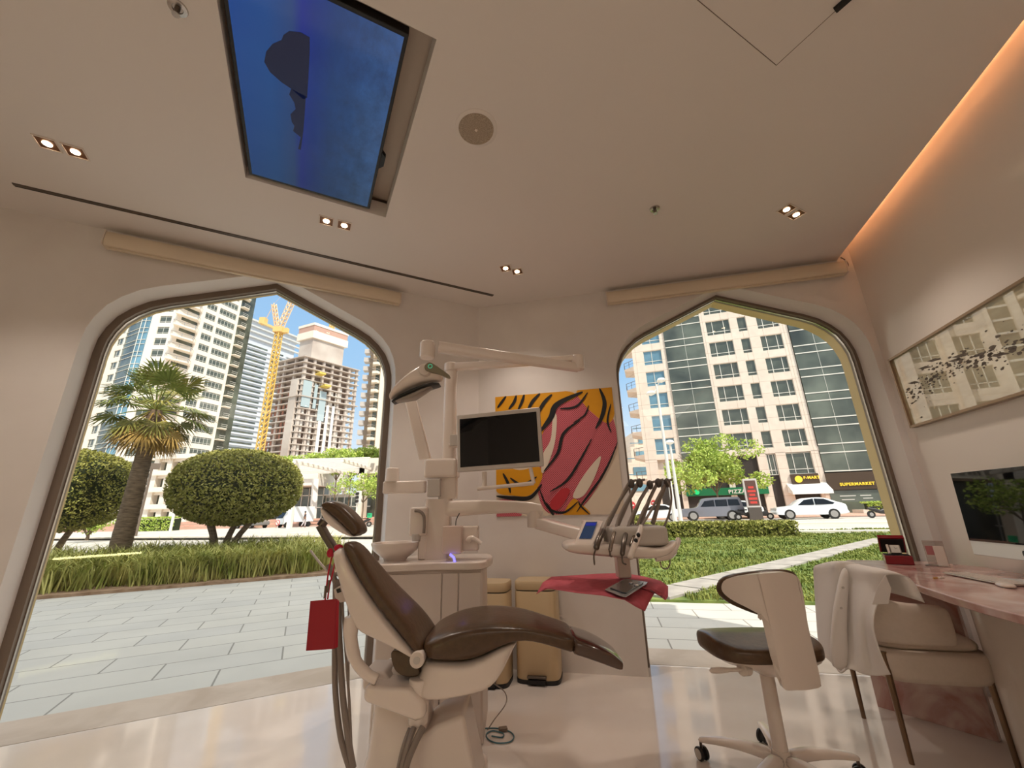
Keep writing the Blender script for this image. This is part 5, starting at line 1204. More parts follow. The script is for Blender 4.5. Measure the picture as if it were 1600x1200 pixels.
# ---- operating lamp on its two arms
def op_light():
    px_ = at(702, 700, 2.84).x; zt2 = at(702, 578, 2.84).z
    root = thing('operating_light', 'white operating light with grey handle on two folded arms', 'operating light', (px_, 2.84, zt2)); I = -root.location
    def sh(mb): mb.v = [v + I for v in mb.v]; return mb
    e_ = at(903, 568, 2.52)
    A = V((px_, 2.84, zt2 + .02)); B = V((e_.x, 2.52, e_.z + .0))
    def arm(p, q, w0, h0, w1, h1, name, m='white'):
        d = (q - p).normalized(); s_ = V((-d.y, d.x, 0)).normalized(); u = s_.cross(d)
        return sh(MB().loft([ring(p + (q - p) * t, s_ * (w0 + (w1 - w0) * t), -u * (h0 + (h1 - h0) * t), 5, 20) for t in (0, .03, .5, .97, 1)])).build(name, P[m], root)
    k = MB(); k.cyl(A - V((0, 0, .035)), A + V((0, 0, .03)), .05); sh(k).build('pole_joint', P['white'], root, bevel=.01)
    arm(A + V((.02, 0, 0)), B + V((0, 0, .035)), .035, .026, .032, .02, 'lower_arm')
    k = MB(); k.cyl(B + V((0, 0, -.045)), B + V((0, 0, .055)), .042); sh(k).build('elbow_joint', P['white'], root, bevel=.01)
    C = at(672, 543, 2.30)
    arm(B + V((0, 0, -.03)), C + V((.05, 0, 0)), .03, .026, .034, .032, 'spring_arm')
    q = MB(); cc = at(668, 546, 2.30); q.cyl(cc + V((0, 0, -.06)), cc + V((0, 0, .05)), .046); sh(q).build('lamp_joint', P['white'], root, bevel=.012, seg=3)
    # head: curved shell between an upper and a lower outline
    Yh0, Yh1 = 2.14, 2.27
    U = [(605, 618), (608, 609), (618, 596), (632, 583), (648, 571), (662, 564), (676, 562), (688, 572), (690, 582)]
    L_ = [(607, 624), (612, 618), (622, 610), (634, 603), (648, 598), (660, 594), (672, 592), (682, 592), (688, 592)]
    up = [at(*p, Yh0) for p in U]; lo = [at(*p, Yh0) for p in L_]
    sh(MB().loft(side_loft(up, lo, Yh0, Yh1, 2.8, 28, yn=[.5, .7, .86, .96, 1, 1, .96, .85, .7]))).build('lamp_head', P['white'], root, sub=1)
    U2 = [(608, 622), (622, 613), (640, 604), (658, 598), (674, 594), (684, 594)]; L2 = [(609, 626), (624, 619), (641, 612), (658, 604), (674, 599), (684, 597)]
    up = [at(*p, Yh0 - .01) for p in U2]; lo = [at(*p, Yh0 - .01) for p in L2]
    sh(MB().loft(side_loft(up, lo, Yh0 + .01, Yh1 - .01, 3, 24))).build('lamp_gasket', P['black'], root)
    U3 = [(611, 624), (626, 618), (642, 611), (658, 604), (674, 599)]; L3 = [(612, 625), (630, 622), (644, 620), (656, 612), (674, 600)]
    up = [at(*p, Yh0 + .005) for p in U3]; lo = [at(*p, Yh0 + .005) for p in L3]
    sh(MB().loft(side_loft(up, lo, Yh0 + .02, Yh1 - .02, 3, 24))).build('lamp_lens', mat('smoked_lens', s2l(150, 138, 128), .1), root)
    k = at(664, 578, Yh0 - .015); q = MB(); q.cyl((k.x, Yh0 - .03, k.z), (k.x, Yh0 + .05, k.z), .034); sh(q).build('handle_boss', P['white_m'], root, bevel=.004)
    h = [at(x, y, Yh0 - .045) for x, y in ((664, 570), (672, 566), (684, 573), (702, 586), (700, 590), (686, 584), (670, 580), (664, 577))]
    q = MB(); q.prism([V((p.x, Yh0 - .045, p.z)) for p in cr(h, 4, closed=True)], (0, .025, 0)); hd = sh(q).build('handle', mat('olive_grey_handle', s2l(128, 118, 92), .4), root, bevel=.004)
    rg = MB(); k = at(672, 572, Yh0 - .05); rg.loft([[V((k.x + (.011 + s_ * .0022) * math.cos(t), Yh0 - .046 + dy, k.z + (.011 + s_ * .0022) * math.sin(t))) for s_, dy in ((-1, 0), (-1, -.003), (1, -.003), (1, 0))] for t in [2 * math.pi * i / 24 for i in range(24)]], closed=True)
    g_ = sh(rg).build('indicator_ring', mat('green_ring', s2l(90, 190, 150), .4, emit=s2l(80, 190, 150), es=.25), root)
op_light()
# ---- monitor
def monitor():
    Y = 2.62
    q = [at(x, y, yy) for x, y, yy in ((711, 649, 2.68), (843, 636, 2.56), (849, 728, 2.56), (717, 738, 2.68))]
    c = (q[0] + q[1] + q[2] + q[3]) / 4
    root = thing('monitor', 'white-framed flat monitor with a dark screen on a bracket', 'monitor', c); I = -c
    dx = ((q[1] + q[2]) - (q[0] + q[3])) / 2; dz = ((q[0] + q[1]) - (q[2] + q[3])) / 2
    w, h = dx.length, dz.length; x = dx.normalized(); n = x.cross(V((0, 0, 1))).normalized() * -1; u = V((0, 0, 1)); u = (dz - x * dz.dot(x)).normalized(); n = u.cross(x)
    if n.y < 0: n = -n
    def bx(name, m, a0, a1, b0, b1, d0, d1, bev=.004):
        mb = MB(); mb.prism([x * a0 + u * b0 + n * d0, x * a1 + u * b0 + n * d0, x * a1 + u * b1 + n * d0, x * a0 + u * b1 + n * d0], n * (d1 - d0)); return mb.build(name, m, root, bevel=bev, seg=3)
    bx('monitor_frame', P['greyw'], -w / 2, w / 2, -h / 2, h / 2, 0, .032, .008)
    bx('screen_glass', P['screen'], -w / 2 + .022, w / 2 - .022, -h / 2 + .03, h / 2 - .03, -.0015, .002, 0)
    bx('rear_housing', P['white'], -w * .3, w * .3, -h * .35, h * .35, .032, .06, .01)
    # bracket bars below
    mb = MB(); y0 = c + n * .05
    P1 = at(746, 764, 2.66) + I; P2 = at(834, 755, 2.58) + I
    mb.tube([P1, P2], .012, 8); mb.tube([P2, at(829, 732, 2.60) + I], .012, 8); mb.tube([at(757, 763, 2.66) + I, at(757, 738, 2.68) + I], .016, 8); mb.build('bracket', P['white'], root)
    # link back to the column
    mb = MB(); s_ = V((-.45 , 2.80, c.z)) + I; mb.tube([x * -.12 + n * .055, x * -.12 + n * .10, s_ + V((.10, 0, 0)), s_], .02, 8); mb.build('mounting_arm', P['white'], root)
monitor()
# ================================================================= INSTRUMENT CONSOLE
def console():
    YN_, YF_ = 2.20, 2.52
    root = thing('instrument_console', 'white dental instrument console with a small touch screen', 'dental console', (.52, 2.36, 1.0)); I = -root.location
    def sh(mb): mb.v = [v + I for v in mb.v]; return mb
    U = [(882, 852), (890, 848), (906, 846), (930, 848), (960, 850), (990, 852), (1015, 856), (1035, 858), (1046, 856), (1054, 848), (1059, 844)]
    L_ = [(883, 860), (890, 865), (906, 868), (930, 870), (960, 873), (990, 875), (1015, 876), (1036, 873), (1050, 866), (1058, 855), (1061, 847)]
    up = [at(*p, YN_) for p in U]; lo = [at(*p, YN_) for p in L_]
    sh(MB().loft(side_loft(up, lo, YN_, YF_, 4, 28, yn=[.7, .9, 1, 1, 1, 1, .9, .7, .45, .35, .28]))).build('console_tray', P['white'], root, sub=1)
    # slanted block with the touch screen
    f0 = [at(x, y, yy) for x, y, yy in ((897, 850, 2.21), (928, 850, 2.21), (944, 818, 2.38), (934, 813, 2.40), (914, 812, 2.40))]
    b = MB(); base = [V((p.x, p.y, p.z)) for p in f0]
    lowp = [V((at(895, 852, 2.21).x, 2.21, 1.0)), V((at(930, 852, 2.21).x, 2.21, 1.0))]
    p00, p01 = at(896, 850, 2.21), at(928, 850, 2.21); p10, p11 = at(912, 813, 2.40), at(944, 814, 2.40)
    b.add([p00, p01, p11, p10, V((p00.x, 2.21, p00.z - .03)), V((p01.x, 2.21, p01.z - .03)), V((p11.x, 2.50, p11.z)), V((p10.x, 2.50, p10.z)), V((p11.x, 2.50, p01.z - .03)), V((p10.x, 2.50, p00.z - .03))],
          [(0, 1, 2, 3), (0, 4, 5, 1), (3, 2, 6, 7), (6, 8, 9, 7), (1, 5, 8, 6, 2), (0, 3, 7, 9, 4), (4, 9, 8, 5)])
    sh(b).build('control_block', P['white'], root, bevel=.010, seg=3)
    nrm = ((p01 - p00).cross(p10 - p00)).normalized()
    if nrm.y > 0: nrm = -nrm
    def onf(s_, t_): return p00 + (p01 - p00) * s_ + (p10 - p00) * t_
    b = MB(); b.prism([onf(.18, .2) + nrm * .002, onf(.78, .2) + nrm * .002, onf(.78, .9) + nrm * .002, onf(.18, .9) + nrm * .002], nrm * .003)
    sh(b).build('touch_screen', mat('dim_blue_display', (.004, .006, .012), .12, emit=s2l(24, 40, 62), es=1), root, smooth=0)
    b = MB()
    for t_, hh, in ((.72, .12),): b.prism([onf(.22, t_) + nrm * .0055, onf(.74, t_) + nrm * .0055, onf(.74, t_ + hh) + nrm * .0055, onf(.22, t_ + hh) + nrm * .0055], nrm * .0006)
    sh(b).build('display_band', mat('display_blue', (.01, .01, .05), .2, emit=s2l(20, 30, 110), es=1), root, smooth=0)
    # cradle ribs and rear rest
    b = MB(); q0, q1 = at(945, 828, 2.42), at(1002, 850, 2.42); b.bb((q0.x, 2.26, q1.z), (at(1030, 840, 2.42).x, 2.50, at(960, 822, 2.42).z)); sh(b).build('instrument_rest', P['greyw'], root, bevel=.02, seg=3)
    # round smoked drum at the right
    b = MB(); k = at(1020, 844, 2.26); b.tube([(k.x - .10, 2.36, k.z + .0), (k.x + .02, 2.36, k.z), (k.x + .07, 2.36, k.z)], [.075, .075, .07], 28); sh(b).build('drum', P['hose'], root, bevel=.008)
    b = MB(); b.tube([(k.x + .07, 2.36, k.z), (k.x + .10, 2.36, k.z)], [.072, .05], 28); sh(b).build('drum_cap', P['greyw'], root, bevel=.006)
    # arm to the unit
    A, B = V((.150, 2.70, 1.125)), at(912, 836, 2.50); d = (B - A).normalized(); s_ = V((-d.y, d.x, 0)).normalized(); u = s_.cross(d)
    sh(MB().loft([ring(A + (B - A) * t, s_ * .045, -u * .035, 6, 20) for t in (0, .03, .97, 1)])).build('console_arm', P['white'], root)
    # stem and plate of the tray
    a_, b_ = at(966, 876, 2.42), at(984, 893, 2.50); b = MB(); b.bb((a_.x - .005, 2.42, .835), (at(984, 893, 2.46).x, 2.50, 1.0)); sh(b).build('tray_stem', P['white'], root, bevel=.01)
    tp = [(.32, 2.38), (.44, 2.35), (.60, 2.33), (.68, 2.38), (.70, 2.52), (.60, 2.58), (.38, 2.57), (.32, 2.48)]
    b = MB(); b.prism(cr([V((x, y, .80)) for x, y in tp], 5, closed=True), (0, 0, .022)); sh(b).build('tray_plate', P['white'], root, bevel=.006)
    sh(MB().tube(cr([at(x, y, yy) for x, y, yy in ((1024, 871, 2.24), (1044, 868, 2.24), (1054, 858, 2.26), (1059, 848, 2.28), (1060, 843, 2.30))], 5), [.020] * 10 + [.014] * 11, 10)).build('grab_handle', P['white'], root)
    # loop of thin cable at the right
    pts = [(1031, 876), (1034, 886), (1040, 889), (1045, 886), (1047, 878), (1045, 869)]
    sh(MB().tube(cr([at(x, y, 2.34) for x, y in pts], 5), .0035, 6)).build('cable_loop', P['hose'], root)
    # five spring arms
    tops = [(985, 751), (998, 750), (1014, 753), (1027, 750), (1041, 750)]; feet = [(948, 822), (964, 822), (984, 818), (1001, 818), (1020, 818)]
    for j, (t_, f_) in enumerate(zip(tops, feet)):
        a_ = at(*f_, 2.44); c_ = at(*t_, 2.50); mid = a_ + (c_ - a_) * .55 + V((0, .01, .0))
        sh(MB().tube([a_, mid, c_ - V((.01, 0, .03)), c_ + V((.012, 0, -.004)), c_ + V((.035, -.01, .002))], [.013, .0105, .010, .009, .007], 10)).build('hose_arm', P['hose'], root)
        b = MB(); q = c_ + V((.0, -.01, -.018)); b.ball(q, (.020, .022, .028)); hk = sh(b).build('hose_hook', mat('dark_hook', s2l(88, 78, 72), .5) if j == 0 else bpy.data.materials['dark_hook'], root)
console()
P['instr'] = mat('instrument_metal', s2l(150, 136, 124), .25, metal=.7)
def instrument(name, label, m, body, r, hose, tip=None, tm=None):
    q = [at(x, y, Y) for x, y, Y in body]; root = thing(name, label, 'dental instrument', q[0], 0, 'instruments on the console'); I = -q[0]
    n_ = len(q); MB().tube(cr([p + I for p in q], 6), [r * k for k in ([.7] + [1.0] * (6 * (n_ - 1) - 1) + [.6])], 14).build('handle', m, root, smooth=50)
    if tip: t = [at(x, y, Y) + I for x, y, Y in tip]; MB().tube(cr(t, 5), [.006] + [.004] * (5 * (len(t) - 1) - 1) + [.002], 8).build('tip', tm or P['dsteel'], root)
    h = [at(x, y, Y) + I for x, y, Y in hose]; MB().tube(cr(h, 8), .007, 8).build('hose', P['hose'], root)
    return root
instrument('air_water_syringe', 'dark syringe at the left of the console with a thin curved tip', P['dsteel'], [(944, 828, 2.30), (936, 842, 2.22), (931, 858, 2.18)], .015, [(944, 828, 2.31), (950, 812, 2.40), (966, 785, 2.46), (979, 760, 2.49), (985, 752, 2.48)], [(931, 858, 2.18), (928, 868, 2.17), (929, 883, 2.17)])
instrument('dental_handpiece', 'slim metal handpiece second from the left', P['instr'], [(962, 826, 2.30), (957, 842, 2.22), (953, 862, 2.18)], .010, [(962, 826, 2.31), (968, 805, 2.40), (984, 775, 2.46), (995, 756, 2.49), (999, 752, 2.48)], [(953, 862, 2.18), (954, 869, 2.17), (957, 869, 2.17)])
instrument('dental_handpiece', 'dark angled handpiece pointing down at the console middle', P['dsteel'], [(979, 828, 2.30), (975, 848, 2.21), (972, 868, 2.17)], .012, [(980, 826, 2.31), (990, 800, 2.40), (1005, 775, 2.46), (1013, 758, 2.49), (1015, 752, 2.48)], [(972, 868, 2.17), (973, 879, 2.16), (979, 882, 2.155)])
instrument('dental_handpiece', 'short handpiece with a black ring behind the white camera', P['instr'], [(994, 828, 2.32), (990, 842, 2.25), (986, 854, 2.21)], .011, [(994, 826, 2.33), (1004, 800, 2.40), (1018, 775, 2.46), (1026, 756, 2.49), (1028, 752, 2.48)], [(986, 854, 2.21), (985, 858, 2.20), (984, 861, 2.20)], P['black'])
cm = instrument('intraoral_camera', 'white camera wand with two black buttons lying over the console front', P['white'], [(1002, 822, 2.26), (996, 842, 2.20), (989, 858, 2.165), (984, 873, 2.14)], .015, [(1002, 822, 2.27), (1016, 800, 2.40), (1031, 772, 2.46), (1040, 756, 2.49), (1042, 752, 2.48)])
for x, y in ((998.5, 836), (994.5, 845)):
    q = at(x, y, 2.165) - cm.location; MB().ball(q + V((0, .012, 0)), (.010, .012, .012)).build('button', P['black'], cm)
root = thing('hanging_hose', 'thin grey hose curving down at the right end of the console', 'hose', at(1047, 757, 2.44)); I = -root.location
MB().tube(cr([at(x, y, 2.44) + I for x, y in ((1043, 752), (1047, 760), (1049, 780), (1046, 800), (1041, 815), (1036, 826))], 6), .006, 8).build('hose_line', P['hose'], root)
# ---- pink cloth on the tray
def cloth():
    zt = .826
    pts = [((838, 928), .77), ((848, 910), .81), ((862, 901), zt), ((895, 899), zt), ((932, 896.5), zt), ((975, 895), zt), ((1008, 901), zt), ((1032, 907), zt), ((1044, 916), .81), ((1044, 932), .775), ((1040, 938), .765), ((1036, 927), .79), ((1030, 922), .80), ((1022, 928), .79), ((1014, 942), .76), ((1008, 955), .735), ((994, 948), .765), ((976, 937), zt - .008), ((940, 930), zt), ((900, 926), zt), ((868, 921), zt), ((852, 919), zt - .004)]
    P3 = [atz(x, y, z) for (x, y), z in pts]
    c = atz(945, 914, zt); b = bmesh.new(); n = len(P3)
    rings = []
    for t in (1.0, .92, .75, .5, .25):
        rings.append([b.verts.new(c + (p - c) * t + V((0, 0, (zt - (c + (p - c) * t).z) * (1 - t ** 3 if t < 1 else 0)))) for p in P3])
    cv = b.verts.new(c)
    for a_, d_ in zip(rings, rings[1:]):
        for i in range(n): j = (i + 1) % n; b.faces.new((a_[i], a_[j], d_[j], d_[i]))
    for i in range(n): b.faces.new((rings[-1][i], rings[-1][(i + 1) % n], cv))
    me = bpy.data.meshes.new('pink_cloth'); b.to_mesh(me); b.free(); me.materials.append(P['pink'])
    for p in me.polygons: p.use_smooth = True
    o = bpy.data.objects.new('pink_cloth', me); COL.objects.link(o); md = o.modifiers.new('solid', 'SOLIDIFY'); md.thickness = .0015; md.offset = 1
    tag(o, 'pink paper cloth spread over the instrument tray with drooping corners', 'cloth')
cloth()
def pouch():
    z = .832; q = [atz(x, y, z) for x, y in ((945, 922), (973, 906), (980, 905), (1012, 910), (1010, 913), (978, 933), (970, 932))]
    root = thing('sealed_pouch', 'grey see-through pouch with instruments lying on the pink cloth', 'pouch', q[0]); I = -root.location
    b = MB(); b.prism([p + I for p in q], (0, 0, .002)); b.build('pouch_film', mat('grey_film', s2l(150, 148, 146), .25), root, smooth=0)
    c = sum(q, V()) / len(q); b = MB(); b.prism([c + (p - c) * .78 + I + V((0, 0, .002)) for p in q], (0, 0, .006)); b.build('dark_contents', mat('dark_pouch_contents', s2l(62, 64, 64), .2), root, bevel=.002)
    for x, y in ((986, 911), (994, 914)):
        b = MB(); b.ball(atz(x, y, z + .010) + I, (.012, .010, .006)); b.build('shiny_tool', P['chrome'], root)
pouch()
# ---- sensor cable on the floor
pts = [at(775, 1078, 2.62), at(790, 1090, 2.70), at(788, 1115, 2.74)]
def floor_cable():
    root = thing('foot_control_cable', 'thin cable hanging from the chair and coiled on the floor', 'cable', atz(785, 1150, 0)); I = -root.location
    a = [at(772, 1068, 2.25), at(789, 1082, 2.35), at(790, 1100, 2.48), at(772, 1125, 2.68)] + [atz(762, 1140, .006)]
    MB().tube(cr([p + I for p in a], 6), .003, 6).build('hanging_cable', P['hose'], root)
    lp = [(758, 1138), (775, 1138), (794, 1142), (803, 1150), (797, 1159), (778, 1161), (764, 1156), (760, 1147), (770, 1142), (786, 1146), (784, 1152), (768, 1150)]
    MB().tube(cr([atz(x, y, .006) + I for x, y in lp], 6), .0035, 6).build('coiled_cable', mat('teal_cable', s2l(70, 110, 120), .4), root)
    q = atz(786, 1139, .012) + I; b = MB(); b.box(q, (.05, .03, .018), rz=.2); b.build('plug', P['bronze'], root, bevel=.004)
floor_cable()
# ================================================================= PEDAL BINS
def bin_(px, py, label, hgt=.66, w=.33, first=None):
    p = atz(px, py, 0); 
    root = thing('pedal_bin', label, 'bin', (p.x, p.y + (.15 if px > 800 else .06), 0), AB, 'cream pedal bins by the wall')
    pf = lambda z, s_: ring((0, 0, z), (w / 2 * s_, 0, 0), (0, .13 * s_, 0), 4.5, 32)
    MB().loft([pf(.0, .99), pf(.02, 1.0), pf(.028, 1.0)]).build('base_ring', P['black'], root)
    MB().loft([pf(.028, .97), pf(.035, .985), pf(hgt - .075, 1.0), pf(hgt - .07, .98)]).build('bin_body', P['bincream'], root)
    MB().loft([pf(hgt - .07, .95), pf(hgt - .062, .95)]).build('lid_gap', P['black'], root)
    MB().loft([pf(hgt - .062, .99), pf(hgt - .058, 1.0), pf(hgt - .012, 1.0), pf(hgt, .96)]).build('lid', P['bincream'], root)
    MB().box((0, -.143, .055), (.14, .035, .014)).build('pedal', P['dsteel'], root, bevel=.003)
    MB().box((0, -.140, .025), (.13, .03, .03)).build('pedal_recess', P['black'], root, bevel=.003)
bin_(846, 1073, 'cream pedal bin standing alone in front of the pop-art wall, the wider one in view', .68)
bin_(768, 1070, 'cream pedal bin half hidden behind the dental unit', .68, .30)
# ================================================================= STOOL
def stool():
    cx, cy = 1.19, 2.28; root = thing('dentist_stool', 'white rolling stool with brown seat and wrapped backrest', 'stool', (cx, cy, 0)); I = -root.location
    def sh(mb): mb.v = [v + I for v in mb.v]; return mb
    # base: five arms with castors
    hub = MB(); hub.lathe([(0, .06), (.035, .06), (.04, .10), (.036, .13), (0, .13)], n=24); hub.build('hub', P['white'], root)
    for k in range(5):
        a = R(146 + 72 * k); d = V((math.cos(a), math.sin(a), 0)); s_ = V((-d.y, d.x, 0)); L = .35
        rs = [ring(d * t + V((0, 0, z)), s_ * w, V((0, 0, h)), 3, 12) for t, z, w, h in ((.02, .095, .034, .028), (.11, .108, .030, .024), (.22, .106, .026, .018), (.32, .092, .022, .014), (L + .012, .082, .018, .010))]
        arm = MB().loft(rs).build('base_arm', P['white'], root, sub=1)
        w = MB(); c = d * L + V((0, 0, .029)); ca = a + .9
        ax = V((math.cos(ca), math.sin(ca), 0))
        for s2 in (-1, 1): w.cyl(c + ax * (s2 * .008), c + ax * (s2 * .022), .029, n=24)
        wo_ = w.build('castor', P['black'], root, smooth=40, bevel=.003)
        for s2 in (-1, 1): h = MB(); h.cyl(c + ax * (s2 * .022), c + ax * (s2 * .0245), .021, n=24); h.build('castor_disc', P['greyw'], wo_)
        st_ = MB(); st_.cyl(d * L + V((0, 0, .05)), d * L + V((0, 0, .075)), .007); st_.build('castor_stem', P['dsteel'], wo_)
    top = .425
    cl = MB(); cl.lathe([(0, .12), (.032, .12), (.031, top), (.040, top + .005), (.040, top + .02), (0, top + .02)], n=28); cl.build('gas_column', P['white'], root)
    # seat support wedge
    b = MB(); b.loft([ring((-.015, 0, .525), (.245, 0, 0), (0, .175, 0), 4, 28), ring((0, 0, .50), (.225, 0, 0), (0, .15, 0), 4, 28), ring((.035, 0, .46), (.13, 0, 0), (0, .10, 0), 4, 28), ring((.03, 0, .43), (.07, 0, 0), (0, .06, 0), 4, 28)]); b.build('seat_support', P['white'], root)
    # lever
    kk = at(1162, 1046, 2.15) + I; e = at(1107, 1048, 2.10) + I
    MB().tube([kk, kk + (e - kk) * .35, kk + (e - kk) * .45, kk + (e - kk) * .62, e], [.010, .008, .009, .014, .013], 10).build('lever', P['white_m'], root, sub=1)
    MB().cyl(kk + V((-.01, -.0, 0)), kk + V((.03, .02, -.005)), .026).build('lever_boss', P['white_m'], root, bevel=.004)
    # seat cushion
    n = 40; rings = []
    def zt(x, y): return .020 * math.cos(x * 9) + .02 * (y > 0) * 0 + (-.012 if x > .12 else 0)
    def rr_(z, s_, dz=0):
        out = []
        for p in ring((-.022, .0, z), (.256 * s_, 0, 0), (0, .205 * s_, 0), 3.4, n):
            p.z += dz * (.018 * math.cos(p.y * 12) - .02 * max(0, p.x)); out.append(p)
        return out
    MB().loft([rr_(.520, .95), rr_(.524, .985), rr_(.54, 1.0, .2), rr_(.572, 1.0, .6), rr_(.584, .975, .8), rr_(.590, .91, 1), rr_(.586, .6, 1), rr_(.584, .2, 1)]).build('seat_cushion', P['brown'], root, sub=1, smooth=180)
    # backrest: a curved shell seen from behind
    Y = 2.06
    S = [(1150, 908), (1175, 898), (1205, 894), (1228, 894), (1243, 901), (1250, 915), (1256, 950), (1262, 990), (1271, 1030), (1280, 1068), (1266, 1075), (1240, 1076), (1222, 1073), (1217, 1040), (1211, 1005), (1203, 978), (1192, 963), (1176, 952), (1156, 940), (1146, 926)]
    pts = [at(x, y, Y) for x, y in S]
    xc = at(1215, 980, Y).x
    def bend(p, o): 
        x = p.x - xc; return V((p.x, Y + o + 1.1 * max(0, -x) ** 2 * 3.0 + .6 * max(0, x) ** 2, p.z)) + I
    c = cr([V((p.x, p.z, 0)) for p in pts], 4, closed=True)
    bm = bmesh.new(); vs = [bm.verts.new((p.x, 0, p.y)) for p in c]; f = bm.faces.new(vs); bmesh.ops.triangulate(bm, faces=[f])
    bmesh.ops.subdivide_edges(bm, edges=bm.edges[:], cuts=3, use_grid_fill=True)
    for v in bm.verts: v.co = bend(V((v.co.x, 0, v.co.z)), 0)
    me = bpy.data.meshes.new('backrest_shell'); bm.to_mesh(me); bm.free(); me.materials.append(P['white'])
    for p in me.polygons: p.use_smooth = True
    o = bpy.data.objects.new('backrest_shell', me); COL.objects.link(o); o.parent = root
    md = o.modifiers.new('solid', 'SOLIDIFY'); md.thickness = .035; md.offset = 0; md = o.modifiers.new('bevel', 'BEVEL'); md.width = .008; md.segments = 3; md.limit_method = 'ANGLE'; md.angle_limit = R(50)
    md.harden_normals = True
    # brown pad in front of the shell
    Pd = [(1142, 905), (1165, 895), (1200, 890), (1232, 891), (1246, 902), (1251, 925), (1248, 948), (1225, 958), (1195, 962), (1165, 954), (1144, 942), (1136, 924)]
    pts = [at(x, y, Y + .05) for x, y in Pd]; rg = []
    q = cr(pts, 3, closed=True); cc = sum(q, V()) / len(q)
    for o_, s_ in ((.022, .93), (.03, 1.0), (.055, 1.0), (.07, .93), (.074, .7)):
        rg.append([bend(cc + (p - cc) * s_, o_) for p in q])
    MB().loft(rg).build('back_pad', P['brown'], root, smooth=60)
    # curved bracket under the seat joining shell and column
    p0 = at(1250, 1062, Y) + I; b = MB(); b.loft([ring(V((p0.x - .005, p0.y + .01, p0.z + .01)), (.045, 0, 0), (0, .02, 0), 4, 16), ring(V((.12, -.12, .43)), (.045, 0, 0), (0, .03, .01), 4, 16), ring(V((.04, -.02, .445)), (.05, 0, 0), (0, .04, 0), 4, 16)]); b.build('back_bracket', P['white'], root)
stool()

# ================================================================= DESK
DZ = .80
P['marble'] = noisy(mat('pink_marble', s2l(206, 160, 150), .12, spec=.6), s2l(178, 120, 110), s2l(226, 198, 188), 2.3, 8, .32, .66, dist=2.2)
P['marbled'] = noisy(mat('deep_rose_marble', s2l(196, 160, 150), .14, spec=.6), s2l(176, 124, 114), s2l(222, 198, 188), 2.6, 8, .36, .70, dist=2.6)
def desk():
    root = thing('marble_desk', 'long pink marble desk against the right wall with marble legs', 'desk', V((2.35, 2.2, 0))); I = -root.location
    fe = [atz(x, y, DZ) for x, y in ((1313, 878), (1318, 884), (1345, 890), (1380, 898), (1430, 913), (1481, 930), (1540, 947), (1600, 962))]
    fd = (fe[7] - fe[5]).normalized()
    near = [(p.x, p.y) for p in fe] + [(fe[7].x + fd.x * 1.6 + .0, fe[7].y + fd.y * 1.6)]
    q = fc(-3.2, 0, .01); w1 = fc(-.35, 0, .01); w2 = fc(-.02, 0, .06)
    lft = atz(1325, 874.5, DZ)
    back = [(q.x, q.y), (w1.x, w1.y), (w2.x - .1, w2.y), (lft.x, lft.y)]
    # keep the near edge in front of the wall
    b = MB(); b.prism([V((x, y, DZ - .035)) + I for x, y in near + back], (0, 0, .035)); b.build('desk_top', P['marble'], root, bevel=.006, seg=3)
    # legs
    s_ = (DZ - .037)
    a0, a1 = V((2.20, 2.98, 0)), V((2.47, 2.56, 0)); d = (a1 - a0).normalized(); n = V((d.y, -d.x, 0))
    b = MB(); b.prism([a0 + I, a1 + I, a1 - n * .05 + I, a0 - n * .05 + I], (0, 0, s_)); b.build('marble_leg', P['marbled'], root, smooth=0, bevel=.003)
    b = MB(); b.lathe([(0, 0), (.17, 0), (.17, s_), (0, s_)], (2.42, 2.20, 0), 40); b.v = [v + I for v in b.v]; b.build('round_pedestal', P['wall_gloss'], root)
    a0 = V((2.30, 1.80, 0)); b = MB(); b.box(V((2.38, 1.72, s_ / 2)) + I, (.30, .08, s_), rz=R(-15)); b.build('marble_leg', P['marbled'], root, smooth=0, bevel=.003)
desk()
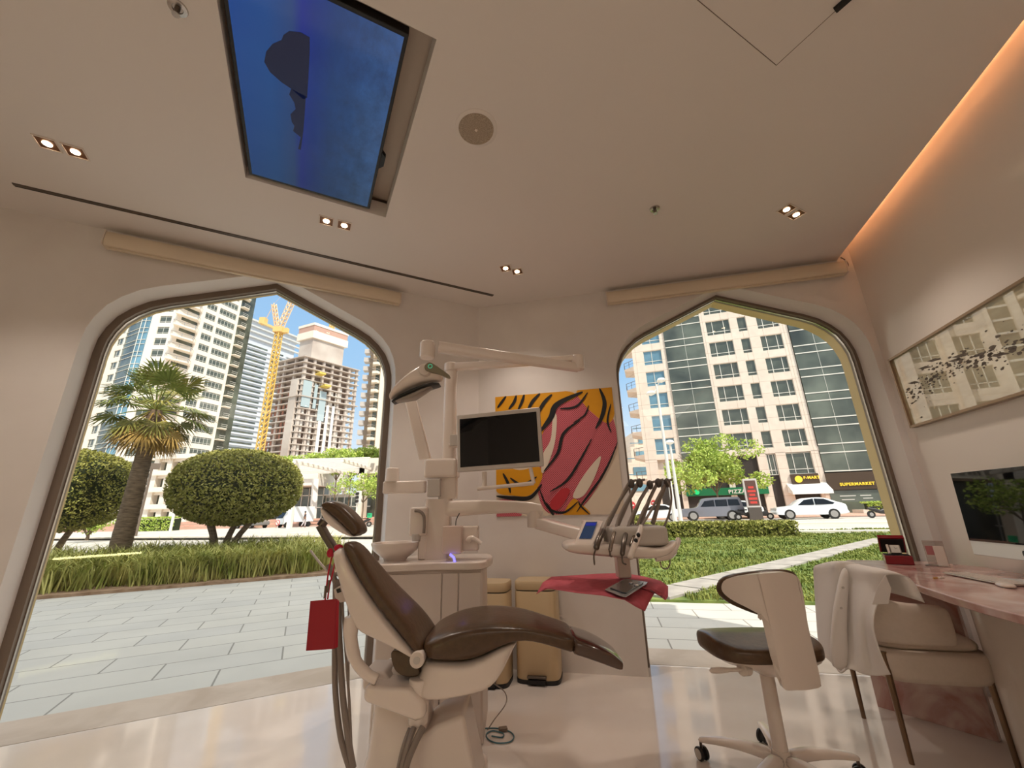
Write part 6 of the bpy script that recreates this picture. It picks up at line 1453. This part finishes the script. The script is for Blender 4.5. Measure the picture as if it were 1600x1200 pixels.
# ---- all-in-one computer
def computer():
    a = at(1479, 740, 2.52); ang = R(77); d, n = dn(ang)      # d away from the viewer, n towards the room
    W_, Hh = .65, .455
    tl = V((a.x, 2.52, a.z)); root = thing('desktop_computer', 'silver all-in-one computer with a dark screen on the marble desk', 'computer', (tl - d * W_ / 2).xy.to_3d() + V((0, 0, DZ)), ang); root.rotation_euler = (R(3), 0, ang)
    zt_ = tl.z - DZ; zb = zt_ - Hh
    al = mat('pale_aluminium', s2l(222, 222, 220), .3, metal=.3)
    b = MB(); b.bb((-W_ / 2, -.012, zb), (W_ / 2, .008, zt_)); b.build('computer_body', al, root, bevel=.004, seg=3)
    b = MB(); b.bb((-W_ / 2 + .001, .0075, zb + .075), (W_ / 2 - .001, .0105, zt_ - .001)); b.build('screen_glass', mat('reflective_black_glass', (.004, .004, .005), .02, spec=.3, ior=1.5), root, smooth=0)
    b = MB(); b.loft([ring((0, -.01, zb + .18), (.09, 0, 0), (0, .004, 0), 6, 16), ring((0, -.05, .03), (.09, 0, 0), (0, .004, 0), 6, 16), ring((0, -.03, .008), (.09, 0, 0), (0, .01, 0), 6, 16)]); b.build('stand_neck', al, root)
    b = MB(); b.box((0, .02, .004), (.19, .17, .006)); b.build('stand_foot', al, root, bevel=.002)
    # fruit emblem on the chin
    z0 = zb + .037; k = MB(); prof = [(.0, .013), (.006, .0155), (.0125, .0135), (.0145, .009), (.0115, .004), (.0115, -.001), (.015, -.006), (.010, -.014), (.005, -.0155), (.0, -.0145), (-.005, -.0155), (-.011, -.0135), (-.015, -.004), (-.0145, .006), (-.010, .0135), (-.005, .0145)]
    k.prism([(-x, .0082, z0 - .003 + z) for x, z in prof], (0, .0008, 0)); k.build('emblem', P['black'], root, smooth=0)
    k = MB(); k.prism([(0, .0082, z0 + .0135), (-.007, .0082, z0 + .017), (-.007, .0082, z0 + .0225), (-.001, .0082, z0 + .019)], (0, .0008, 0)); k.build('emblem_leaf', P['black'], root, smooth=0)
    return root
computer()
q = [atz(x, y, DZ + .006) for x, y in ((1488, 903), (1560, 921))]
root = thing('keyboard', 'thin silver keyboard on the marble desk before the computer', 'keyboard', atz(1540, 906, DZ + .001), R(77))
b = MB(); b.box((0, 0, .006), (.40, .115, .007)); b.build('key_tray', P['steel'], root, bevel=.002)
for r_ in range(5):
    b = MB()
    for c_ in range(14): b.box((-.182 + c_ * .028, -.044 + r_ * .0215, .0105), (.0245, .0185, .003))
    b.build('key_row', P['white'], root, smooth=0)
p = atz(1572, 917, DZ + .001); root = thing('computer_mouse', 'white low domed computer mouse on the marble desk', 'mouse', p, R(60))
MB().loft([ring((0, 0, z), (.056 * s_, 0, 0), (0, .029 * s_, 0), 2.6, 24) for z, s_ in ((.001, .93), (.006, 1), (.013, .93), (.019, .7), (.0215, .3))]).build('mouse_shell', P['white'], root, sub=1)
MB().box((0, 0, .001), (.08, .04, .002)).build('mouse_base', P['greyw'], root, smooth=0)
# ---- watch in an open red box
p = atz(1405, 881, DZ); root = thing('watch_box', 'open dark red watch box on the far end of the marble desk', 'box', (p.x, p.y, DZ + .001), R(-35))
rd = mat('dark_red_leather', s2l(128, 14, 26), .25); vel = mat('black_velvet', (.01, .008, .008), .8)
MB().box((0, 0, .028), (.14, .13, .055)).build('box_base', rd, root, bevel=.004)
MB().box((0, -.0, .0565), (.125, .115, .004)).build('cushion_well', vel, root, smooth=0)
lid = MB(); M_ = Matrix.Rotation(R(-52), 3, 'X'); lid.box(V((0, .10, .118)), (.14, .13, .030), rot=M_); lo_ = lid.build('box_lid', rd, root, bevel=.004)
l2 = MB(); l2.box(V((0, .10, .118)) + M_ @ V((0, -.0, -.017)), (.122, .112, .006), rot=M_); l2.build('lid_lining', vel, lo_, smooth=0)
wr = thing('wrist_watch', 'square silver wrist watch standing in the open red box', 'watch', (p.x, p.y, DZ + .060), R(-35))
M_ = Matrix.Rotation(R(-25), 3, 'X')
MB().box((0, -.01, .032), (.056, .014, .058), rot=M_).build('watch_case', P['steel'], wr, bevel=.005)
MB().box(V((0, -.01, .032)) + M_ @ V((0, -.008, 0)), (.044, .002, .046), rot=M_).build('dial', mat('dial', s2l(206, 200, 190), .4), wr, smooth=0)
h = MB(); c = V((0, -.01, .032)) + M_ @ V((0, -.0095, 0)); h.tube([c, c + M_ @ V((.011, 0, .006))], .0009, 5); h.tube([c, c + M_ @ V((-.004, 0, .014))], .0008, 5); h.build('watch_hands', P['black'], wr)
MB().box((-.036, -.004, .03), (.012, .02, .062), rot=M_).build('strap', P['white_m'], wr, bevel=.002)
# ---- small gold clasp and clear stand
p = atz(1469, 903, DZ + .004); root = thing('gold_clasp', 'tiny gold and pearl clasp lying on the marble desk', 'jewellery', p)
MB().tube([(-.035, 0, 0), (-.012, .004, 0)], .004, 8).build('pin', mat('gold', s2l(214, 170, 90), .2, metal=1), root); 
for x in (-.004, .008, .020): MB().ball((x, .004, .001), .006).build('pearl', mat('pearl', s2l(240, 226, 214), .1) if x < 0 else bpy.data.materials['pearl'], root)
p = atz(1468, 884, DZ); root = thing('card_holder', 'clear upright card holder with a pink square, beside the computer', 'card holder', (p.x, p.y, DZ + .001), R(-60))
ac = glass_mat('clear_acrylic', (.86, .82, .80, 1), 2)
MB().box((0, 0, .075), (.10, .006, .15)).build('back_plate', ac, root, smooth=0); MB().box((0, -.03, .003), (.10, .07, .005)).build('foot_plate', ac, root, smooth=0)
MB().box((-.02, -.005, .09), (.042, .002, .055)).build('pink_label', mat('pink_label', s2l(190, 120, 120), .5), root, smooth=0)
MB().box((.03, -.03, .06), (.05, .012, .12)).build('white_card', P['white_m'], root, bevel=.001)
# ================================================================= DESK CHAIR WITH COAT
def desk_chair():
    root = thing('upholstered_chair', 'cream upholstered tub chair with bronze legs at the marble desk', 'chair', (2.15, 2.55, 0)); I = -root.location
    X = V((math.cos(R(-15)), math.sin(R(-15)), 0)); Yd = V((math.cos(R(75)), math.sin(R(75)), 0))   # X towards the desk, Yd away from the viewer
    fab = noisy(mat('cream_upholstery', s2l(222, 205, 190), .8), s2l(221, 204, 189), s2l(224, 207, 192), 60, 2)
    c = V((0, 0, 0))
    lp = [atz(1350, 1122, 0), atz(1425, 1194, 0), atz(1485, 1132, 0), atz(1425, 1194, 0) + (atz(1485, 1132, 0) - atz(1350, 1122, 0)) * 1.0]
    br = mat('bronze_leg', s2l(128, 104, 82), .3, metal=.8)
    for k, p in enumerate(lp):
        h = [.44, .47, .42, .46][k]; MB().tube([V((p.x, p.y, 0)) + I, V((p.x, p.y, h)) + I], [.011, .016], 12).build('leg', br, root)
    cc = sum((V((p.x, p.y, 0)) for p in lp), V()) / 4 + I
    w2, d2 = .235, .27
    # upholstered base and seat
    def rg(z, sx, sy, e=5): return ring(cc + V((0, 0, z)), X * sx, Yd * sy, e, 32)
    MB().loft([rg(.33, .20, .22), rg(.335, .245, .262), rg(.40, .262, .280), rg(.47, .262, .280), rg(.48, .25, .27)]).build('seat_frame', fab, root, sub=1)
    MB().loft([rg(.475, .20, .21), rg(.48, .235, .235), rg(.51, .24, .24), rg(.53, .22, .22), rg(.535, .1, .1)]).build('seat_pad', fab, root, sub=1)
    # back band curving round into the near arm
    path = [(-.24, .24, .80), (-.285, .10, .82), (-.29, -.06, .80), (-.25, -.20, .75), (-.13, -.275, .71), (.0, -.285, .70), (.08, -.28, .695)]
    lowz = [.50, .50, .50, .50, .50, .50, .52]
    rings = []
    pts = cr([V((x, y, z)) for x, y, z in path], 4); lz = [lowz[0] + (lowz[-1] - lowz[0]) * i / (len(pts) - 1) for i in range(len(pts))]
    for i, p in enumerate(pts):
        a_ = pts[max(i - 1, 0)]; b_ = pts[min(i + 1, len(pts) - 1)]; t = (b_ - a_); t.z = 0; t.normalize(); nn_ = V((-t.y, t.x, 0))
        k = min(i, len(pts) - 1 - i); s_ = .75 if k == 0 else 1
        mid = (p.z + lz[i]) / 2; hh = (p.z - lz[i]) / 2 * s_
        W3 = lambda v: cc + X * v.x + Yd * v.y + V((0, 0, v.z))
        base = V((p.x, p.y, mid)); rings.append(ring(W3(base), (X * nn_.x + Yd * nn_.y) * .038 * s_, V((0, 0, hh)), 4, 20))
    MB().loft(rings).build('backrest', fab, root, sub=1)
    return cc, X, Yd
cc_, Xc, Yc_ = desk_chair()
def coat():
    # a pale lab coat thrown over the back: a folded sheet with hanging sides
    L1 = [(1276, 880), (1292, 877), (1310, 877), (1330, 880), (1352, 888), (1372, 893), (1384, 899)]
    rows = []
    prof = [  # outline of the near face, left to right per row
        [(1274, 884), (1290, 880), (1306, 879), (1324, 884), (1345, 888), (1366, 893), (1383, 899)],
        [(1272, 905), (1290, 902), (1308, 903), (1326, 906), (1346, 912), (1368, 914), (1389, 918)],
        [(1274, 935), (1292, 934), (1309, 936), (1326, 938), (1342, 946), (1356, 948), (1370, 946)],
        [(1276, 965), (1294, 966), (1310, 968), (1326, 970), (1342, 975), (1354, 976), (1364, 977)],
        [(1279, 1000), (1297, 1003), (1311, 1004), (1327, 1006), (1344, 1010), (1358, 1010), (1372, 1010)],
        [(1285, 1022), (1300, 1030), (1312, 1034), (1328, 1034), (1348, 1040), (1366, 1040), (1382, 1036)],
        [(1290, 1024), (1304, 1040), (1314, 1052), (1326, 1045), (1350, 1053), (1370, 1056), (1391, 1054)]]
    Yr = [2.66, 2.62, 2.56, 2.50, 2.44, 2.38, 2.36]
    V0 = cc_ + V((2.15, 2.55, 0)); 
    def world(px, col, row):
        y = 2.60 - .062 * col + .022 * math.sin(col * 2.3 + row * .6)
        return at(px[0], px[1], y - .02)
    g = [[world(p, c, r) for c, p in enumerate(rw)] for r, rw in enumerate(prof)]
    # back flap going over the top of the chair back and down inside
    top = g[0]; over = [p + Xc * .10 + V((0, 0, -.012)) for p in top]; ins = [p + Xc * .13 + V((0, 0, -.12)) for p in top]
    G = [ins, over] + g
    def up(row, n=4): return cr(row, n)
    G = [up(r) for r in G]; cols = [cr([G[r][c] for r in range(len(G))], 4) for c in range(len(G[0]))]
    vs = [p for c in cols for p in c]; m = len(cols[0]); fs = []
    for c in range(len(cols) - 1):
        for r in range(m - 1): a = c * m + r; fs.append((a, a + 1, a + m + 1, a + m))
    loc = V((1.9, 2.75, .6)); mb = MB(); mb.add([v - loc for v in vs], fs)
    root = thing('lab_coat', 'pale lab coat draped over the back of the cream chair', 'coat', loc)
    cm_ = mat('coat_cotton', s2l(236, 228, 222), .85)
    o = mb.build('coat_body', cm_, root, smooth=80, solid=.006)
    # sleeve and lapel folds
    s_ = [at(x, y, yy) - loc for x, y, yy in ((1322, 884, 2.42), (1318, 910, 2.41), (1312, 950, 2.40), (1310, 1000, 2.40), (1314, 1050, 2.40))]
    MB().loft([ring(p, (.028 + .008 * i, .012, 0), (-.004, .016, 0), 2.2, 16) for i, p in enumerate(s_)]).build('sleeve', cm_, root, sub=1)
    lp = [at(x, y, 2.20) - loc for x, y in ((1383, 898), (1392, 920), (1388, 944), (1362, 945), (1370, 918))]
    MB().prism([V((p.x, lp[0].y, p.z)) for p in lp], (.01, .008, 0)).build('lapel', cm_, root, bevel=.003)
    for x, y in ((1317, 918), (1314, 950)):
        q = at(x, y, 2.375) - loc; MB().cyl(q, q + V((0, -.004, 0)), .006).build('button', P['greyw'], root)
coat()
# ================================================================= VEHICLES AND STREET THINGS
def car(name, label, cat, px, npl, rz, L, Wd, prof, glass, col, wheels, wr=.36, group=None, spare=False):
    """prof and glass: side outlines (0 front .. L back, height)"""
    d = ray(px, 800); t = npl / (d.x * ns.x + d.y * ns.y); x, y = d.x * t, d.y * t
    root = thing(name, label, cat, (x, y, .02), rz, group)
    m = mat(name + '_paint', col, .25, coat=.6)
    b = MB(); c = cr([V((p[0] - L / 2, 0, p[1])) for p in prof], 3, closed=True)
    n = len(c); rings = []
    for yy, s_, dz in ((-Wd / 2, .965, 0), (-Wd / 2 + .06, 1, 0), (Wd / 2 - .06, 1, 0), (Wd / 2, .965, 0)):
        rings.append([V((p.x * s_, yy + (.12 * max(0, p.z - 1.0) * (1 if yy < 0 else -1)), .75 + (p.z - .75) * s_)) for p in c])
    b.loft(rings); b.build('body', m, root)
    g = MB()
    for pl in glass:
        for s_ in (-1, 1):
            pts = [V((p[0] - L / 2, s_ * (Wd / 2 - .12 * max(0, p[1] - 1.0) + .004), p[1])) for p in pl]
            g.prism(pts, (0, .004 * s_, 0))
    g.build('side_windows', P['screen'], root, smooth=0)
    for wx in wheels:
        for s_ in (-1, 1):
            w = MB(); w.cyl((wx - L / 2, s_ * (Wd / 2 + .01), wr), (wx - L / 2, s_ * (Wd / 2 - .22), wr), wr, n=24); wo_ = w.build('wheel', P['rubber'], root, smooth=40)
            r_ = MB(); r_.cyl((wx - L / 2, s_ * (Wd / 2 + .02), wr), (wx - L / 2, s_ * (Wd / 2 + .008), wr), wr * .66, n=20); ro = r_.build('rim', P['steel'], wo_, smooth=40)
            k = MB()
            for i in range(5):
                a = i * 1.2566; k.box((wx - L / 2 + math.cos(a) * wr * .34, s_ * (Wd / 2 + .024), wr + math.sin(a) * wr * .34), (wr * .12, .01, wr * .5), rot=Matrix.Rotation(-a + math.pi / 2, 3, 'Y'))
            k.v = k.v; k.build('wheel', P['dsteel'], root, smooth=0) if 0 else None
    l = MB(); l.box((-L / 2 + .06, 0, .82), (.10, Wd * .9, .14)); l.build('headlights', P['greyw'], root, bevel=.02)
    l = MB(); l.box((L / 2 - .05, 0, .95), (.08, Wd * .9, .12)); l.build('tail_lights', P['red'], root, bevel=.02)
    return root
FR_ = sdir
suvp = [(.0, .45), (.02, .80), (.15, 1.02), (1.3, 1.12), (1.75, 1.62), (2.1, 1.86), (4.3, 1.90), (4.75, 1.82), (4.92, 1.2), (4.95, .5), (4.6, .38), (2.4, .34), (.4, .36)]
suvg = [[(1.62, 1.16), (2.0, 1.62), (2.75, 1.70), (2.75, 1.16)], [(2.82, 1.16), (2.82, 1.70), (3.75, 1.72), (3.75, 1.16)], [(3.82, 1.2), (3.82, 1.72), (4.6, 1.70), (4.7, 1.22)]]
car('off_road_car', 'silver grey boxy off-road car parked under the street tree', 'car', 1111, 40.6, FR_, 5.0, 1.95, suvp, suvg, s2l(120, 118, 124), (.95, 4.0), .42)
cp = [(.0, .5), (.05, .78), (.5, .98), (1.35, 1.08), (2.0, 1.50), (2.7, 1.66), (3.5, 1.62), (4.35, 1.30), (4.85, 1.10), (4.92, .7), (4.8, .40), (2.4, .34), (.3, .36)]
cg = [[(1.60, 1.10), (2.1, 1.48), (2.75, 1.58), (2.75, 1.10)], [(2.82, 1.10), (2.82, 1.58), (3.5, 1.54), (4.15, 1.22), (4.0, 1.12)]]
car('coupe_car', 'white sloping-roofed car parked before the supermarket', 'car', 1262, 40.6, FR_, 4.93, 1.95, cp, cg, s2l(246, 246, 246), (.92, 3.95), .39)
hp = [(.0, .45), (.05, .72), (.4, .88), (1.2, .96), (1.9, 1.38), (2.6, 1.46), (3.3, 1.40), (4.0, 1.05), (4.5, .95), (4.55, .5), (4.3, .34), (2.2, .30), (.3, .32)]
hg = [[(1.4, .98), (1.95, 1.32), (2.5, 1.39), (2.5, .98)], [(2.57, .98), (2.57, 1.39), (3.2, 1.33), (3.75, 1.0)]]
car('saloon_car', 'white low saloon car seen through the instrument hoses', 'car', 1024, 41.0, FR_, 4.55, 1.85, hp, hg, s2l(248, 247, 244), (.85, 3.65), .34)
car('hatchback_car', 'white hatchback mostly hidden behind the silver off-road car', 'car', 1150, 43.4, FR_, 4.2, 1.8, [(x * .92, z * 1.1) for x, z in hp], [[(x * .92, z * 1.1) for x, z in g] for g in hg], s2l(244, 243, 240), (.8, 3.4), .33)
car('saloon_car', 'grey saloon car beyond the bed, left of the white truck', 'car', 396, 39.0, R(150), 4.55, 1.85, hp, hg, s2l(120, 116, 112), (.85, 3.65), .34)
# white box truck
def truck():
    d = ray(463, 806); t = 41 / (d.x * ns.x + d.y * ns.y); root = thing('box_truck', 'white box truck parked before the mall behind the domed tree', 'truck', (d.x * t, d.y * t, .02), R(62)); root.scale = (.74, .74, .74); m = mat('truck_white', s2l(240, 240, 238), .4)
    MB().bb((-1.0, -.95, .8), (2.6, .95, 3.2)).build('cargo_box', m, root, bevel=.05)
    b = MB(); b.prism([(-2.8, -.9, .5), (-1.1, -.9, .5), (-1.1, -.9, 2.5), (-2.2, -.9, 2.4), (-2.8, -.9, 1.4)], (0, 1.8, 0)); b.build('cab', m, root, bevel=.06)
    b = MB(); b.prism([(-2.83, -.75, 1.45), (-2.83, .75, 1.45), (-2.26, .7, 2.35), (-2.26, -.7, 2.35)], (-.02, 0, .01)); b.build('windscreen', P['screen'], root, smooth=0)
    for x in (-2.1, 1.7):
        for s_ in (-.85, .85): MB().cyl((x, s_ - .12, .42), (x, s_ + .12, .42), .42).build('wheel', P['rubber'], root)
truck()
def person(px, npl, label):
    d = ray(px, 812); t = npl / (d.x * ns.x + d.y * ns.y); root = thing('person', label, 'person', (d.x * t, d.y * t, .02), R(40))
    sk = mat('skin', s2l(150, 108, 84), .6); sh_ = mat('dark_shirt', s2l(52, 54, 66), .8); tr = mat('pale_trousers', s2l(206, 196, 196), .8)
    def body(nm, edges, pts, rad, m, par):
        me = bpy.data.meshes.new(nm); me.from_pydata(pts, edges, []); me.materials.append(m); o = bpy.data.objects.new(nm, me); COL.objects.link(o); o.parent = par
        bpy.context.view_layer.objects.active = o; md = o.modifiers.new('skin', 'SKIN'); md.use_smooth_shade = True
        if not me.skin_vertices: me.attributes.new if 0 else None
        bm = bmesh.new(); bm.from_mesh(me); ly = bm.verts.layers.skin.verify()
        for v, r_ in zip(bm.verts, rad): v[ly].radius = r_; v[ly].use_root = (v.index == 0)
        bm.to_mesh(me); bm.free(); md = o.modifiers.new('sub', 'SUBSURF'); md.levels = md.render_levels = 1; return o
    pts = [(0, 0, .95), (0, 0, 1.15), (0, 0, 1.42), (0, 0, 1.52), (0, 0, 1.66), (0, .19, 1.40), (.04, .26, 1.12), (.14, .25, .88), (0, -.19, 1.40), (-.06, -.26, 1.12), (.06, -.26, .90), (.03, .09, .90), (.16, .10, .50), (.10, .10, .08), (.22, .10, .04), (-.03, -.09, .90), (-.12, -.10, .50), (-.34, -.10, .12), (-.24, -.10, .06)]
    ed = [(0, 1), (1, 2), (2, 3), (3, 4), (2, 5), (5, 6), (6, 7), (2, 8), (8, 9), (9, 10), (0, 11), (11, 12), (12, 13), (13, 14), (0, 15), (15, 16), (16, 17), (17, 18)]
    rad = [(.15, .11), (.14, .10), (.16, .10), (.06, .06), (.10, .09), (.06, .06), (.045, .045), (.04, .03), (.06, .06), (.045, .045), (.04, .03), (.10, .10), (.065, .065), (.045, .045), (.04, .03), (.10, .10), (.065, .065), (.045, .045), (.04, .03)]
    body('body', ed, pts, rad, sk, root)
    body('shirt', [(0, 1), (1, 2), (2, 3), (3, 4), (2, 5), (5, 6)], [(0, 0, .98), (0, 0, 1.15), (0, 0, 1.41), (0, .19, 1.40), (.02, .24, 1.2), (0, -.19, 1.40), (-.03, -.24, 1.2)], [(.165, .125), (.155, .115), (.175, .115), (.075, .075), (.06, .06), (.075, .075), (.06, .06)], sh_, root)
    body('trousers', [(0, 1), (1, 2), (2, 3), (0, 4), (4, 5), (5, 6)], [(0, 0, .95), (.03, .09, .86), (.16, .10, .50), (.11, .10, .16), (-.03, -.09, .86), (-.12, -.10, .50), (-.30, -.10, .2)], [(.165, .125), (.11, .11), (.08, .08), (.065, .065), (.11, .11), (.08, .08), (.065, .065)], tr, root)
    b = MB(); b.ball((-.01, 0, 1.70), (.105, .095, .10)); b.build('hair', P['black'], root)
person(476, 38.5, 'person in a dark shirt and pale trousers walking across the plaza')
# motor scooters
def scooter(px, npl, label, rz, box=None):
    d = ray(px, 805); t = npl / (d.x * ns.x + d.y * ns.y); root = thing('motor_scooter', label, 'scooter', (d.x * t, d.y * t, .03), rz); dk = mat('scooter_black', s2l(50, 46, 44), .4)
    for x in (-.62, .62):
        w = MB(); w.cyl((x, -.05, .27), (x, .05, .27), .27, n=20); wo_ = w.build('wheel', P['rubber'], root, smooth=40)
        MB().cyl((x, -.056, .27), (x, .056, .27), .14, n=14).build('rim', P['steel'], wo_)
    b = MB(); b.tube([(-.62, 0, .27), (-.42, 0, .75), (-.35, 0, 1.02)], .045, 8); b.tube([(-.35, -.3, 1.05), (-.35, .3, 1.05)], .022, 6); b.build('front_fork', P['dsteel'], root)
    b = MB(); b.loft([ring((x, 0, z), (0, w_, 0), (0, 0, h_), 3, 14) for x, z, w_, h_ in ((-.5, .6, .1, .2), (-.3, .5, .16, .22), (0, .45, .14, .14), (.3, .6, .16, .16), (.75, .72, .1, .08))]); b.build('bodywork', dk, root)
    b = MB(); b.box((.22, 0, .82), (.66, .26, .09)); b.build('saddle', P['rubber'], root, bevel=.03)
    if box: MB().box((.60, 0, 1.12), (.48, .48, .48)).build('delivery_box', mat('delivery_box', box, .5), root, bevel=.03)
scooter(1166, 39.5, 'black motor scooter just behind the silver off-road car', R(165)); scooter(1190, 40.5, 'motor scooter with a green box beside the red poster stand', R(150), s2l(60, 170, 110))
scooter(1376, 40.2, 'dark motor scooter at the right edge of the window', R(170)); scooter(568, 37.5, 'motor scooter with a bright green delivery box by the traffic light', R(20), s2l(50, 180, 120))
# poster stand
d = ray(1180, 800); t = 39 / (d.x * ns.x + d.y * ns.y); root = thing('poster_stand', 'tall street poster stand with a red poster', 'poster stand', (d.x * t, d.y * t, .02), sdir)
MB().bb((-.48, -.16, .0), (.48, .16, 1.0)).build('plinth', P['dsteel'], root, bevel=.02)
MB().bb((-.52, -.14, 1.0), (.52, .14, 3.3)).build('poster_frame', P['greyw'], root, bevel=.03)
MB().bb((-.40, -.155, 1.15), (.40, -.14, 3.15)).build('poster', mat('poster_brown', s2l(96, 66, 56), .4), root, smooth=0)
b = MB()
for z, w_ in ((2.6, .4), (2.3, .6), (2.0, .42), (1.7, .62), (1.4, .5)): b.box((0, -.165, z), (w_, .01, .18))
b.build('poster_print', mat('poster_red', s2l(206, 66, 56), .5), root, smooth=0)
# street lamps with globes
def street_lamp(px, npl, h, label, heads):
    d = ray(px, 800); t = npl / (d.x * ns.x + d.y * ns.y); root = thing('street_lamp', label, 'street lamp', (d.x * t, d.y * t, .02), 0, None)
    MB().tube([(0, 0, 0), (0, 0, h * .5), (0, 0, h)], [.16, .12, .08], 10).build('post', P['metalw'], root)
    for dx, z in heads:
        MB().tube([(0, 0, h - .4), (dx * .7, 0, z + .05), (dx, 0, z + .08)], .05, 6).build('bracket', P['metalw'], root)
        MB().lathe([(0, z - .18), (.30, z - .05), (.38, z + .02), (.26, z + .2), (0, z + .28)], (dx, 0, 0), 16).build('globe', mat('lamp_globe', s2l(236, 232, 224), .3) if not bpy.data.materials.get('lamp_globe') else bpy.data.materials['lamp_globe'], root)
street_lamp(1053, 34, 10.9, 'tall double-headed street lamp before the stone block', ((.45, 11.2), (-.55, 10.1)))
street_lamp(1062, 36, 6.2, 'shorter street lamp right of the tall one', ((.0, 6.3),))
def round_sign(px, py, npl, r_, label, m, bar):
    d = ray(px, 800); t = npl / (d.x * ns.x + d.y * ns.y); x, y = d.x * t, d.y * t; z = at(px, py, y).z
    root = thing('road_sign', label, 'road sign', (x, y, .02), sdir)
    MB().tube([(0, 0, 0), (0, 0, z)], .035, 6).build('post', P['metalw'], root)
    MB().cyl((0, -.05, z), (0, -.08, z), r_, n=24).build('disc', m, root)
    if bar == 'bar': MB().box((0, -.09, z), (r_ * 1.3, .01, r_ * .32)).build('bar', P['mull'], root, smooth=0)
    else:
        MB().cyl((0, -.081, z), (0, -.09, z), r_ * .78, n=24).build('disc_centre', P['mull'], root); MB().box((0, -.095, z), (r_ * 1.5, .01, r_ * .18), rot=Matrix.Rotation(R(45), 3, 'Y')).build('slash', m, root, smooth=0)
rs = mat('sign_red', s2l(206, 60, 62), .5)
round_sign(988, 790, 39, .35, 'red no-entry sign left of the white saloon car', rs, 'bar'); round_sign(1023, 786, 43, .26, 'small red road sign behind the white saloon car', rs, 'bar'); round_sign(437, 817, 30, .26, 'round white prohibition sign with a red slash', rs, 'slash')
# traffic light
d = ray(557, 800); t = 34.5 / (d.x * ns.x + d.y * ns.y); root = thing('traffic_light', 'black and white striped traffic light at the crossing', 'traffic light', (d.x * t, d.y * t, .02), sdir); z = at(557, 790, d.y * t).z
MB().tube([(0, 0, 0), (0, 0, z + 1.2)], .06, 8).build('post', P['metalw'], root); MB().box((.12, 0, z + .75), (.42, .3, 1.25)).build('signal_box', P['metalw'], root, bevel=.03)
b = MB()
for k in range(3): b.cyl((.12, -.15, z + .4 + k * .36), (.12, -.35, z + .36 + k * .36), .14)
b.build('hoods', P['black'], root)
# small planting and posts in front of the cream tower
p = at(248, 822, 50); hedge('hedge', (p.x, 50, 0), (4.4, 1.2, 1.5), 0, 1500, 'small lime green hedge before the cream tower entrance', 'leafb', .12)
def post(px, y, h, label, m='metalw'):
    q = at(px, 820, y); root = thing('bollard_post', label, 'post', (q.x, y, 0)); MB().tube([(0, 0, 0), (0, 0, h)], .13, 8).build('shaft', P[m], root); MB().cyl((0, 0, h), (0, 0, h + .08), .17).build('cap', P['mull'], root)
post(268, 45, 4.2, 'white post beside the domed tree'); post(355, 58, 3.6, 'white post seen under the domed crown')
q = at(206, 820, 34); root = thing('sign_post', 'dark-topped direction sign post behind the palm trunk', 'sign', (q.x, 34, 0), R(30))
MB().tube([(.4, 0, 0), (.4, 0, 5.6)], .09, 8).build('post', P['bronze'], root); MB().bb((-1.6, -.08, 5.3), (.9, .08, 5.8)).build('top_board', P['bronze'], root); MB().bb((-.9, -.07, 3.4), (.1, .07, 5.1)).build('sign_panel', mat('tan_sign', s2l(190, 166, 130), .6), root)
# entrance storeys at the foot of the cream tower
root = thing('tower_entrance', 'low cream entrance wing with balconies at the foot of the tower', 'building'); w = MB(); g = MB()
a = at(225, 820, 80); e = at(330, 820, 80)
for k in range(4):
    z = 3.2 + k * 3.15; w.bb((a.x, 80, z - .5), (e.x, 90, z + .1)); w.bb((a.x, 79, z + .1), (e.x - 8 + k, 79.2, z + .9)); w.bb((a.x, 79, z), (e.x - 8 + k, 80, z + .12))
for k in range(6): x = a.x + (e.x - a.x) * k / 5; w.bb((x - .5, 79.6, 0), (x + .5, 81, 13))
g.bb((a.x, 81, 0), (e.x, 81.2, 12.5)); w.bb((a.x, 81.3, 0), (e.x, 92, 13.6)); w.build('wall', P['fac1'], root, smooth=0); g.build('glazing', P['glz'], root, smooth=0)
